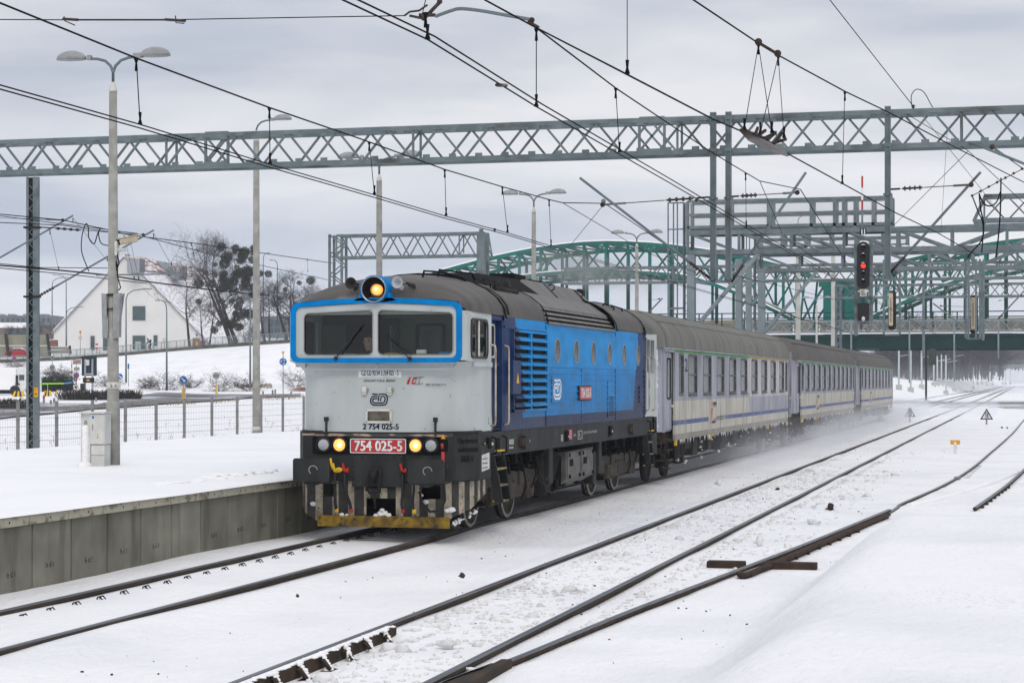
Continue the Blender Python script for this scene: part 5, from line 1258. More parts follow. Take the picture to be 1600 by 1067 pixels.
street_lamp(391, 601, 458, 180, 'curved street lamp close left of the single-lamp post', -1, 1.2)
street_lamp(433.5, 530, 407, 262, 'curved thin street lamp between the mistletoe tree and the train', -1, .5)
street_lamp(411.5, 535, 396, 268, 'straight thin pole right of the single-lamp post', 1, .4)

# electrical cabinet at the foot of the first post
r = thing('electrical_cabinet', 'pale grey electrical cabinet with snow piled at its left side', 'cabinet', (-16.61, 33.2, .85), R(8)); r.scale = (.60, 1, 1)
b = MB(); b.bbox((.0,-.18,-.05),(.42,.18,.40),.01); b.box((0,-.182,.205),(.42,-.178,.212),1); obj('base', b, [M['woodbox'], M['dark']], r)
b = MB(); b.bbox((-.02,-.20,.41),(.44,.18,.97),.012); b.bbox((-.34,-.16,-.05),(-.03,.16,.98),.012)
obj('body', b, M['woodbox'], r)
b = MB(); b.bbox((.01,-.212,.42),(.41,-.201,.955),.004)
for k in range(7): b.box((.05+.055*k,-.215,.44),(.06+.055*k,-.212,.94),0)
b.box((.05,-.217,.88),(.11,-.213,.93),1); b.prism([(.20,-.218,.52),(.26,-.218,.52),(.23,-.218,.62)], (0,.003,0), 2); b.box((.055,-.225,.66),(.08,-.212,.78),3); obj('door', b, [M['woodbox'], M['bluesign'], M['signyellow'], M['chrome']], r)
b = MB(); b.prism([(-.36,-.24,.975),(.45,-.24,.975),(.45,.2,.975),(-.36,.2,.975)], (0,0,.03)); obj('cap', b, M['woodbox'], r)
b = MB()
for k in range(16): b.sphere((-.19,-.10,.05*k-.05), (.14-.001*k,.13,.09), 10, 6, 0, .08)
b.sphere((-.19,-.14,.0), (.24,.25,.10), 12, 6, 0, .05); obj('snow_pile', b, M['snow_soft'], r)
b = MB(); b.sphere((-.18,-.165,.80), (.05,.02,.055), 12, 8); obj('round_lock', b, M['signgrey'], r)

# ================================================================ FENCE behind the platform
FX_ = -30.6
r = thing('wire_fence', 'wire mesh fence with grey posts behind the left platform', 'fence', (FX_, 0, 0))
ys_ = [onX(px, 596, FX_).y for px in (28, 88.5, 144.5, 196, 244, 288, 331, 370.6, 408, 442, 474.5)]
ys_ = [ys_[0]-5.2, ys_[0]-2.6] + ys_ + [ys_[-1]+2.6, ys_[-1]+5.2]
for y in ys_: b = MB(); b.bbox((-.045,y-.045,-.5),(.045,y+.045,1.78),.008); b.box((-.05,y-.05,1.2),(.05,y+.05,1.24)); obj('post', b, M['post'], r)
b = MB()
for k in range(8): b.tube([(.03,ys_[0],.05+.235*k),(.03,ys_[-1],.05+.235*k)], .005 if k % 2 else .008, 4)
y = ys_[0]
while y < ys_[-1]: b.bar((.03,y,.0),(.03,y,1.70),.0035); y += .15
obj('mesh', b, M['post'], r)

# ================================================================ TRUSSES AND GANTRIES
def truss(b, p, q, ht, wd, bay=.9, c_=.10, w_=.045, mi=0, fl=0, plates=()):
    p, q = Vector(p), Vector(q); d = (q-p); L = d.length; d.normalize(); sd = Vector((d.y,-d.x,0)).normalized(); up = Vector((0,0,1))
    for z in (0, ht):
        for s in (-.5, .5): b.bar(p+up*z+sd*s*wd, q+up*z+sd*s*wd, c_, c_)
    n = max(1, int(round(L/bay))); st = L/n
    for s in (-.5, .5):
        for i in range(n):
            a = p + d*(i*st) + sd*s*wd; m_ = a + d*(st/2) + up*ht; e = a + d*st
            if s > 0: b.bar(a, m_, w_); b.bar(m_, e, w_)
            else: b.bar(a + up*ht, m_ - up*ht, w_); b.bar(m_ - up*ht, e + up*ht, w_)
            if i % 5 == 0: b.bar(a, a+up*ht, w_)
    for i in range(0, n+1, 5):
        a = p + d*(i*st)
        b.bar(a - sd*wd/2, a + sd*wd/2, w_); b.bar(a - sd*wd/2 + up*ht, a + sd*wd/2 + up*ht, w_)
    return b
YA = 46.2
gt = thing('catenary_gantry', 'long grey lattice gantry spanning the whole picture, nearest one', 'gantry', (0, YA, 0), 0, 'lattice gantries over the tracks')
b = MB(); truss(b, (-34,0,7.80), (9,0,7.80), .78, .62, 1.32, .105, .05)
for x in (-19.6, -8.55): b.box((x-.3,-.36,7.76),(x+.3,-.26,7.9)); b.box((x-.3,-.36,8.5),(x+.3,-.26,8.66)); b.bar((x-.35,-.3,7.8),(x+.35,-.3,8.6),.05); b.bar((x+.35,-.3,7.8),(x-.35,-.3,8.6),.05); b.bar((x-.3,-.31,7.8),(x-.3,-.31,8.6),.06); b.bar((x+.3,-.31,7.8),(x+.3,-.31,8.6),.06)
for i in range(66):
    for z in (7.87, 8.51): b.box((-33.9+.66*i-.09,-.3685,z-.055),(-33.9+.66*i+.09,-.3645,z+.055))
obj('truss_beam', b, M['steel'], gt)
b = MB()
for i in range(40): 
    if i % 3: b.box((-33+1.1*i,-.20,8.64),(-33+1.1*i+random.uniform(.2,.7),-.1,8.665))
obj('snow_patch', b, M['snow_soft'], gt)
for x, zb in ((-7.08,4.72), (-6.72,4.74), (-3.06,4.78)):
    b = MB(); b.bar((x,-.37,zb),(x,-.37,8.70), .135, .10); b.bar((x-.055,-.43,zb),(x-.055,-.43,8.70), .02, .06); b.bar((x+.055,-.43,zb),(x+.055,-.43,8.70), .02, .06)
    b.box((x-.10,-.46,6.67),(x+.10,-.28,6.71)); b.box((x-.09,-.45,8.52),(x+.09,-.28,8.62)); b.box((x-.09,-.45,7.78),(x+.09,-.28,7.86)); b.box((x-.10,-.46,4.78),(x+.10,-.28,4.82)); obj('drop_post', b, M['steel'], gt)
b = MB()
for x in (34-68+.1,): 
    for dx in (0,.6):
        for dy in (-.3,.3): b.bar((x+dx,dy,-.3),(x+dx,dy,7.8),.09)
    for k in range(9): b.bar((x,-.3,.2+.85*k),(x+.6,-.3,.6+.85*k),.04); b.bar((x+.6,-.3,.6+.85*k),(x,-.3,1.05+.85*k),.04)
obj('leg', b, M['steel'], gt)
def insulator(b, p, q, mi=1, r=.055, n=5):
    p, q = Vector(p), Vector(q); b.tube([p, q], r*.45, 6, mi)
    for k in range(n): a = p.lerp(q, (k+.35)/n); c2 = p.lerp(q, (k+.65)/n); b.tube([a, c2], r, 8, mi)
def cantilever(label, base, tip, tie0, tie1, ins_r=.055, extra=None, tie_ins=True, g=None, rt=.032):
    """tube from insulated base to tip with a top tie"""
    r = thing('cantilever_arm', label, 'cantilever', (0,0,0), 0, g or 'catenary cantilever arms'); base, tip, tie0, tie1 = map(Vector, (base, tip, tie0, tie1))
    d = (tip-base); b = MB(); a0 = base + d*.02; a1 = base + d*.14
    b.tube([base + d*.14, tip], rt, 8); obj('tube', b, M['steel'], r)
    b = MB(); insulator(b, a0, a1, 0, ins_r); b.tube([base - d*.02, a0], .035, 6, 1); obj('insulator', b, [M['insul'], M['dark']], r)
    dt = tie1 - tie0; b = MB(); b.tube([tie0, tie0+dt*.5], .008, 4, 0); b.tube([tie0, tie0+dt*.12], .022, 6, 0); b.tube([tie0+dt*.42, tie1], .011, 5, 0); b.tube([tie1-dt*.22, tie1-dt*.02], .026, 6, 2); b.sphere(tie1, .06, 8, 6, 1); obj('tie_rod', b, [M['dark'], M['rust'], M['steel']], r)
    if tie_ins: b = MB(); insulator(b, tie0+dt*.15, tie0+dt*.40, 0, ins_r, 4); obj('insulator', b, M['insul'], r)
    if extra:
        b = MB(); extra(b); obj('steady_arm', b, [M['steel'], M['insul'], M['wire']], r)
    return r
ya = YA - .40
cantilever('arm reaching up left from the left post of the near gantry, over the train', (-7.20,ya,4.86), (-10.27,ya,7.25), (-7.16,ya,6.72), (-9.72,ya,6.60))
cantilever('arm reaching up right from the twin posts of the near gantry', (-6.62,ya,4.78), (-4.92,ya,7.24), (-6.66,ya,6.72), (-5.12,ya,6.78),
    extra=lambda b: (b.tube([(-5.95,ya,5.78),(-5.88,ya,5.80),(-4.55,ya,5.84)], .022, 6, 0), b.tube([(-5.55,ya,5.72),(-4.9,ya,5.55),(-4.5,ya-.4,5.38)], .018, 6, 0)))
cantilever('arm reaching up right from the lone right post of the near gantry', (-2.95,ya,4.95), (-.99,ya,7.14), (-3.0,ya,6.80), (-1.20,ya,6.86))
o1 = onY(1515,222,ya); o2 = onY(1640,272,ya)
cantilever('arm slanting down to the right edge under the near gantry', o2, o1, (o2.x+.2,ya,6.6), (o1.x+.5,ya,7.7), tie_ins=False)

# lattice mast behind the platform with its two arms
zm = 71; mp_ = at(50, 696, zm)
r = thing('lattice_mast', 'grey lattice mast with yellow plate standing left of the nearest lamp post', 'mast', (mp_.x, mp_.y, -.2), TH)
Hm = at(50, 277, zm).z + .2
b = MB()
for x in (-.19,.12): b.box((x-(.07 if x > 0 else 0),-.09,0),(x+(.13 if x > 0 else .09),-.07,Hm)); b.box((x+.0,-.07,0),(x+.02,.09,Hm)) if x < 0 else b.box((x+.11,-.07,0),(x+.13,.09,Hm))
b.box((-.19,.10,0),(.25,.12,Hm),1)
n_ = int(Hm/.42)
for k in range(n_): b.bar((-.08,-.10,k*.42),(.14,-.10,k*.42+.21),.022); b.bar((.14,-.10,k*.42+.21),(-.08,-.10,k*.42+.42),.022)
obj('lattice', b, [M['steel'], M['dark']], r)
b = MB(); b.box((.10,-.115,Hm-4.25-.0),(.22,-.095,Hm-3.6)) if 0 else b.box((.10,-.125,2.05),(.24,-.11,2.4)); text(b, 'K', (.15,-.127,2.28), FX, FZ, .04, .06, 1); text(b, '86', (.13,-.127,2.12), FX, FZ, .08, .08, 1); obj('yellow_plate', b, [M['signyellow'], M['black']], r)
b = MB(); b.box((-.28,-.15,at(0,355,zm).z+.15),(.30,.15,at(0,355,zm).z+.22)); b.box((-.28,-.15,at(0,463,zm).z+.15),(.30,.15,at(0,463,zm).z+.22)); obj('clamp', b, M['dark'], r)
W = lambda px, py, z=71: at(px, py, z)
cantilever('upper right arm of the lattice mast, crossing behind the nearest lamp post', W(60,463,70.9), W(240,360,69), W(62,355,70.9), W(224,367,69))
cantilever('arm left of the lattice mast running out of the picture', W(-30,420,71), W(114,337,70.8), W(-20,340,71), W(98,344,70.8), tie_ins=False)
def wirepath(name, label, runs, mt='wire', cat='overhead wire', g='overhead wires', drops=(), extra=None):
    """runs: list of (points, radius); drops: droppers (top, bottom)"""
    r = thing(name, label, cat, (0,0,0), 0, g)
    for pts, rad in runs: b = MB(); b.tube(pts, rad, 5, smooth=False); obj('wire', b, M[mt], r)
    for t_, l_ in drops:
        b = MB(); t_, l_ = Vector(t_), Vector(l_); b.tube([t_, l_], .0065, 4, smooth=False)
        b.lathe([(.02,-.14),(.012,-.05),(.03,.0)], t_, n=5); b.lathe([(.03,0),(.012,.06),(.02,.14)], l_, n=5); obj('dropper', b, M['wire'], r)
    if extra: b = MB(); extra(b); obj('fitting', b, [M['insul'], M['rust'], M['steel']], r)
    return r
# loops of feeder cable hanging at that mast
b = MB(); zz = 69.5
b.tube(smoothpath([W(139,424,zz),(W(128,395,zz)),(W(128,370,zz)),(W(134,350,zz)),(W(138,356,zz)),(W(139,372,zz)),(W(147,381,zz)),(W(153,364,zz)),(W(158,356,zz)),(W(154,364,zz)),(W(158,380,zz)),(W(170,384,zz))]), .02, 6); o = obj('feeder_cable', b, M['wire']); tag(o, 'black feeder cable hanging in loops between mast and lamp post', 'cable')
# wires of the siding beyond the platform (left)
dr = lambda a, b_: (a, b_)
wirepath('catenary_wire', 'upper thin wires at the left running down to the right past the mast', [([W(-20,333,68),W(98,344,70),W(215,369,71),W(310,381,80),W(420,397,95),W(525,412,110)], .018), ([W(-20,347,68),W(98,352,70),W(230,371,71),W(340,400,90),W(525,440,120)], .016), ([W(-20,335,70),W(215,365,71)], .014)], drops=[(W(299,379,82),W(303,400,82)),(W(480,404,104),W(481,425,104))])
wirepath('catenary_wire', 'lower dark wires at the left crossing the house roof', [([W(-20,413,66),W(100,423,69),W(170,430,70),(W(230,440,74)),W(330,453,82),W(420,462,95)], .028), ([W(-20,417,66),W(120,430,69),W(230,443,74)], .016), ([W(-20,410,66),W(60,418,68),W(168,419,69)], .014)], drops=[(W(240,365,71),W(268,415,72)),(W(78,360,70),W(92,423,70)),(W(114,341,70),W(168,408,71)),(W(194,368,71),W(210,438,72)),(W(202,368,71),W(217,438,72))])
wirepath('registration_tube', 'thin grey tube pointing right before the house gable', [([W(150,430,69),W(275,428,70)], .03)], 'steel', 'tube')

# wires of track one
X1 = -9.71
def onx(px, py, X=X1): return onX(px, py, X)
m1 = [onx(-60,-20),onx(0,5),onx(215,92),onx(420,168),onx(560,216),onx(695,265),onx(785,292),onx(858,312),onx(879,317),(-9.69,45.9,6.64)]
c1_ = [(-9.66,2,5.30),onx(0,133),onx(220,195),onx(422,257),onx(600,309),onx(697,338),onx(793,364),(-9.7,46,5.25),(-9.6,75,5.2),(-9.7,140,5.2),(-9.7,240,5.2)]
c2_ = [(p[0]-.03, p[1], p[2]-.032) for p in c1_]
dps = [(onx(213,92), onx(219,195)), (onx(421,169), onx(422,256)), (onx(577,222), onx(585,304)), (onx(695,265), onx(697,337)), (onx(785,292), onx(793,363)), (onx(858,312), onx(861,385))]
wirepath('catenary_wire', 'double contact wire and carrier over the train, from the left edge', [(m1,.0115),(c1_,.0085),(c2_,.0085),([(-9.69,45.9,6.64),(-9.7,60,5.9),(-9.7,80,6.3),(-9.7,104,6.7)],.011),([onx(879,317),(-9.9,52,5.9),(-9.8,60,5.75)],.008),([(-9.69,45.9,6.64),onY(890,385,50)],.007)], drops=dps,
  extra=lambda b: (b.sphere(onx(773,359), .03, 6, 4, 0), b.sphere((-9.70,45.8,6.68), .06, 7, 5, 2)))
# wires of track two
X2 = -5.41
w2 = [(-5.30,3,5.62),onx(535,0,X2),onx(668,62,X2),onx(838,167,X2),onx(1043,284,X2),onx(1166,356,X2),(-5.45,60,5.42),(-5.4,140,5.3),(-5.4,300,5.3)]
w2b = [((p.x if isinstance(p, Vector) else p[0])+.07, p[1], (p.z if isinstance(p, Vector) else p[2])+.025) for p in w2]
m2 = [onx(757,0,X2),onx(838,44,X2),onx(962,138,X2),onx(1110,237,X2),onx(1165,270,X2),onx(1187,283,X2),(-5.05,45.8,6.85)]
wirepath('catenary_wire', 'double contact wire and carrier over the middle track, from top left', [(w2,.0088),(w2b,.0088),(m2,.0105),([(-5.05,45.8,6.85),(-5.4,62,6.1),(-5.4,100,6.6)],.012),([onx(1187,283,X2),(-5.6,47,5.9),(-5.5,60,5.6)],.008)],
  drops=[(onx(838,45,X2),onx(838,167,X2)),(onx(962,138,X2),onx(968,238,X2)),(onx(1165,271,X2),onx(1166,356,X2)),(onx(665,20,X2),onx(668,62,X2))],
  extra=lambda b: (b.tube([onx(776,133,X2),onx(791,134,X2)], .02, 6, 0), b.sphere(onx(1088,313,X2), .03, 6, 4, 0)))
# diverging wires to the right with the section insulator
A3 = lambda px, py, Z=5.5: onZ(px, py, Z)
mA = [A3(838,44,6.45),A3(980,117),A3(1115,187),A3(1160,206),A3(1230,240),A3(1320,289),A3(1400,333),A3(1465,364),A3(1530,401)]
mB = [A3(1060,-16,7.3),A3(1083,0,7.2),A3(1185,68,7.15),A3(1215,86,7.15),A3(1320,143,7.0),A3(1385,174,7.0),A3(1490,229,7.05),A3(1600,285,7.1)]
def plate(b):
    for k in range(9):
        t_ = k/8*2-1; u = 1-abs(t_); q0 = A3(1157+8*u,203.5+3*t_*u); q1 = A3(1231-6*u,243-3*u*(1-t_)); b.tube([q0.lerp(q1,.0), q0.lerp(q1,.3)+Vector((.09*t_,0,-.01)), q0.lerp(q1,.7)+Vector((.09*t_,0,-.01)), q1], .02, 5, 0)
    P0 = [A3(1157,203),A3(1185,210),A3(1225,237),A3(1230,242),A3(1195,232),A3(1165,214)]; b.prism([p+Vector((0,0,0)) for p in P0], (0,.05,.02), 0)
    for a, c in (((1190,218),(1210,209)),((1205,225),(1228,218)),((1185,212),(1196,204)),((1196,222),(1212,207)),((1180,210),(1184,200)),((1207,228),(1222,208))): b.bar(A3(*a), A3(*c), .03, .03, 1)
    for a in ((1185,66),(1215,84)): b.sphere(A3(*a, 7.15), .055, 7, 5, 1)
    b.tube([A3(1185,67,7.15), A3(1215,85,7.15)], .025, 6, 1)
wirepath('catenary_wire', 'wires slanting down to the right carrying a rusty section insulator on four droppers', [(mA,.0105),(mB,.012)],
  drops=[(A3(980,-30,6.9),A3(980,116)),(A3(1185,70,7.15),A3(1163,203)),(A3(1185,70,7.15),A3(1206,208)),(A3(1216,88,7.15),A3(1188,209)),(A3(1216,88,7.15),A3(1225,216)),(A3(1320,144,7.0),A3(1316,288))], extra=plate)
wirepath('feeder_wire', 'single steep wire coming down to the gantry top at upper right', [([onY(1290,-8,40),onY(1425,164,YA)],.010),(smoothpath([onY(1425,167,YA),onY(1424,150,YA),onY(1432,140,YA),onY(1444,145,YA),onY(1456,166,YA),onY(1464,172,YA)]),.010)],
  extra=lambda b: insulator(b, onY(1427,164,YA), onY(1427,172,YA), 0, .05, 3))
wirepath('guy_wire', 'crossing thin stay wires below the right end of the near gantry', [([onY(1404,171,YA),onY(1513,236,YA),onY(1600,318,YA)],.008),([onY(1513,236,YA),onY(1396,353,60)],.008),([onY(1440,180,YA),onY(1497,250,YA),onY(1560,330,60)],.006),([onY(1480,207,YA),onY(1470,366,60)],.005)])
wirepath('guy_wire', 'sloping wire with a bead chain rising to the right edge', [([onY(1519,306,48),onY(1598,264,48)],.010)], extra=lambda b: [b.sphere(onY(1519+13*k,306-7*k,48), .035, 6, 4, 0) for k in range(7)])
b = MB(); zc_ = 50
b.tube(smoothpath([at(1530,302,zc_),at(1532,325,zc_),at(1537,352,zc_),at(1534,375,zc_),at(1520,392,zc_),at(1512,402,zc_)]), .019, 6); b.tube(smoothpath([at(1564,278,zc_),at(1563,330,zc_),at(1560,370,zc_),at(1556,402,zc_)]), .019, 6); b.tube(smoothpath([at(1530,304,zc_),at(1537,318,zc_),at(1547,322,zc_),at(1557,316,zc_),at(1563,300,zc_)]), .019, 6); b.tube(smoothpath([at(1519,306,zc_),at(1528,330,zc_),at(1536,352,zc_),at(1534,395,zc_)]), .016, 6)
o = obj('feeder_cable', b, M['wire']); tag(o, 'thick black feeder cables hanging in loops at the right edge', 'cable')
# cross-span at the top of the picture
yy = 22.3
T = lambda px, py: onY(px, py, yy)
wirepath('cross_span', 'horizontal cross wire along the top with a rusty rod insulator and bent arm', [([T(-30,30),T(0,31),T(100,31.5)],.007),([T(283,31),T(450,28),T(632,25)],.007),([T(660,22),T(668,-12)],.006)],
  extra=lambda b: (b.tube([T(118,31.5),T(262,31.5)], .011, 6, 1), b.tube([T(98,30),T(122,31.5)], .018, 6, 0), b.tube([T(100,26),T(101,33),T(117,40)], .008, 5, 0), b.tube([T(258,31),T(290,33)], .018, 6, 0), b.tube([T(274,25),T(275,36),T(288,37)], .008, 5, 0),
   b.tube([T(632,25),T(640,19),T(655,17),T(668,8)], .013, 6, 0), b.tube([T(640,25),T(664,30)], .016, 6, 0), b.tube([T(662,30),T(688,3)], .024, 6, 0), b.tube([T(655,24),T(680,24)], .022, 6, 0), b.sphere(T(662,28), .04, 7, 5, 0), b.sphere(T(687,3), .035, 7, 5, 0)))
wirepath('wire_support_tube', 'bent grey tube arm meeting the wires at the top centre', [(smoothpath([T(680,26),T(705,17),T(720,14),T(750,17),T(790,24),T(830,31)]), .022)], 'steel', 'arm', extra=lambda b: (b.sphere(T(831,32), .035, 8, 6, 1), b.tube([T(825,34),T(842,44)], .02, 6, 0)))
# ---- further lattice gantries down the line
def gantry(label, Y, pxL, pxR, pyT, pyB, bay=1.3, posts=(), legs=(), cs=.11, ws=.05, mt='steel', wd=.7):
    a, c = onY(pxL, pyB[0], Y), onY(pxR, pyB[1], Y); zt = onY(pxL, pyT[0], Y).z; z = (a.z + c.z)/2
    r = thing('catenary_gantry', label, 'gantry', (0, Y, 0), 0, 'lattice gantries over the tracks')
    b = MB(); truss(b, (a.x, 0, z), (c.x, 0, z), zt - a.z, wd, bay, cs, ws); obj('truss_beam', b, M[mt], r)
    b = MB()
    n = int((c.x-a.x)/1.1)
    for i in range(n):
        if random.random() < .5: b.box((a.x+1.1*i,-.1-wd/2+.1,z+cs/2+.001),(a.x+1.1*i+random.uniform(.3,1),-wd/2+.08,z+cs/2+.04))
    obj('snow_patch', b, M['snow_soft'], r)
    for px, pyb in posts:
        q = onY(px, pyb, Y - wd/2 - .05); b = MB(); b.bar((q.x, -wd/2-.06, q.z), (q.x, -wd/2-.06, zt+.1), .16, .12); obj('drop_post', b, M[mt], r)
    for px, wpx in legs:
        q = onY(px, 500, Y); w_ = wpx/F*(Y*ct - q.x*st); b = MB()
        for s in (-1, 1):
            for t_ in (-1, 1): b.bar((q.x+s*w_/2, t_*.3, -.3), (q.x+s*w_/2, t_*.3, zt), .10)
        k = 0; z_ = 0
        while z_ < zt-.5:
            for t_ in (-.3, .3): b.bar((q.x-w_/2, t_, z_), (q.x+w_/2, t_, z_+.45), .05); b.bar((q.x+w_/2, t_, z_+.45), (q.x-w_/2, t_, z_+.9), .05)
            z_ += .9
        obj('leg', b, M[mt], r)
    return r
g2 = gantry('short grey gantry on a lattice leg, left behind the train cab', 84, 530, 760, (367,366), (401,402), 1.25, [(752,470)], [(528,20)])
b = MB(); q = onY(752, 0, 84-.4); b.bar((q.x,-.4,0),(q.x,-.4,onY(752,364,84).z),.34,.3); b.bar((q.x,.4,0),(q.x,.4,onY(752,364,84).z),.25,.25); q2 = onY(772,402,84); b.bar((q.x,-.3,onY(752,367,84).z),(q2.x,-.3,onY(772,402,84).z),.05); b.bar((q.x+.3,-.3,onY(752,367,84).z),(q2.x,-.3,onY(772,402,84).z),.05); b.bar((q.x,-.3,onY(752,402,84).z),(q2.x,-.3,onY(772,402,84).z),.09); obj('post', b, M['steel'], g2)
gantry('thin lattice gantry between screens and green arch, over the first coach', 103, 880, 1640, (419,411), (442,435), 1.2, [], [(1162,20)], .12, .06)
gantry('lattice gantry starting at a lattice leg right of the lamp poles', 122, 1306, 1640, (446,445), (465,463), 1.1, [(1443,558),(1536,532)], [(1310,7)], .12, .06)
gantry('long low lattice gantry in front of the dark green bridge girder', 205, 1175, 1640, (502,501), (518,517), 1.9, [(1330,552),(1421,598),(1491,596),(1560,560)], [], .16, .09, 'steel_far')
gantry('lattice gantry piece with a tapered end near the right edge', 66, 1538, 1680, (309,305), (346,341), 1.2, [], [])
b = MB(); Yp = 66; 
for t_ in (-.35,.35): b.bar((onY(1521,347,Yp).x,Yp+t_,onY(1521,347,Yp).z),(onY(1538,310,Yp).x,Yp+t_,onY(1538,310,Yp).z),.07); b.bar((onY(1521,347,Yp).x,Yp+t_,onY(1521,347,Yp).z),(onY(1540,346,Yp).x,Yp+t_,onY(1540,346,Yp).z),.1)
o = obj('gantry_end_frame', b, M['steel']); tag(o, 'tapered end frame of the gantry piece near the right edge', 'gantry end')
wirepath('tie_tube', 'long pale tube lying along the top of the nearer signal gantry at right', [([onY(1368,357,74),onY(1500,353,74),onY(1640,349,74)],.05)], 'steel', 'tube')
def farcant(label, a, c, t0, t1, Y): cantilever(label, onY(*a,Y), onY(*c,Y), onY(*t0,Y), onY(*t1,Y), .09, tie_ins=False, rt=.05)
farcant('far arm slanting left below the long gantry at right', (1532,530), (1458,474), (1532,480), (1470,478), 121)
farcant('far arm slanting up to the right edge below the middle gantries', (1560,498), (1600,455), (1560,470), (1596,462), 121)
farcant('faint far arm under the green arch, left of the catwalk legs', (1012,490), (1035,466), (1012,470), (1030,467), 120)

# ---- signal gantries with mesh-screened catwalks
def catwalk(label, Y, pxs_, pxe, yT, yM, yB, tT, tB, legs, upr, ladder, pxend, bay=2.0):
    z = lambda py, px=1150: onY(px, py, Y).z
    r = thing('signal_gantry', label, 'signal gantry', (0, Y, 0), 0, 'signal gantries with catwalks')
    x0, x1, xe = onY(pxs_, 0, Y).x, onY(pxe, 0, Y).x, onY(pxend, 0, Y).x
    b = MB()
    for yk, w_ in ((yT,.10),(yM,.09),(yB,.12)):
        for d in (-.55,.55): b.bar((x0,d,z(yk)),(x1,d,z(yk)),w_)
    for px in upr: x = onY(px,0,Y).x; [b.bar((x,d,z(yB)-.25),(x,d,z(yT)),.20 if (px in upr[1:3]) else .12,.12) for d in (-.55,.55)]
    obj('catwalk_frame', b, M['steel'], r)
    b = MB(); b.box((x0,-.50,z(yB)),(x1,-.495,z(yT))); obj('mesh_screen', b, M['meshp'], r)
    b = MB(); b.box((x0,-.5,z(yB)-.06),(x1,.5,z(yB)-.02)); obj('catwalk_floor', b, M['steel_far'], r)
    b = MB()
    for d in (-.55,.55):
        b.bar((x0,d,z(tT)),(xe,d,z(tT)),.16,.18); b.bar((x0,d,z(tB)),(xe,d,z(tB)),.16,.18)
        n = int((xe-x0)/bay)
        for i in range(n+1):
            x = x0 + (xe-x0)*i/n; b.bar((x,d,z(tB)),(x,d,z(tT)),.11)
            if i < n:
                x2 = x0 + (xe-x0)*(i+1)/n
                if i < n*.62: b.bar((x,d,z(tT)),(x2,d,z(tB)),.10)
                else: b.bar((x,d,z(tB)),(x2,d,z(tT)),.10)
    obj('truss_beam', b, M['steel'], r)
    b = MB()
    for i in range(12):
        x = random.uniform(x0, xe); b.sphere((x,-.50,z(tB)+.10), (random.uniform(.1,.35),.08,.06), 8, 5)
    obj('snow_patch', b, M['snow_soft'], r)
    for px, w_ in legs:
        x = onY(px,0,Y).x; b = MB()
        b.box((x-w_/2,-.62,-.3),(x+w_/2,-.30,z(tB)))
        b.bar((x+w_/2,-.5,z(tB)-3.0),(x+w_/2+2.6,-.5,z(tB)),.22,.14); b.box((x-w_/2-.1,-.7,2.6),(x+w_/2+.1,-.2,2.68)); b.sphere((x,-.5,2.72),(.16,.15,.08),8,5,1)
        obj('leg', b, [M['steel_far'], M['snow_soft']], r)
    if ladder:
        xl = onY(ladder[0],0,Y).x; xr = onY(ladder[1],0,Y).x; zt_, zb_ = z(ladder[2]), z(ladder[3]); b = MB()
        for x in (xl, xl+(xr-xl)*.35, xl+(xr-xl)*.6, xr): b.bar((x,-.3,zb_),(x,-.3,zt_),.05)
        zz = zt_
        while zz > zb_+.3: b.tube([(xl,-.3,zz),((xl+xr)/2,-.75,zz-.04),(xr,-.3,zz),((xl+xr)/2,.15,zz+.03),(xl,-.3,zz)], .035, 4); zz -= 1.05
        zz = zt_-1
        while zz > .2: b.bar((xr+.05,-.25,zz),(xr+.4,-.25,zz),.03); zz -= .3
        b.bar((xr+.05,-.25,0),(xr+.05,-.25,zt_),.05); b.bar((xr+.4,-.25,0),(xr+.4,-.25,zt_),.05)
        obj('caged_ladder', b, M['steel'], r)
    return r
catwalk('nearer signal gantry with high mesh catwalk and ladder cage at its left end', 78, 1078, 1396, 315.5, 336.5, 356, 364.5, 395, [(1083,.30)], (1078, 1140, 1205, 1270, 1306, 1320, 1338, 1366, 1394), (1046,1070,316,500), 1660)
catwalk('farther signal gantry with lower mesh catwalk, behind the nearer one', 97, 1186, 1418, 363.5, 376, 388, 398.5, 424, [(1192,.34)], (1186, 1225, 1262, 1300, 1340, 1380, 1418), (1161,1180,366,510), 1660)
for px, w_, yt, lb in ((1154.5,.28,405,'thick pale steel column left of a pair behind the first coach'),(1170,.22,408,'pale steel column right of a pair behind the first coach'),(1192,.40,412,'')):
    if not lb: continue
    q = onY(px,0,88); b = MB(); b.box((-w_/2,-.15,-.2),(w_/2,.15,onY(px,yt,88).z)); b.bar((w_/2,0,onY(px,478,88).z),(w_/2+.3,0,onY(px,478,88).z+.4),.1)
    o = obj('steel_column', b, M['steel_far']); o.location = (q.x,88,0); tag(o, lb, 'column', 'steel columns behind the coaches')

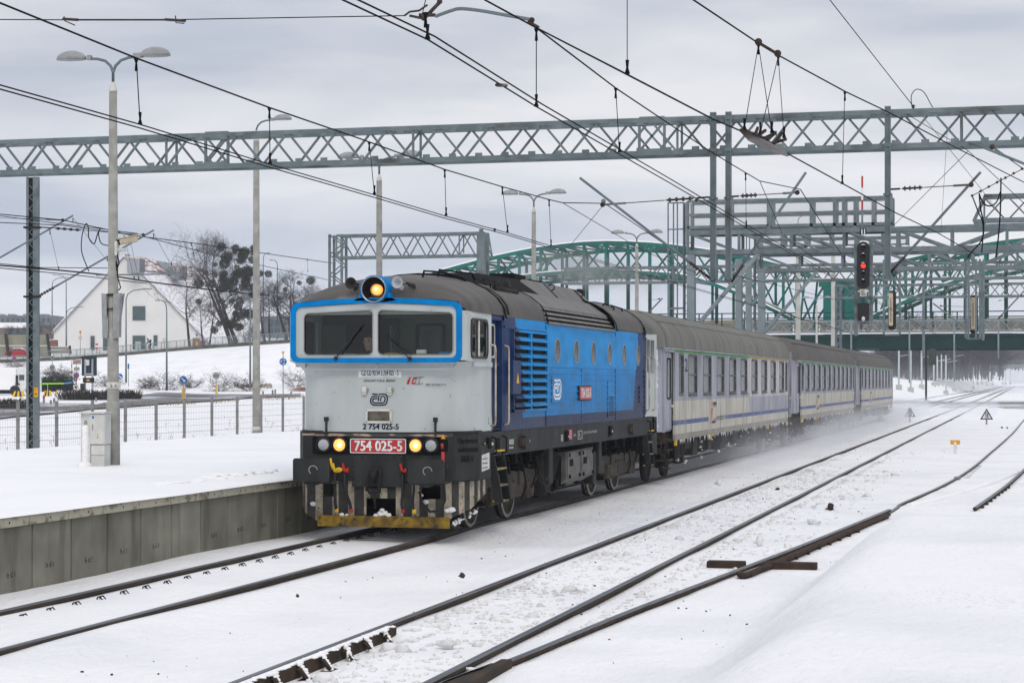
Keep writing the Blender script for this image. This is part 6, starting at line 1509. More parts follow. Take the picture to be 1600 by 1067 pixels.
# ---- main signal with red light, in its cage
YS = 76.2
S = lambda px, py, Y=YS: onY(px, py, Y)
sg_ = thing('railway_signal', 'tall black signal head showing one red light, with red and white pole above', 'signal', (0,0,0))
c0_ = S(1349.5,435); u = 1/40.4
b = MB(); xw = .26
b.prism([(x, YS-.18, z) for x, z in rrect(c0_.x-.235, c0_.x+.235, S(0,468).z, S(0,402).z, .23, 6)], (0,.05,0)); b.box((c0_.x-.17,YS-.13,S(0,465).z),(c0_.x+.17,YS+.10,S(0,405).z)); obj('backboard', b, M['rubber'], sg_)
for i, py in enumerate((410.5,422.5,435.5,447,458.5)):
    z = S(0,py).z; b = MB(); b.lathe([(.085,.0),(.085,-.05),(.0001,-.06)], (c0_.x,YS-.18,z), 'y', 16); obj('lens', b, M['redlight'] if i == 2 else M['rubber'], sg_)
    b = MB(); A = [(c0_.x+.10*math.cos(R(a_)), z+.10*math.sin(R(a_))) for a_ in range(10,171,16)]; B = [(c0_.x+.085*math.cos(R(a_)), z+.085*math.sin(R(a_))) for a_ in range(10,171,16)]
    b.ribbon([(x,YS-.40,z_) for x,z_ in A], [(x,YS-.40,z_) for x,z_ in B], (0,.22,0), 0, closed=False); b.sphere((c0_.x,YS-.33,z+.105), (.08 if i==0 else .05,.08,.02), 8, 5, 1); obj('hood', b, [M['rubber'], M['snow_soft']], sg_)
b = MB(); b.bbox((c0_.x-.13,YS-.2,S(0,478).z),(c0_.x+.13,YS-.17,S(0,468).z),.02,0); b.box((c0_.x-.2,YS-.19,S(0,472).z),(c0_.x+.2,YS-.175,S(0,469).z),0); text(b, 'SK', (c0_.x-.07,YS-.203,S(0,472).z), FX, FZ, .14, .09, 1); text(b, '20', (c0_.x-.07,YS-.203,S(0,477).z+.02), FX, FZ, .14, .09, 1); obj('name_plate', b, [M['cream'], M['black']], sg_)
b = MB(); b.box((S(1341,0).x,YS-.15,S(0,512).z),(S(1358,0).x,YS+.15,S(0,487).z)); b.sphere((c0_.x,YS-.2,S(0,509).z), (.07,.06,.09), 8, 6, 1); obj('route_indicator', b, [M['rubber'], M['cream']], sg_)
b = MB(); b.bbox((c0_.x-.12,YS-.2,S(0,392).z),(c0_.x+.12,YS-.16,S(0,383).z),.01,0)
for dx in (-.05,.05): b.bbox((c0_.x+dx-.02,YS-.21,S(0,391.5).z),(c0_.x+dx+.02,YS-.2,S(0,384.5).z),.015,1)
obj('white_bar_panel', b, [M['rubber'], M['white']], sg_)
b = MB(); x = S(1347.8,0).x
for i, (ya_, yb_, mi) in enumerate(((311,327,0),(327,344,1),(344,357,0),(357,383,2))): b.box((x-.035,YS-.2,S(0,yb_).z),(x+.035,YS-.13,S(0,ya_).z), mi)
obj('striped_pole', b, [M['redplate'], M['white'], M['steel']], sg_)
b = MB()
for px in (1337.5,1361): b.box((S(px,0).x-.07,YS-.05,S(0,520 if px>1350 else 532).z),(S(px,0).x+.07,YS+.1,S(0,397).z))
b.box((S(1337,0).x,YS-.02,S(0,400).z),(S(1361,0).x,YS+.05,S(0,397).z)); b.box((S(1337,0).x,YS-.02,S(0,482).z),(S(1361,0).x,YS+.05,S(0,478).z)); b.box((S(1337,0).x,YS-.02,S(0,516).z),(S(1361,0).x,YS+.05,S(0,513).z)); b.tube([S(1352,513),S(1356,519),S(1362,514),S(1362,505)], .04, 6); obj('signal_cage', b, M['steel'], sg_)
def weight(px, y0, y1, label, Y=92):
    r = thing('railway_signal', label, 'signal', (0,0,0), 0, 'signals seen from behind'); b = MB(); a, c = onY(px-6,y1,Y), onY(px+6,y0,Y)
    b.prism([(x,Y,z) for x,z in rrect(a.x,c.x,a.z,c.z,.15,4)], (0,.1,0)); obj('backboard', b, M['rubber'], r)
    b = MB(); b.bbox((a.x+.03,Y-.25,a.z+.2),(c.x-.13,Y,c.z-.12),.03); 
    for k in range(10): z = a.z+.4+(c.z-a.z-.7)*k/10; b.sphere((a.x+.13,Y-.26,z), .03, 5, 4, 1)
    obj('casing', b, [M['camcream'], M['black']], r)
    b = MB()
    for d in (-.36,.36): b.box(((a.x+c.x)/2+d-.05,Y-.3,a.z-.2),((a.x+c.x)/2+d+.05,Y-.2,c.z+1.4))
    b.box((a.x-.15,Y-.3,a.z-.25),(c.x+.15,Y-.1,a.z-.18)); obj('frame', b, M['steel'], r)
weight(1394, 454, 516, 'signal seen from behind with beige casing, hanging below the right post')
weight(1522, 461, 522, 'signal seen from behind with beige casing, near the right edge')
b = MB()
for px in (1513,1525,1531,1537): q = onY(px,0,91); b.bar((q.x,91,onY(px,528,91).z),(q.x,91,onY(px,405,91).z),.09)
o = obj('hanging_post_group', b, M['steel']); tag(o, 'bundle of hanging steel posts before the right-hand signal back', 'post')

# ================================================================ GREEN ARCH BRIDGE
def curve(pts, n):
    P = smoothpath([(x, y, 0) for x, y in pts], n); return [(p[0], p[1]) for p in P]
def plane_pts(pts, Y): return [onY(x, y, Y) for x, y in pts]
def resample(P, n):
    d = [0]
    for a, c in zip(P, P[1:]): d.append(d[-1] + (Vector(c)-Vector(a)).length)
    out = []
    for i in range(n+1):
        t = d[-1]*i/n
        for k in range(len(P)-1):
            if t <= d[k+1] + 1e-9: f = (t-d[k])/max(1e-9, d[k+1]-d[k]); out.append(Vector(P[k]).lerp(Vector(P[k+1]), f)); break
    return out
def resX(P, xs_):
    out = []
    for x in xs_:
        for a, c in zip(P, P[1:]):
            if min(a[0],c[0]) - 1e-6 <= x <= max(a[0],c[0]) + 1e-6: f = (x-a[0])/((c[0]-a[0]) or 1); out.append(Vector(a).lerp(Vector(c), f)); break
    return out
br = thing('arch_bridge', 'green steel arch bridge with lattice arches crossing the whole background', 'bridge', (0,0,0))
Yb = (232.0, 246.0)
topL = [(560,474),(600,455),(640,440),(700,422),(760,406),(830,391),(900,382),(950,379.5),(1030,383),(1100,392),(1160,402),(1220,416),(1262,428),(1292,440)]
botL = [(560,520),(600,494),(640,475),(700,457),(760,443),(830,431),(900,425),(950,424),(1030,428),(1080,434),(1130,450),(1180,471),(1225,493),(1250,506)]
topR = [(1328,440),(1350,427),(1400,412),(1450,400),(1520,386),(1600,375),(1700,369),(1800,367)]
botR = [(1335,508),(1370,492),(1400,478),(1450,456),(1500,438),(1550,424),(1620,410),(1700,404),(1800,402)]
def halfbridge(top, bot, n, nm):
    planes = []
    for Yp in Yb:
        # world curve taken from the near plane, copied straight back
        T_ = resample(plane_pts(curve(top, 4), Yb[0]), n); B0 = plane_pts(curve(bot, 4), Yb[0])
        T_ = [Vector((p.x, Yp, p.z)) for p in T_]; B_all = [Vector((p.x, Yp, p.z)) for p in B0]
        B_ = []
        for t_ in T_:
            x = max(B_all[0].x, min(B_all[-1].x, t_.x)); B_.append(resX(B_all, [x])[0])
        planes.append((T_, B_))
    for k, (T_, B_) in enumerate(planes):
        b = MB(); sn = MB()
        for P_ in (T_, B_):
            for a, c in zip(P_, P_[1:]):
                if (c-a).length > .05: b.bar(a, c, .45, .42); sn.bar(a+Vector((0,-.02,.29)), c+Vector((0,-.02,.29)), .50, .16)
        obj('arch_rib', b, M['green'], br); obj('snow_on_rib', sn, M['snow_soft'], br)
        b = MB()
        for i in range(len(T_)):
            b.bar(T_[i], B_[i], .32, .24)
            if i+1 < len(T_): (b.bar(B_[i], T_[i+1], .24, .2) if i % 2 else b.bar(T_[i], B_[i+1], .24, .2))
        obj('arch_lattice', b, M['green'], br)
        b = MB()
        for i in range(1, len(B_)-1):
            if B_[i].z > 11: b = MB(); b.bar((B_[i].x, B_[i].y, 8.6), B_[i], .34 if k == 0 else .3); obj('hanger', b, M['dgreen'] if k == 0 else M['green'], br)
    b = MB()
    (T0, B0), (T1, B1) = planes
    for i in range(len(T0)):
        b.bar(T0[i], T1[i], .26); b.bar(B0[i], B1[i], .26)
        if i+1 < len(T0): b.bar(T0[i], T1[i+1], .18); b.bar(T1[i], T0[i+1], .18); b.bar(B0[i], B1[i+1], .18)
    obj('wind_bracing', b, M['green'], br)
halfbridge(topL, botL, 22, 'left'); halfbridge(topR, botR, 15, 'right')
# portal where the two arches meet
b = MB(); z0, z1 = 6.3, onY(1300,432,232).z
for Yp in Yb:
    for px, w_ in ((1297,1.5),(1330,1.4)): q = onY(px,0,232); b.box((q.x-w_/2,Yp-.5,z0),(q.x+w_/2,Yp+.5,z1-.5)); b.box((q.x-w_/2-.5,Yp-.6,z1-1.2),(q.x+w_/2+.5,Yp+.6,z1-.3))
q = onY(1345,0,232); b.box((q.x-1.2,232.6,z0),(q.x+1.2,245.4,z1-4)); q = onY(1314,0,232); b.bar((q.x-1.5,232,z1-1),(q.x+1.5,232,z1-1),.8); obj('portal', b, M['green'], br)
# deck
b = MB(); xa, xb = onY(560,0,232).x - 3, 60
zd0, zd1 = onY(1500,544,231).z, onY(1500,521,231).z
b.box((xa,230.8,zd0),(xb,231.1,zd1-.15)); b.box((xa,230.4,zd1-.35),(xb,231.3,zd1-.05)); b.box((xa,230.4,zd0-.05),(xb,231.4,zd0+.1)); b.box((xa,246.5,zd0),(xb,246.9,zd1)); b.box((xa,231.1,zd1-.6),(xb,246.5,zd1-.2))
x = xa
while x < xb: b.box((x,230.6,zd0+.1),(x+.12,230.8,zd1-.35)); b.box((x,231.1,zd0+.6),(x+.3,246.5,zd1-.6)); x += 1.6
obj('deck_girder', b, M['dgreen'], br)
b = MB(); b.box((xa,230.2,zd1+.0),(xb,230.5,zd1+.12)); obj('snow_on_ledge', b, M['snow_soft'], br)
b = MB(); x = xa
while x < xb: b.box((x+.04,230.6,zd1),(x+2.9,230.75,onY(1500,503,231).z)); x += 3
obj('parapet_panels', b, mat('parapet_grey', (.13,.12,.10), (.18,.165,.14), .6, .85), br)
b = MB(); b.box((xa,233,zd1+1.2),(xb,233.3,onY(1500,497,233).z)); obj('cream_barrier', b, mat('cream_barrier', (.36,.34,.25), (.42,.39,.29), .6, .8), br)
b = MB(); zr0, zr1 = zd1+.1, onY(1500,487,231).z
for z in (zr1, (zr0+zr1)/2+.6): b.bar((xa,230.5,z),(xb,230.5,z),.12)
x = xa
while x < xb: b.bar((x,230.5,zr0),(x,230.5,zr1),.14); x += 2.7
obj('railing', b, M['dgreen'], br)
for px in (1240,):
    q = onY(px,0,238); b = MB(); b.box((q.x-.5,235,-.4),(q.x+.5,241,zd0)); obj('pier', b, M['dark'], br)

# ================================================================ EMBANKMENT TOP: railing, barrier, house, traffic
def crestpt(px, d=0): # point on the crest edge seen at px
    q = onY(px, 560, 226+d); return Vector((q.x, q.y, crest(q.x)))
r = thing('bridge_railing', 'long thin railing on the dark kerb along the top of the snowy bank', 'railing', (0,0,0))
b = MB(); pts = [crestpt(px) for px in range(-60, 520, 12)]
for a, c in zip(pts, pts[1:]):
    b.bar(a+Vector((0,0,1.05)), c+Vector((0,0,1.05)), .07); b.bar(a+Vector((0,0,.35)), c+Vector((0,0,.35)), .04); b.bar(a, a+Vector((0,0,1.05)), .08)
    for k in range(6): e = a.lerp(c, k/6); b.bar(e+Vector((0,0,.1)), e+Vector((0,0,1.05)), .03)
obj('rails', b, M['steel_far'], r)
b = MB()
for a, c in zip(pts, pts[1:]): b.bar(a+Vector((0,-.2,-.12)), c+Vector((0,-.2,-.12)), .5, .62)
obj('kerb_beam', b, mat('mossy_concrete', (.07,.075,.055), (.13,.13,.11), 1.5, .9), r)
b = MB(); top = [crestpt(px, .4) for px in range(-60, 520, 12)]
for a, c in zip(top, top[1:]): b.add([a+Vector((0,0,.05)), c+Vector((0,0,.05)), c+Vector((0,40,.2)), a+Vector((0,40,.2))], [(0,1,2,3)])
struct(obj('upper_road', b, M['snow_soft']))
# noise barrier
r = thing('noise_barrier', 'beige curved noise barrier beside the bank road at far left', 'noise barrier', (0,0,0))
Zb = lambda px, py, d=10: onY(px, py, 226+d)
def nbpan(x0, x1, yt0, yt1, yb):
    b = MB(); 
    for (ya_, yb_) in ((yt0, (yt0+yb)/2-1), ((yt0+yb)/2, yb)): b.prism([Zb(x0,ya_),Zb(x1,ya_+(yt1-yt0)*.5),Zb(x1,yb_),Zb(x0,yb_)], (0,.3,0))
    obj('panel', b, M['noisewall'], r)
for x0, x1 in ((-60,-26),(-26,9),(11,44),(46,76)): nbpan(x0, x1, 523, 523, 558)
nbpan(79, 109, 542, 542, 552)
b = MB()
for x0 in (-26,10,45,75): b.bar(Zb(x0-1,522,9.7), Zb(x0+3,556,9.7), .3)
b.bar(Zb(109,540,9.7), Zb(110,553,9.7), .22); obj('post', b, M['dark'], r)

# white gabled house
zh = 300
H_ = lambda px, py, d=0: at(px, py, zh+d)
hs = thing('white_house', 'white gabled house with snowy red tiled roof on the bank', 'house', (0,0,0))
G = [H_(84,556),H_(84,518),H_(194,403),H_(330,541),H_(330,556)]
back = Vector((-st, ct, 0)); rt = Vector((ct, st, 0))
b = MB(); b.prism(G, back*.4); obj('gable_wall', b, M['render'], hs)
b = MB(); rid2 = H_(318,424,30); ev2 = H_(398,530,30); ap = H_(194,401); ev = H_(345,556)
def lerp(a, c, t): return a + (c-a)*t
ap0 = H_(193,401,-.3); e0 = H_(347,558,-.3)
b.prism([ap0, e0, ev2, rid2], (0,0,.35), 0); b.prism([ap0, H_(80,521,-.3), H_(80,521,30), rid2], (0,0,.3), 0); obj('roof', b, M['tile'], hs)
def onroof(u, v, o_=.45): p = lerp(lerp(ap0, rid2, u), lerp(e0, ev2, u), v); return p + Vector((0,0,o_))
b = MB(); b.prism([onroof(0,.0,.4),onroof(.0,.16,.4),onroof(.36,.15,.4),onroof(.36,.0,.4)], (0,0,.06)); b.prism([onroof(.60,.0,.4),onroof(.60,.17,.4),onroof(1,.15,.4),onroof(1,0,.4)], (0,0,.06)); obj('bare_tiles', b, M['tilered'], hs)
b = MB()
for k in range(9): b.prism([onroof(.37+.025*k,.02,.42),onroof(.385+.025*k,.02,.42),onroof(.385+.025*k,.16,.42),onroof(.37+.025*k,.16,.42)], (0,0,.12))
b.prism([onroof(.36,.01,.40),onroof(.60,.01,.40),onroof(.60,.17,.40),onroof(.36,.17,.40)], (0,0,.05),1); obj('skylight', b, [M['zinc'], M['winglass']], hs)
for px0_, px1_, yt, yb_, d in ((199,226,404,426,-3),(266,292,416,436,9)):
    b = MB(); P_ = [H_(px0_,yt,d),H_(px0_+(px1_-px0_)*.70,yt+.4,d),H_(px0_+(px1_-px0_)*.70,yb_,d),H_(px0_,yb_,d)]; b.prism(P_, back*4+Vector((0,0,0))); c1p = H_(px0_+(px1_-px0_)*.70,yt+.4,d-.0); b.prism([c1p, H_(px1_,yt+1,d+4), H_(px1_,yb_-1,d+4), H_(px0_+(px1_-px0_)*.7,yb_,d)], back*.3, 1); b.prism([H_(px0_-.6,yt-.7,d),H_(px0_+(px1_-px0_)*.70,yt-.4,d),H_(px1_+.5,yt+.2,d+4),H_(px0_+3,yt-.6,d+4)], (0,0,.2), 2)
    obj('roof_dormer', b, [M['zinc'], mat('zinc_dark', (.10,.11,.125), (.12,.13,.145), 1, .5, .2), M['cream']], hs)
for x0, x1, y0, y1, lt in ((207.3,227,478.5,500.5,0),(160.5,164,479,501,0),(141.5,147.7,525,546.5,0),(161,169,525,547,0),(207.3,227,524.5,545.5,1),(240,246,524,540,2)):
    b = MB(); a, c = H_(x0,y1,-.05), H_(x1,y0,-.05)
    P_ = lambda x, y, d=-.05: H_(x, y, d)
    b.prism([P_(x0-.4,y1+.4),P_(x1+.4,y1+.4),P_(x1+.4,y0-.3),P_(x0-.4,y0-.3)], -back*.02, 2)
    fr = obj('window', b, [M['winglass'], M['cream'], mat('window_reveal', (.45,.45,.44), (.5,.5,.49), 2, .8)], hs)
    b = MB(); b.prism([P_(x0,y1,-.12),P_(x1,y1,-.12),P_(x1,y0,-.12),P_(x0,y0,-.12)], -back*.02, 0)
    if lt == 1: b.prism([P_(x0+4,y1,-.2),P_(x0+13,y1,-.2),P_(x0+13,y1-12,-.2),P_(x0+4,y1-12,-.2)], -back*.02, 1)
    obj('pane', b, [M['winglass'], mat('lit_room', (.30,.36,.33), (.34,.4,.37), 2, .4)], fr)
b = MB(); b.prism([P_(194,401,-.4),P_(197,402.5,-.4),P_(349,559,-.4),P_(346,559,-.4)], back*.2); b.prism([P_(194,401,-.4),P_(191,402.5,-.4),P_(80,520,-.4),P_(81.5,522,-.4)], back*.2); obj('verge_trim', b, M['zinc'], hs)
b = MB(); b.prism([H_(301,544,-8),H_(309,544,-8),H_(309,528,-8),H_(301,528,-8)], back*2); b.prism([H_(309,544,-8),H_(318,544,-8),H_(318,532,-8),H_(309,532,-8)], back*2)
b.prism([H_(78,541,-4),H_(86,541,-4),H_(86,531,-4),H_(78,531,-4)], back*2); o = obj('brick_wall', b, M['brick']); tag(o, 'small brick wall ends beside the white house', 'wall')

# far buildings
def block(name, label, x0, x1, y0, y1, z, mt, wins=(), cat='building'):
    r = thing(name, label, cat, (0,0,0)); b = MB(); b.prism([at(x0,y1,z),at(x1,y1,z),at(x1,y0,z),at(x0,y0,z)], back*12); obj('wall', b, M[mt], r)
    for (a, c, d, e) in wins: b = MB(); b.prism([at(a,e,z-.3),at(c,e,z-.3),at(c,d,z-.3),at(a,d,z-.3)], -back*.05); obj('window', b, M['winglass'], r)
    return r
r = block('office_block', 'long low grey office block on the horizon at far left', -40, 87, 493, 512, 420, 'farbldg', [(2+8*i,6+8*i,497.5,503) for i in range(10)])
b = MB(); b.prism([at(-40,512,405),at(42,512,405),at(42,504,405),at(-40,504,405)], back*10); obj('snowy_annex', b, M['snow_soft'], r)
b = MB(); [b.prism([at(x,493,421),at(x+w_,493,421),at(x+w_,490.5,421),at(x,490.5,421)], back*4) for x, w_ in ((0,2.5),(12,8),(36,7),(60,6),(69,3))]; obj('roof_unit', b, M['zinc'], r)
block('brick_building', 'low brown brick building behind the noise barrier', 62, 93, 508, 527, 380, 'brownwall')
block('brick_building', 'brown brick strip with a blue glass front at far left', -40, 60, 512, 528, 370, 'brownwall', [(8,42,514,524)])
block('dark_building', 'dark glass building behind bare trees left of the train cab', 408, 505, 494, 526, 330, 'farbldg', [(420+10*i,427+10*i,500,508) for i in range(6)]+[(420+10*i,427+10*i,513,521) for i in range(6)])
block('far_apartments', 'faint reddish apartment block far off under the bridge at right', 1582, 1640, 540, 560, 900, 'brick')

# ================================================================ TREES
def branch(b, p, d, L, r_, lev, rnd, spread, kids, tips=None, up=.08, n=4):
    p = Vector(p); d = Vector(d).normalized(); pts = [p]; rs = [r_]; k = 3 if lev > 0 else 2; q = p.copy(); dd = d.copy()
    for i in range(k):
        dd = (dd + Vector((rnd.gauss(0,.16), rnd.gauss(0,.16), rnd.gauss(0,.10)+up))).normalized(); q = q + dd*(L/k); pts.append(q.copy()); rs.append(r_*(1-.55*(i+1)/k))
    b.tube(pts, rs, n if r_ > .05 else 3, 0, cap=False)
    if tips is not None: tips += pts[1:]
    if lev <= 0: return
    for i in range(kids):
        t = rnd.uniform(.35, 1.0); j = min(k-1, int(t*k)); f = t*k - j; s = pts[j].lerp(pts[min(k, j+1)], f)
        ax = Vector((rnd.gauss(0,1), rnd.gauss(0,1), rnd.gauss(0,.6))).normalized(); nd = (dd*(1-spread) + ax*spread + Vector((0,0,.12))).normalized()
        branch(b, s, nd, L*rnd.uniform(.55,.8), max(.008, r_*rnd.uniform(.45,.6)), lev-1, rnd, spread, kids, tips, up, n)
def leafball(b, c, r_, rnd, n=260):
    c = Vector(c)
    for i in range(n):
        u = Vector((rnd.gauss(0,1), rnd.gauss(0,1), rnd.gauss(0,1))).normalized()*r_*rnd.uniform(.25,1)**.6; u.z *= .92
        a = Vector((rnd.gauss(0,1), rnd.gauss(0,1), rnd.gauss(0,1))).normalized(); e = a.cross(Vector((.3,.2,1))).normalized(); s = r_*.16*rnd.uniform(.7,1.5)
        b.add([c+u-a*s, c+u+e*s*.45, c+u+a*s, c+u-e*s*.45], [(0,1,2,3)])
def tree(px, pyb, pyt, z, label, seed, mist=(), trunks=1, spread=.62, lev=5, kids=4, r0=.22, w_=1, lean=0, kind='bare_tree', group='bare trees on the bank'):
    rnd = random.Random(seed); p = at(px, pyb, z); H__ = at(px, pyt, z).z - p.z
    r = thing(kind, label, 'tree', p, TH, group)
    b = MB(); c = MB(); tips = []
    for t in range(trunks):
        d = Vector((lean + (rnd.uniform(-.35,.35) if trunks > 1 else 0), 0, 1)).normalized(); base = Vector(((t-(trunks-1)/2)*.5, 0, -.3)); k = 5; q = base.copy(); pts = [q.copy()]; rs = [r0]
        for i in range(k): d = (d + Vector((rnd.gauss(0,.09), rnd.gauss(0,.09), .08))).normalized(); q = q + d*(H__*.72/k); pts.append(q.copy()); rs.append(r0*(1-.8*(i+1)/k))
        b.tube(pts, rs, 7, 0)
        for i in range(8 if trunks < 3 else 5):
            f = rnd.uniform(.30, 1.0)*k; j = min(k-1, int(f)); s = pts[j].lerp(pts[j+1], f-j); a = rnd.uniform(0, 2*math.pi)
            branch(c, s, (math.cos(a)*w_, math.sin(a)*w_, .55), H__*rnd.uniform(.22,.34), max(.03, r0*.38*(1-f/k*.6)), lev-2, rnd, spread, kids, tips)
        branch(c, pts[-1], (0,0,1), H__*.2, r0*.25, lev-2, rnd, spread, kids, tips)
    obj('trunk', b, M['bark'], r); obj('crown', c, M['twig'], r)
    S_ = F/z
    if trunks == 3 and len(mist) > 10: mist = list(mist) + [(rnd.uniform(340,400), rnd.uniform(385,520), rnd.uniform(4,7.5)) for _ in range(34)]
    for mx_, my_, mr in mist:
        tx, tz = (mx_-px)/S_, (pyb-my_)/S_; q = min(tips, key=lambda v: (v.x-tx)**2 + (v.z-tz)**2 + .05*v.y*v.y); q = q.lerp(Vector((tx, q.y, tz)), .35)
        b = MB(); leafball(b, q, mr/S_*1.12, rnd, int(300+mr*40)); obj('mistletoe', b, M['mistle'], r)
    return r
tree(369, 548, 366, 258, 'tall bare tree thick with dark mistletoe balls, left of the lamp post', 11,
     [(354,402,9),(350,412,8),(349,428,7),(352,440,8),(368,388,7),(357,448,7),(384,392,8),(382,400,9),(376,406,7),(392,404,6),(388,424,10),(384,436,8),(369,430,8),(351,446,8),(366,440,7),(329,444,8),(336,430,5),(335,414,4),(322,428,4),(380,448,7),(424,430,6),(362,470,5),(372,480,6),(357,515,6),(353,527,6),(360,500,5),(395,384,6),(345,470,5),(407,428,5),(395,460,5),(370,500,7),(366,512,6)], trunks=3, r0=.34, lev=6, kids=4)
tree(297, 545, 400, 246, 'slim bare tree with one mistletoe ball, before the house roof', 5, [(308,443,8)], r0=.2, lev=5, kids=4)
tree(322, 544, 450, 244, 'small leaning bare tree between the slim and the mistletoe tree', 8, [(311,472,5)], r0=.15, trunks=2, lev=5, kids=3)
tree(455, 532, 424, 262, 'wide bare tree with brown crown just left of the train cab', 21, [(486,440,7),(446,452,4),(466,443,4),(500,464,4)], trunks=3, r0=.26, lev=6, kids=4, spread=.7)
tree(490, 532, 440, 266, 'bare tree partly hidden by the cab roof', 33, [], trunks=2, r0=.22, lev=5, kids=4, spread=.7)
tree(418, 534, 440, 262, 'bare twiggy tree right behind the single-lamp post', 44, [], trunks=2, r0=.18, lev=5, kids=4, spread=.65)
tree(398, 552, 495, 245, 'dense dark bush on the bank edge behind the single-lamp post', 55, [], trunks=4, r0=.12, lev=5, kids=4, spread=.6, kind='bush')
for i, (px, pyt) in enumerate(((12,505),(30,507),(92,497),(99,500),(62,502),(47,505))):
    tree(px, 530, pyt, 330, ('leftmost twiggy tree above the noise barrier','twiggy tree left of the lattice mast above the barrier','twiggy tree before the house left corner','thin far tree touching the house wall left corner','twiggy tree right of the lattice mast before the grey block','twiggy tree directly behind the lattice mast')[i], 70+i, [], 2, r0=.12, lev=5, kids=3)
def shrub(px, pyb, pyt, z, label, seed, w_=1.4, n=9, lev=4, kids=4):
    rnd = random.Random(seed); p = onG(px, pyb); z = (p.y*ct - p.x*st); H__ = at(px, pyt, z).z - p.z; r = thing('bare_shrub', label, 'shrub', p, TH, 'snow dusted shrubs at the foot of the bank'); b = MB()
    for i in range(n): a = rnd.uniform(0, 2*math.pi); branch(b, (0,0,-.1), (math.cos(a)*w_, math.sin(a)*w_*.5, 1), H__*.75, .03, lev-1, rnd, .75, kids, None, .0)
    obj('branches', b, M['twig'], r); return r
SH = [(345,612,577,176,'bare shrub behind the grey round sign, right of the arrow sign'),(252,610,578,176,'bare shrub before the foot of the bank under the house'),(228,608,585,177,'small bare shrub left of the one under the house'),(20,588,562,190,'bare shrub above the white truck at far left'),(38,586,560,192,'bare shrub behind the truck cab'),(75,592,572,185,'bare shrub just right of the lattice mast'),(92,594,570,184,'bare shrub behind the yield sign'),(107,592,572,186,'bare shrub above the green hedge'),(168,604,580,178,'bare shrub right of the dark display board'),(392,612,580,174,'bare shrub left of the single-lamp post foot'),(462,605,570,160,'bare twiggy shrub under the cab spectacle frame'),(300,606,585,180,'low bare shrub between arrow sign and lamp')]
for i, (a, c, d, e, lb) in enumerate(SH): shrub(a, c, d, e, lb, 100+i, w_=2.0)
def lowshrub(px0, px1, pyb, pyt, z, label, mt='twig', n=500, name='low_hedge'):
    rnd = random.Random(int(px0)); a = onG(px0, pyb); c = onG(px1, pyb); z = a.y*ct - a.x*st; h = at(px0, pyt, z).z - a.z; b = MB()
    for i in range(n):
        p = a.lerp(c, rnd.random()) + Vector((rnd.uniform(-.6,.6), rnd.uniform(-.6,.6), 0)); d = Vector((rnd.gauss(0,.5), rnd.gauss(0,.5), 1)).normalized()*h*rnd.uniform(.5,1.1); b.tube([p, p+d*.5+Vector((rnd.gauss(0,.1),0,0)), p+d], .018, 3, 0, False)
    o = obj(name, b, M[mt]); return tag(o, label, 'hedge', 'low hedges beside the road')
lowshrub(100,215,625,608,150,'low brown leafless hedge below the display board', n=1500)
lowshrub(-10,40,640,622,140,'low dark hedge at the far left below the truck', n=700)
b = MB(); rnd = random.Random(4); a, c = onG(58,612), onG(112,611)
for i in range(3600):
    t_ = rnd.random(); k = int(t_*9); hh = (1.05 + .25*((k*37) % 5)/5)*at(0,590,165).z - at(0,612,165).z*1.05
    p = a.lerp(c, t_) + Vector((rnd.uniform(-.8,.8), rnd.uniform(-.8,.8), rnd.random()*max(.5, 1.45+.3*((k*37)%5)/5))); e = Vector((rnd.gauss(0,1),rnd.gauss(0,1),rnd.gauss(0,1))).normalized()*.13; f_ = e.cross(Vector((0,0,1)))*.6; b.add([p-e,p+f_,p+e,p-f_], [(0,1,2,3)])
b.prism([a+Vector((0,-.3,0)), c+Vector((0,-.3,0)), c+Vector((0,-.3,1.2)), a+Vector((0,-.3,1.2))], (0,.6,0)); o = obj('conifer_hedge', b, M['hedge']); tag(o, 'dark green conifer hedge right of the lattice mast', 'hedge')
# dry grass along the fence and the slope
b = MB(); rnd = random.Random(9)
for i in range(1500):
    yy_ = rnd.uniform(52, 118); cl = noise.noise(Vector((yy_*.3, 2, 7))); 
    if rnd.random() > .35 + cl*1.3: continue
    x = FX_ + rnd.uniform(-2.6, 4.5) - (0 if rnd.random() < .7 else rnd.uniform(0, 14)); g0 = ground(x, yy_); h = rnd.uniform(.1,.42); b.tube([(x,yy_,g0-.02),(x+rnd.gauss(0,.08),yy_+rnd.gauss(0,.08),g0+h)], .006, 3, 0, False)
    for k in range(2): t_ = rnd.uniform(.4,1); b.tube([(x,yy_,g0+h*t_*.8),(x+rnd.gauss(0,.1),yy_+rnd.gauss(0,.1),g0+h*t_+.04)], .004, 3, 0, False)
struct(obj('dry_weeds', b, M['twig']), 'stuff')
b = MB()
for i in range(260):
    p = onG(rnd.uniform(365,425), rnd.uniform(603,608)); h = rnd.uniform(.15,.4); b.tube([p, p+Vector((rnd.gauss(0,.1),rnd.gauss(0,.1),h))], .02, 3, 0, False)
for i in range(1200):
    px = rnd.uniform(-20,475); t_ = noise.noise(Vector((px*.03,1,1))); 
    if t_ < -.1: continue
    p = onG(px, 646-.055*px+rnd.uniform(-2,3)); b.tube([p, p+Vector((rnd.gauss(0,.06),rnd.gauss(0,.06),rnd.uniform(.1,.25)))], .012, 3, 0, False)
struct(obj('dry_grass', b, M['drygrass']), 'stuff')
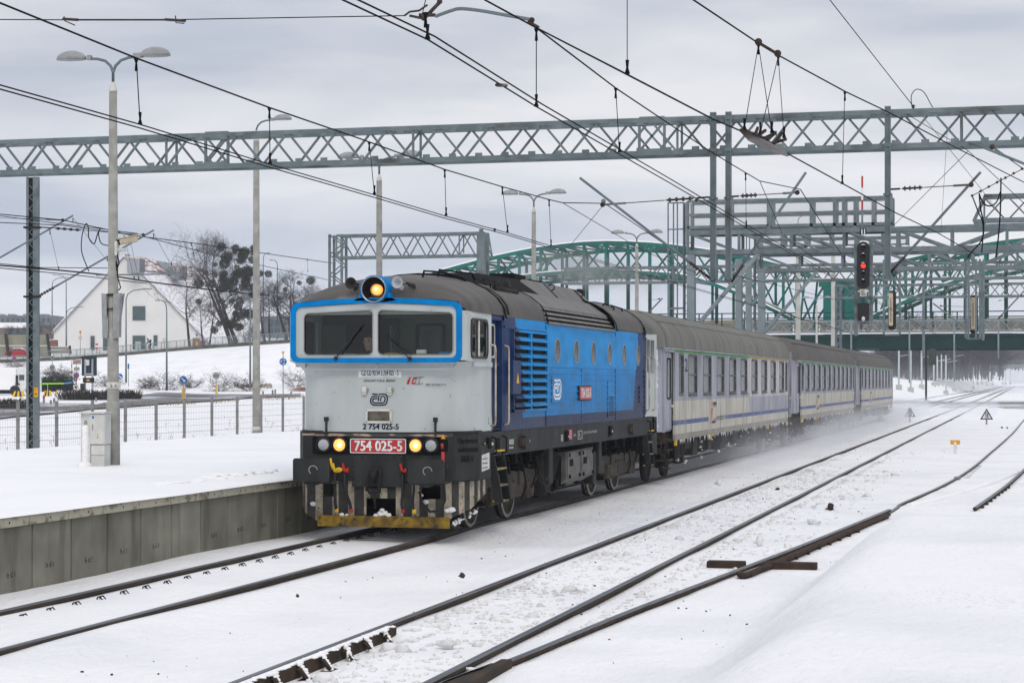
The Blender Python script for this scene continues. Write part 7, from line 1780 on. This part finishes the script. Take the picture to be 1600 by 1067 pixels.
# far wood beyond the bridge, at the right: hillside of bare trees read as one mass
b = MB(); rnd = random.Random(12)
for i in range(1250):
    zz = rnd.uniform(430, 760); px = rnd.uniform(1380, 1568) if i % 3 else rnd.uniform(1380, 1500)
    if i > 850: zz = rnd.uniform(780, 1050); px = rnd.uniform(1530, 1650)
    p = at(px, 600, zz); p.z = 2.2 + (zz-430)*.012 + rnd.uniform(0,1)
    h = rnd.uniform(7, 13); b.tube([p, p+Vector((rnd.gauss(0,.5),0,h))], [.22,.04], 4, 0, False)
    for k in range(16):
        f = rnd.uniform(.25,1); s = p+Vector((0,0,h*f)); e = s+Vector((rnd.gauss(0,2.2), rnd.gauss(0,1.5), rnd.uniform(.5,2.5))); b.tube([s,e], [.08,.03], 3, 0, False)
        for j in range(2): b.tube([s.lerp(e,.5), e+Vector((rnd.gauss(0,1.3),0,rnd.gauss(.6,.8)))], .04, 3, 0, False)
struct(obj('far_wood', b, mat('far_twigs', (.05,.043,.047), (.085,.075,.08), .1, .9, spec=.05)), 'stuff')
b = MB(); P_ = [(1300,604,6),(1380,598,7),(1440,592,8),(1500,586,10),(1560,582,14)]
b = MB(); vs = []
for i in range(21):
    px = 1250 + 10.5*i; zt_ = 8 + 3*math.sin(i*.4); f0 = at(px, 602, 420); 
    f0 = at(px, 600, 470); vs += [(f0.x, f0.y, -.5 + 2.2*sm(-15,-24,f0.x)), (f0.x-6, f0.y+60, .6 + 3.6*sm(-15,-24,f0.x)), (f0.x-20, f0.y+320, 11+zt_*.2)]
for i in range(20): b.f += [[i*3,i*3+3,i*3+4,i*3+1],[i*3+1,i*3+4,i*3+5,i*3+2]]; b.m += [1,0]; b.sm += [True,True]
b.v = vs; struct(obj('far_hill', b, [mat('far_hillside', (.06,.054,.058), (.10,.09,.095), .03, .9, lo=.50, hi=.72, world=True, spec=.05), M['snow_soft']]))
# far footbridge
b = MB(); a, c = at(1521,574,560), at(1640,571,560); b.bar(a, c, 1, 1.0); b.bar(a+Vector((0,0,1.6)), c+Vector((0,0,1.6)), .15); o = obj('far_footbridge', b, M['steel_far']); tag(o, 'faint footbridge far down the line at the right', 'bridge')
# far catenary masts
FM = 'far catenary masts beyond the bridge'
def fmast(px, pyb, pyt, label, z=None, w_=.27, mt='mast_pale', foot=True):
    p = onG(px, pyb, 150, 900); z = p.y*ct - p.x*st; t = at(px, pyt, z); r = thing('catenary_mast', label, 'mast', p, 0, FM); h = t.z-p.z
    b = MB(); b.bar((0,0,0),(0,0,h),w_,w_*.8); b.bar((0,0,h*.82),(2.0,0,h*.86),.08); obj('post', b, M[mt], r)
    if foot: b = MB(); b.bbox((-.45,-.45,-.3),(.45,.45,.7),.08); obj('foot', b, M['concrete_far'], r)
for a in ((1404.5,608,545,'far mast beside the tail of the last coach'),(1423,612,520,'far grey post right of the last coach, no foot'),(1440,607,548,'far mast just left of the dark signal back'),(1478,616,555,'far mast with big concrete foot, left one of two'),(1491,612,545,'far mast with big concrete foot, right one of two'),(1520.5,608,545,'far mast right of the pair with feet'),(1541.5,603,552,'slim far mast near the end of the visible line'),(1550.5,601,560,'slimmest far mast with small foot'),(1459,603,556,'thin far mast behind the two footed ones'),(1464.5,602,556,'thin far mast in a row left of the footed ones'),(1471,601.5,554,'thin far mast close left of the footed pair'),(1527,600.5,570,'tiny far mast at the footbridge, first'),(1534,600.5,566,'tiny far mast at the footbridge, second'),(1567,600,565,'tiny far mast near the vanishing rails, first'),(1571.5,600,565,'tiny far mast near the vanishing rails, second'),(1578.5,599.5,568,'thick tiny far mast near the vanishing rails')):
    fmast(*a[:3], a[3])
r = thing('dwarf_signal', 'dark signal back on a thin pole under the bridge, right of the last coach', 'signal', onZ(1447,630,0)); z_ = F*CH/(630-HY); S_ = F/z_
b = MB(); b.bar((0,0,0),(0,0,(630-545)/S_),.22); obj('pole', b, M['dark'], r); b = MB(); b.bbox((.3,-.2,(630-570)/S_),(1.2*.9,.2,(630-545)/S_),.1); obj('backboard', b, mat('olive_dark', (.035,.045,.035), (.05,.06,.05), 2, .7), r); b = MB(); b.bbox((-.25,-.3,-.2),(.25,.3,.4),.05); obj('foot', b, M['concrete_far'], r)
r = thing('signal_post', 'red and white banded signal post with white head under the bridge', 'signal', onZ(1436,609,0)); z_ = F*CH/(609-HY); S_ = F/z_; b = MB()
for k in range(8): b.box((-.12,-.1,k*27/S_/8),(.12,.1,(k+1)*27/S_/8), k % 2)
obj('pole', b, [M['redplate'], M['white']], r); b = MB(); b.bbox((-.25,-.3,29/S_),(1.1,.3,50/S_),.1); b.box((.25,-.32,31/S_),(.42,-.29,49/S_),1); obj('head', b, [M['cream'], M['black']], r)

# trackside triangle markers and yellow box
def tri(px, pyb, pyt, label, back_=False):
    p = onZ(px, pyb, -.03); z = F*(CH+.03)/(pyb-HY); S_ = F/z; h = (pyb-pyt)/S_; r = thing('triangle_marker', label, 'track marker', p, TH*.5, 'triangular markers beside the middle track')
    b = MB(); b.box((-.045,-.02,-.1),(.045,.02,h*.62)); obj('post', b, M['post'], r)
    b = MB(); w_ = h*.42; z0_ = h*.28; o1_ = [(-w_,-.03,z0_),(w_,-.03,z0_),(0,-.03,h)]; i1_ = [(-w_*.72,-.03,z0_+h*.07),(w_*.72,-.03,z0_+h*.07),(0,-.03,h*.86)]
    b.ribbon(o1_, i1_, (0,.02,0), 0)
    if back_: b.prism([(-w_*.35,-.02,z0_+.04),(w_*.35,-.02,z0_+.04),(w_*.3,-.02,h*.9),(-w_*.3,-.02,h*.9)], (0,.02,0), 0)
    else: b.prism([(x,-.022,z) for x,_,z in i1_], (0,.008,0), 1); b.box((-.06,-.045,z0_+.1),(-.02,-.03,h*.75),0); b.box((.04,-.045,z0_+.1),(.09,-.03,h*.72),0)
    obj('board', b, [M['dark'], M['white']], r)
tri(1421.5, 657, 636, 'dark back of a triangular marker near the last coach', True)
tri(1541.5, 662, 638, 'white triangular marker with black bars right of the middle track')
p = onZ(1492.5, 707, -.03); r = thing('marker_box', 'small yellow trackside box on snowy legs at the right', 'marker', p)
b = MB(); b.bbox((-.16,-.06,.28),(.16,.06,.43),.01); b.box((-.05,-.07,.27),(.05,-.05,.36)); obj('box', b, M['signyellow'], r); b = MB(); b.sphere((0,-.05,.30),(.06,.04,.07),8,6); [b.sphere((random.uniform(-.05,.05),0,.05*k),.035,6,4,0,.3) for k in range(6)]; b.bar((-.07,0,-.1),(-.03,0,.28),.015); b.bar((.07,0,-.1),(.03,0,.28),.015); obj('snowy_leg', b, M['snow_lump'], r)
b = MB(); b.bbox((-.1,-.1,-.1),(-.0,.1,.05),.02); b.bbox((.18,-.1,-.1),(.26,.1,.04),.02); o = obj('trackside_stub', b, M['dark']); o.location = onZ(1567,668,-.03); tag(o, 'two tiny dark stubs in the snow below the right triangle marker', 'stub')
# ================================================================ SIGNS, ROAD FURNITURE, TRAFFIC ON THE LEFT
def spole(b, z0, h, r_=.035): b.tube([(0,0,z0),(0,0,h)], r_, 6)
def sign(label, px, pyb, z, parts, h, name='road_sign', polemat='post', striped=False):
    p = onG(px, pyb) if z < 210 else at(px, pyb, z); z = p.y*ct - p.x*st; S_ = F/z; r = thing(name, label, 'road sign', p, TH, 'road signs at the foot of the bank'); H0 = h/S_
    b = MB(); spole(b, -.4, H0)
    obj('pole', b, M[polemat], r)
    for kind, y0, w_, *rest in parts:      # y0 pixels above base, w_ pixels wide
        zc_ = y0/S_; rr_ = w_/S_/2; b = MB(); dx = (rest[0] if rest else 0)/S_
        disc = lambda ra, mi, yo: b.prism([(dx+ra*math.cos(2*math.pi*i/20), yo, zc_+ra*math.sin(2*math.pi*i/20)) for i in range(20)], (0,-.01,0), mi)
        if kind == 'arrow':
            disc(rr_, 0, -.05); disc(rr_*.93, 1, -.062) if 0 else None; b.stroke([(dx-rr_*.45,-.061,zc_+rr_*.4),(dx+rr_*.3,-.061,zc_-rr_*.35)], rr_*.25, (0,-1,0), .004, 1); b.prism([(dx+rr_*.55,-.061,zc_-rr_*.6),(dx+rr_*.5,-.061,zc_+.0),(dx-.05,-.061,zc_-rr_*.55)], (0,-.004,0), 1); ms = [M['bluesign'], M['white']]
        elif kind == 'round':
            disc(rr_, 0, -.05)
            for k in range(3): a0 = R(120*k+20); b.stroke([(dx+rr_*.55*math.cos(a0+R(t*14)),-.061,zc_+rr_*.55*math.sin(a0+R(t*14))) for t in range(6)], rr_*.22, (0,-1,0), .004, 1)
            ms = [M['bluesign'], M['white']]
        elif kind == 'nostop':
            disc(rr_, 0, -.05); disc(rr_*.78, 1, -.061)
            for s in (-1,1): b.stroke([(dx-rr_*.6*s,-.072,zc_+rr_*.6),(dx+rr_*.6*s,-.072,zc_-rr_*.6)], rr_*.2, (0,-1,0), .004, 0)
            ms = [M['red'], M['bluesign']]
        elif kind == 'yield': b.prism([(-rr_,-.05,zc_+rr_*.85),(rr_,-.05,zc_+rr_*.85),(0,-.05,zc_-rr_*.85)], (0,.01,0), 0); ms = [M['signyellow']]
        elif kind == 'yieldgrey': b.prism([(-rr_,-.05,zc_+rr_*.85),(rr_,-.05,zc_+rr_*.85),(0,-.05,zc_-rr_*.85)], (0,.01,0), 0); b.prism([(-rr_*.5,-.06,zc_+rr_*.6),(rr_*.5,-.06,zc_+rr_*.6),(0,-.06,zc_-rr_*.2)], (0,.005,0), 1); ms = [M['signgrey'], M['dark']]
        elif kind == 'warn': b.prism([(-rr_,-.05,zc_-rr_*.8),(rr_,-.05,zc_-rr_*.8),(0,-.05,zc_+rr_*.9)], (0,.01,0), 0); b.prism([(-rr_*.14,-.06,zc_-rr_*.55),(rr_*.14,-.06,zc_-rr_*.55),(rr_*.14,-.06,zc_+rr_*.3),(-rr_*.14,-.06,zc_+rr_*.3)], (0,-.005,0), 1); ms = [M['signyellow'], M['black']]
        elif kind == 'prohib': disc(rr_, 0, -.05); disc(rr_*.74, 1, -.061); b.box((-rr_*.4,-.075,zc_-rr_*.15),(rr_*.4,-.071,zc_+rr_*.2),2); ms = [M['redplate'], M['white'], M['black']]
        elif kind == 'back': disc(rr_, 0, -.03); b.box((-rr_*.7,-.05,zc_-.03),(rr_*.7,-.04,zc_+.03),1); ms = [M['signgrey'], M['dark']]
        elif kind == 'rect': hh_ = rest[1]/S_; b.box((dx-rr_,-.05,zc_-hh_/2),(dx+rr_,-.03,zc_+hh_/2),0); ms = [M[rest[2]]]
        elif kind == 'slash': hh_ = rest[1]/S_; b.box((dx-rr_,-.05,zc_-hh_/2),(dx+rr_,-.03,zc_+hh_/2),0); b.stroke([(dx-rr_,-.055,zc_-hh_*.45),(dx+rr_,-.055,zc_+hh_*.45)], .12, (0,-1,0), .004, 1); ms = [M['signgrey'], M['redplate']]
        elif kind == 'bands':
            hh_ = rest[1]/S_; n_ = rest[2]
            for k in range(n_): b.box((dx-rr_,-.055,zc_-hh_/2+hh_*k/n_),(dx+rr_,-.035,zc_-hh_/2+hh_*(k+1)/n_), k % 2)
            ms = [M[rest[3]], M[rest[4]]]
        obj('board', b, ms, r)
    return r
sign('round blue roundabout sign under an orange triangle, left of the train cab', 442.4, 618, 178, [('yield',66,5.5),('round',53,11.5)], 70)
sign('round blue keep-right arrow sign above a yellow post, right of the fence posts', 286.6, 625, 165, [('arrow',32,11.5),('bands',8.5,4.5,0,19,1,'ybright','cream'),('bands',8.5,2,2.6,19,1,'cream','cream')], 30)
sign('grey back of a round sign above a yellow post', 337.8, 617, 172, [('back',30,11),('bands',8.5,2.2,0,17,1,'ybright','cream'),('bands',8.5,1.8,2,17,1,'cream','cream')], 30)
sign('blue and red no-stopping sign with two grey plates on a black and yellow pole', 119.5, 610, 172, [('slash',44.5,13,1,7,),('rect',34,9,.5,5,'signgrey'),('nostop',23.5,9),('bands',8,2,-.5,14,5,'ybright','black')], 50)
sign('thin black and yellow striped pole beside the conifer hedge', 112.3, 609, 171, [('bands',22,1.4,0,46,9,'ybright','black')], 46)
sign('small blue and red no-stopping sign above the truck', 22.3, 573, 196, [('nostop',13.5,6.4)], 16)
sign('grey inverted triangle above a grey round sign back, right of the lattice mast', 81.8, 592, 182, [('yieldgrey',32,8),('back',18.5,8.5)], 34)
sign('yellow warning triangle above a red-ringed sign before the house', 125.5, 549, 246, [('warn',31,6),('prohib',21,5.5)], 32)
sign('small red bordered white arrow board before the house door', 151.2, 547, 246, [('bands',6,4.2,0,9,3,'redplate','white')], 10)
sign('white rectangular board on a post right of the cyclist', 256.8, 544, 247, [('rect',12.5,6,0,6,'cream')], 16)
sign('grey oval sign with yellow cabinet at its foot on the bank edge', 307.5, 540, 246, [('back',17,4),('rect',3,4,0,6,'ybright')], 20)
sign('small blue panel fixed beside the curved lamp', 200.8, 604, 183, [('rect',32,2.6,0,8,'bluesign')], 36)
sign('round blue sign peeping out right of the nearest lamp post', 187.6, 612, 178, [('arrow',24,9)], 26)
# dark display board
pp_ = onG(139.5,621); r = thing('display_board', 'large dark blue board on two grey posts left of the nearest lamp post', 'display board', pp_, TH); S_ = F/(pp_.y*ct - pp_.x*st)
b = MB(); b.bbox((-11.5/S_,-.12,34/S_),(11.5/S_,.12,65/S_),.02); obj('panel', b, mat('board_petrol', (.006,.022,.035), (.01,.03,.045), 2, .5), r)
for s in (-1,1): b = MB(); b.box((s*5.7/S_-.08,-.22,-.3),(s*5.7/S_+.08,-.13,60/S_)); obj('post', b, M['zinc'], r)
b = MB(); b.box((-5.5/S_,-.2,36/S_),(5.5/S_,-.14,37.5/S_)); b.bbox((-4.6/S_,-.35,50/S_),(1/S_,-.15,59/S_),.03); obj('bracket', b, M['cream'], r)
b = MB(); b.bbox((-9/S_,-.3,23/S_),(8.5/S_,-.1,31/S_),.02); b.box((-3/S_,-.32,26/S_),(1.5/S_,-.3,28/S_),1); b.bbox((-13/S_,-.3,10/S_),(-6/S_,-.1,22/S_),.02); obj('junction_box', b, [M['dark'], M['ybright']], r)
# road barriers
def barrier(label, px, pyb, w_, h_, z, white=False):
    pp_ = onG(px,pyb); r = thing('road_barrier', label, 'barrier', pp_, TH, 'yellow and white road barriers'); S_ = F/(pp_.y*ct - pp_.x*st); a, c, hh = w_/S_/2, w_/S_/2*.62, h_/S_
    b = MB(); n_ = 5
    for k in range(n_):
        x0, x1 = -1+2*k/n_, -1+2*(k+1)/n_; b.prism([(x0*a,-.3,0),(x1*a,-.3,0),(x1*c,-.12,hh),(x0*c,-.12,hh)], (0,.4,0), (k % 2) if not white else (2 if k else 0))
    obj('block', b, [M['ybright'], M['rubber'], M['cream']], r)
barrier('yellow and black striped road barrier left of the lattice mast', 29.5, 620, 20, 9, 148); barrier('yellow and black road barrier behind the lattice mast', 55, 618, 11, 9, 148)
barrier('yellow and black road barrier in front of the conifer hedge', 74.5, 619, 13, 9, 148); barrier('white and yellow road barrier at the end of the conifer hedge', 92.5, 618.5, 13, 9, 148, True)
barrier('small yellow road barrier right of the nearest lamp post', 207, 617, 7, 7, 150)
for i, (px, pyb, pyt, lb) in enumerate(((68.5,632,620,'short post with a red top near the road'),(79.5,634,625,'short bollard right of the red-topped post'),(84.5,632,622,'taller bollard second right of the red-topped post'),(14.5,640,627,'leftmost short post by the road'),(23,640,628,'second short post by the road at far left'),(38.5,640,624,'short post just left of the lattice mast'),(411,622,611,'thin stake right of the single-lamp post'),(426,618,609,'thin stake second right of the single-lamp post'),(430,617,608,'thin stake third right of the single-lamp post'),(451,624,611,'leaning dark stake near the roundabout sign'),(150,627,621,'tiny box in the snow below the display board'))):
    p = onG(px, pyb); S_ = F/(p.y*ct - p.x*st); b = MB(); hh = (pyb-pyt)/S_; b.box((-.06,-.06,-.4),(.06,.06,hh)); 
    if i == 0: b.sphere((0,0,hh), (.10,.1,.13), 8, 6, 1)
    o = obj('bollard', b, [M['post'], M['redplate']]); o.location = p; o.rotation_euler = (0, R(-25) if 'leaning' in lb else 0, 0) if 0 else (0, R(22) if 'leaning' in lb else 0, 0); tag(o, lb, 'post', 'short posts by the road')
# yellow-green rail before the hedge
b = MB(); z = 158; b.bar(at(59,599.5,z), at(100,599,z), .08, .11, 0); b.bar(at(100,599,z), at(112,597.5,z), .08, .11, 1); b.bar(at(74.5,599,z),at(74.5,611,z),.04,.04,0); o = obj('barrier_arm', b, [flat('lime_paint', (.35,.65,.05)), flat('light_blue_paint', (.08,.30,.60))]); tag(o, 'lime green and blue barrier arm in front of the conifer hedge', 'barrier arm')
# rusty mound near the cab
b = MB(); p = onG(470,612)+Vector((0,0,.2)); b.prism([p+Vector((-1.4*ct,-1.4*st,.0)), p+Vector((.8,0,-.1)), p+Vector((.9,0,.22)), p+Vector((-.2,0,.24))], (0,1.2,0)); o = obj('rusty_plate', b, M['brick']); tag(o, 'flat rusty brown slab in the snow left of the cab', 'slab')
# white truck, nose to the right, mostly outside the picture at left
pT = onG(0, 617); zt_ = pT.y*ct - pT.x*st; S_ = F/zt_
r = thing('white_truck', 'snow covered white truck parked at the far left behind the mast', 'truck', pT, TH)
U = lambda px, py: (px/S_, (617-py)/S_)
def prof(b, pts, y0, y1, mi=0): b.prism([(U(*p)[0], y0, U(*p)[1]) for p in pts], (0, y1-y0, 0), mi)
b = MB(); prof(b, [(-60,607),(26,607),(30,604),(30,576),(26,574),(-60,574)], -1.25, 1.25); obj('cargo_body', b, M['snow_soft'], r)
b = MB(); prof(b, [(29,612),(29,582),(32,580),(57,580),(60,590),(60.5,612)], -1.2, 1.2); prof(b, [(30,580),(34,573),(55,573),(58,580)], -1.15, 1.15); obj('cab', b, M['white'], r)
b = MB(); prof(b, [(35,594),(35,585.5),(43,585.5),(43,594)], -1.22, -1.2); obj('side_window', b, M['winglass'], r)
b = MB(); b.bbox((U(30,0)[0],-1.4,U(0,602)[1]),(U(33.5,0)[0],-1.2,U(0,586)[1]),.05); b.box((U(29,0)[0],-1.3,U(0,601)[1]),(U(36,0)[0],-1.22,U(0,599)[1])); obj('wing_mirror', b, M['rubber'], r)
for px in (28.5, -8, 53): b = MB(); b.lathe([(.48,-.15),(.48,.12),(.2,.14)], (U(px,0)[0],-1.12,.42), 'y', 20); obj('wheel', b, M['rubber'], r)
b = MB(); prof(b, [(-60,615),(24,615),(24,609),(-60,609)], -1.0, 1.0); obj('chassis', b, M['black'], r)
# red car on the bank road
zc0 = 243; S_ = F/zc0; p = at(33, 556.5, zc0); r = thing('red_car', 'red car with snow on its roof passing the noise barrier', 'car', p, TH)
U = lambda x, y: ((x-33)/S_, (556.5-y)/S_)
body = [(10,555.5),(10,551.5),(12,549.8),(15.5,549),(17.5,546),(20.5,544.8),(34,544.6),(39.5,546.2),(43,549.6),(50,550.4),(54,551.8),(55,555.5)]
b = MB(); b.prism([(U(*q_)[0],-.85,U(*q_)[1]) for q_ in body], (0,1.7,0)); obj('body', b, M['carred'], r)
b = MB(); 
for pts in ([(18,549),(19.6,546.4),(27.5,546.1),(27.8,549.4)],[(30.4,549.4),(30,546.1),(34,546.3),(38,549.6)]): b.prism([(U(*q_)[0],-.87,U(*q_)[1]) for q_ in pts], (0,.02,0))
obj('side_window', b, M['winglass'], r)
b = MB(); b.prism([(U(*q_)[0],-.75,U(*q_)[1]) for q_ in ((21,544.7),(34,544.5),(41,547.5),(33,543.6),(22,543.8))][::1], (0,1.5,0)); obj('roof_snow', b, M['snow_soft'], r)
for px in (17, 46.5): b = MB(); b.lathe([(.32,-.1),(.32,.1),(.15,.12)], (U(px,0)[0],-.80,.30), 'y', 18); obj('wheel', b, M['rubber'], r)
b = MB(); b.bbox((U(10,0)[0]-.02,-.7,U(0,553)[1]),(U(10.5,0)[0],-.4,U(0,551)[1]),.02); obj('tail_light', b, M['redlight'] if 0 else M['redplate'], r)
# cyclist
zb_ = 247; p = at(234.5, 550, zb_); pc = thing('bicycle', 'dark bicycle ridden along the top of the snowy bank', 'bicycle', p, TH)
for s, nm in ((-.52,'wheel'),(.52,'wheel')):
    b = MB(); b.tube([(s+.33*math.cos(2*math.pi*i/20),0,.34+.33*math.sin(2*math.pi*i/20)) for i in range(21)], .02, 5); [b.tube([(s,0,.34),(s+.32*math.cos(a_),0,.34+.32*math.sin(a_))], .004, 3) for a_ in [R(30*i) for i in range(12)]]; obj(nm, b, M['rubber'], pc)
b = MB(); [b.tube(q_, .018, 5) for q_ in ([(-.52,0,.34),(-.15,0,.85),(.38,0,.85),(.52,0,.34)],[(-.52,0,.34),(0,0,.32),(.38,0,.80)],[(0,0,.32),(-.17,0,.92)])]; obj('frame', b, M['dark'], pc)
b = MB(); b.tube([(-.42,-.0,.98),(-.50,-.2,.98)], .02, 5); b.tube([(-.47,-.25,1.0),(-.44,0,1.0),(-.47,.25,1.0)], .015, 5); b.tube([(-.40,0,.85),(-.44,0,1.0)], .02, 5); obj('handlebar', b, M['dark'], pc)
b = MB(); b.bbox((.05,-.07,.92),(.30,.07,.97),.02); obj('saddle', b, M['rubber'], pc)
# the rider leans forward to the left
JC = {'pelvis':(.14,0,1.02,.13),'waist':(.03,0,1.16,.12),'chest':(-.13,0,1.34,(.14,.15)),'neckb':(-.22,0,1.44,.07),'neck':(-.26,0,1.49,.05),'head1':(-.31,0,1.54,(.08,.07)),'head2':(-.32,0,1.61,(.10,.085)),'head3':(-.31,0,1.67,(.07,.06)),'nose':(-.43,0,1.57,.012),
 'shL':(-.15,-.18,1.40,.07),'elL':(-.33,-.24,1.20,.045),'wrL':(-.44,-.23,1.05,.035),'shR':(-.15,.18,1.40,.07),'elR':(-.33,.24,1.20,.045),'wrR':(-.44,.23,1.05,.035),
 'hpL':(.10,-.10,1.0,.10),'knL':(-.20,-.12,.78,.075),'anL':(-.02,-.13,.36,.045),'toL':(-.16,-.13,.30,.04),'hpR':(.10,.10,1.0,.10),'knR':(-.05,.12,.60,.075),'anR':(.12,.13,.20,.045),'toR':(-.02,.13,.15,.04)}
EC = [('pelvis','waist'),('waist','chest'),('chest','neckb'),('neckb','neck'),('neck','head1'),('head1','head2'),('head2','head3'),('head2','nose')] + [e for s in 'LR' for e in (('chest','sh'+s),('sh'+s,'el'+s),('el'+s,'wr'+s),('pelvis','hp'+s),('hp'+s,'kn'+s),('kn'+s,'an'+s),('an'+s,'to'+s))]
for s_, sg in (('L',-1),('R',1)):
    for i in range(4): nm = 'f%s%d' % (s_, i); JC[nm] = (-.48, sg*(.20+.02*i), 1.02, .010); EC.append(('wr'+s_, nm))
    JC['th'+s_] = (-.45, sg*.17, 1.02, .010); EC.append(('wr'+s_, 'th'+s_))
cy = skin_person('person', JC, EC, [M['cloth'], M['skin'], M['black']], 'person in dark jacket and backpack cycling along the snowy bank', 'person')
paint(cy, lambda c: 1 if (1.50 < c.z < 1.60 and c.x < -.33) or c.x < -.455 else (2 if c.z < .95 else 0)); cy.location = p; cy.rotation_euler = (0,0,TH)
b = MB(); b.sphere((-.31,0,1.64), (.115,.10,.09), 12, 8); obj('cap', b, M['black'], cy)
b = MB(); b.bbox((-.10,-.15,1.22),(.12,.15,1.55),.06); o = obj('backpack', b, M['dark'], cy); o.location = (.04,0,.02); o.rotation_euler = (0,R(0),0)

b = MB(); rnd = random.Random(77)
for i in range(46):
    t = i/46; p = onZ(235+190*t+rnd.uniform(-6,6), 757-22*t+rnd.uniform(-2.5,2.5), .87); s_ = rnd.uniform(.03,.09); b.sphere((p.x,p.y,.862), (s_*1.8,s_,s_*.35), 8, 5, 0, .25)
struct(obj('trodden_snow', b, M['snow_soft']), 'stuff')
# ================================================================ BLOWN SNOW, SMOKE, HAZE
def volbox(name, lo_, hi_, dens, col, nscale, thr, kind='stuff', stretch=(1,1,1), zfade=None, yfade=None, aniso=.1):
    b = MB(); b.box(lo_, hi_); m = bpy.data.materials.new(name); m.use_nodes = True; t = m.node_tree; nn, ll = t.nodes, t.links; nn.clear()
    o = nn.new('ShaderNodeOutputMaterial'); v = nn.new('ShaderNodeVolumePrincipled'); v.inputs['Color'].default_value = (*col, 1); v.inputs['Anisotropy'].default_value = aniso; ll.new(v.outputs[0], o.inputs['Volume'])
    v.inputs['Density'].default_value = dens
    if nscale:
        g = nn.new('ShaderNodeNewGeometry'); mp = nn.new('ShaderNodeMapping'); mp.inputs['Scale'].default_value = stretch; ll.new(g.outputs['Position'], mp.inputs[0]); n = nn.new('ShaderNodeTexNoise'); n.inputs['Scale'].default_value = nscale; n.inputs['Detail'].default_value = 3; ll.new(mp.outputs[0], n.inputs['Vector'])
        r_ = nn.new('ShaderNodeMapRange'); r_.inputs['From Min'].default_value = thr; r_.inputs['From Max'].default_value = thr+.25; r_.inputs['To Max'].default_value = dens; ll.new(n.outputs['Fac'], r_.inputs[0]); cur = r_.outputs[0]
        sp = nn.new('ShaderNodeSeparateXYZ'); ll.new(g.outputs['Position'], sp.inputs[0])
        for ax, fd in ((2, zfade), (1, yfade)):
            for (a, c) in (fd or ()):
                q = nn.new('ShaderNodeMapRange'); q.interpolation_type = 'SMOOTHSTEP'; q.inputs['From Min'].default_value = a; q.inputs['From Max'].default_value = c; ll.new(sp.outputs[ax], q.inputs[0]); mm = nn.new('ShaderNodeMath'); mm.operation = 'MULTIPLY'; ll.new(cur, mm.inputs[0]); ll.new(q.outputs[0], mm.inputs[1]); cur = mm.outputs[0]
        ll.new(cur, v.inputs['Density'])
    ob = obj(name, b, m); struct(ob, kind); return ob
volbox('blown_snow', (-13.5,44,-.02), (-6.6,150,1.9), .16, (.95,.96,1), .45, .36, stretch=(1,.5,1.3), zfade=[(1.6,.0)], yfade=[(46,72)])
volbox('drifting_snow', (-15,128,-.02), (-2,175,1.6), .05, (.95,.96,1), .3, .3, stretch=(1,.5,1.3), zfade=[(1.5,.0)], yfade=[(128,140),(175,150)])
volbox('far_snow_drift', (-60,262,-.4), (12,640,7), .0016, (.93,.95,1), .05, .25, zfade=[(7,1.5)], yfade=[(262,330),(640,560)])
volbox('exhaust_smoke', (-10.7,38,4.55), (-8.9,54,5.45), .38, (.42,.43,.42), 1.1, .46, stretch=(1,.5,1.2), zfade=[(5.45,4.9),(4.55,4.75)], yfade=[(38,41),(54,44)])
volbox('haze', (-500,-40,-1.5), (120,1500,42), .00026, (.86,.90,1.0), 0, 0, aniso=.2)

# ================================================================ separate pieces become parts of their own
def split_loose(o, pad=.03):
    me = o.data; n = len(me.vertices); par = list(range(n))
    def find(a):
        while par[a] != a: par[a] = par[par[a]]; a = par[a]
        return a
    for p in me.polygons:
        v = p.vertices; r0 = find(v[0])
        for k in v[1:]: par[find(k)] = r0
    isl = {}
    for p in me.polygons: isl.setdefault(find(p.vertices[0]), []).append(p.index)
    ks = list(isl); bb = []
    for k in ks:
        vs = [me.vertices[i].co for f in isl[k] for i in me.polygons[f].vertices]
        bb.append([min(v[i] for v in vs)-pad for i in range(3)] + [max(v[i] for v in vs)+pad for i in range(3)])
    g = list(range(len(ks)))
    def fg(a):
        while g[a] != a: a = g[a]
        return a
    for i in range(len(ks)):
        for j in range(i):
            if all(bb[i][d] <= bb[j][d+3] and bb[j][d] <= bb[i][d+3] for d in range(3)): g[fg(i)] = fg(j)
    gr = {}
    for i, k in enumerate(ks): gr.setdefault(fg(i), []).extend(isl[k])
    if len(gr) < 2 or len(gr) > 40: return
    base = o.name.split('.')[0]
    for q, (k, fs) in enumerate(gr.items()):
        vi = sorted({i for f in fs for i in me.polygons[f].vertices}); mp_ = {v: i for i, v in enumerate(vi)}
        m2 = bpy.data.meshes.new(base); m2.from_pydata([me.vertices[i].co for i in vi], [], [[mp_[i] for i in me.polygons[f].vertices] for f in fs])
        for m_ in me.materials: m2.materials.append(m_)
        m2.polygons.foreach_set('material_index', [me.polygons[f].material_index for f in fs]); m2.polygons.foreach_set('use_smooth', [me.polygons[f].use_smooth for f in fs]); m2.update()
        if q == 0: first = m2
        else: c = o.copy(); c.data = m2; C.objects.link(c)
    o.data = first
SPL = ('side_grille','frame_bracket','engine_roof','roof_rib','frame_fitting','arch_rib','slide_chair','underframe_pipe','bogie','bare_tiles','fastening','lifting_hook','roof_vent_disc','entrance_steps','clamp','post','chairs','roof_louvre','gangway','jacking_mark','roof_step','roof_conduit')
for o in list(bpy.data.objects):
    if o.type == 'MESH' and o.name.split('.')[0] in SPL: split_loose(o)
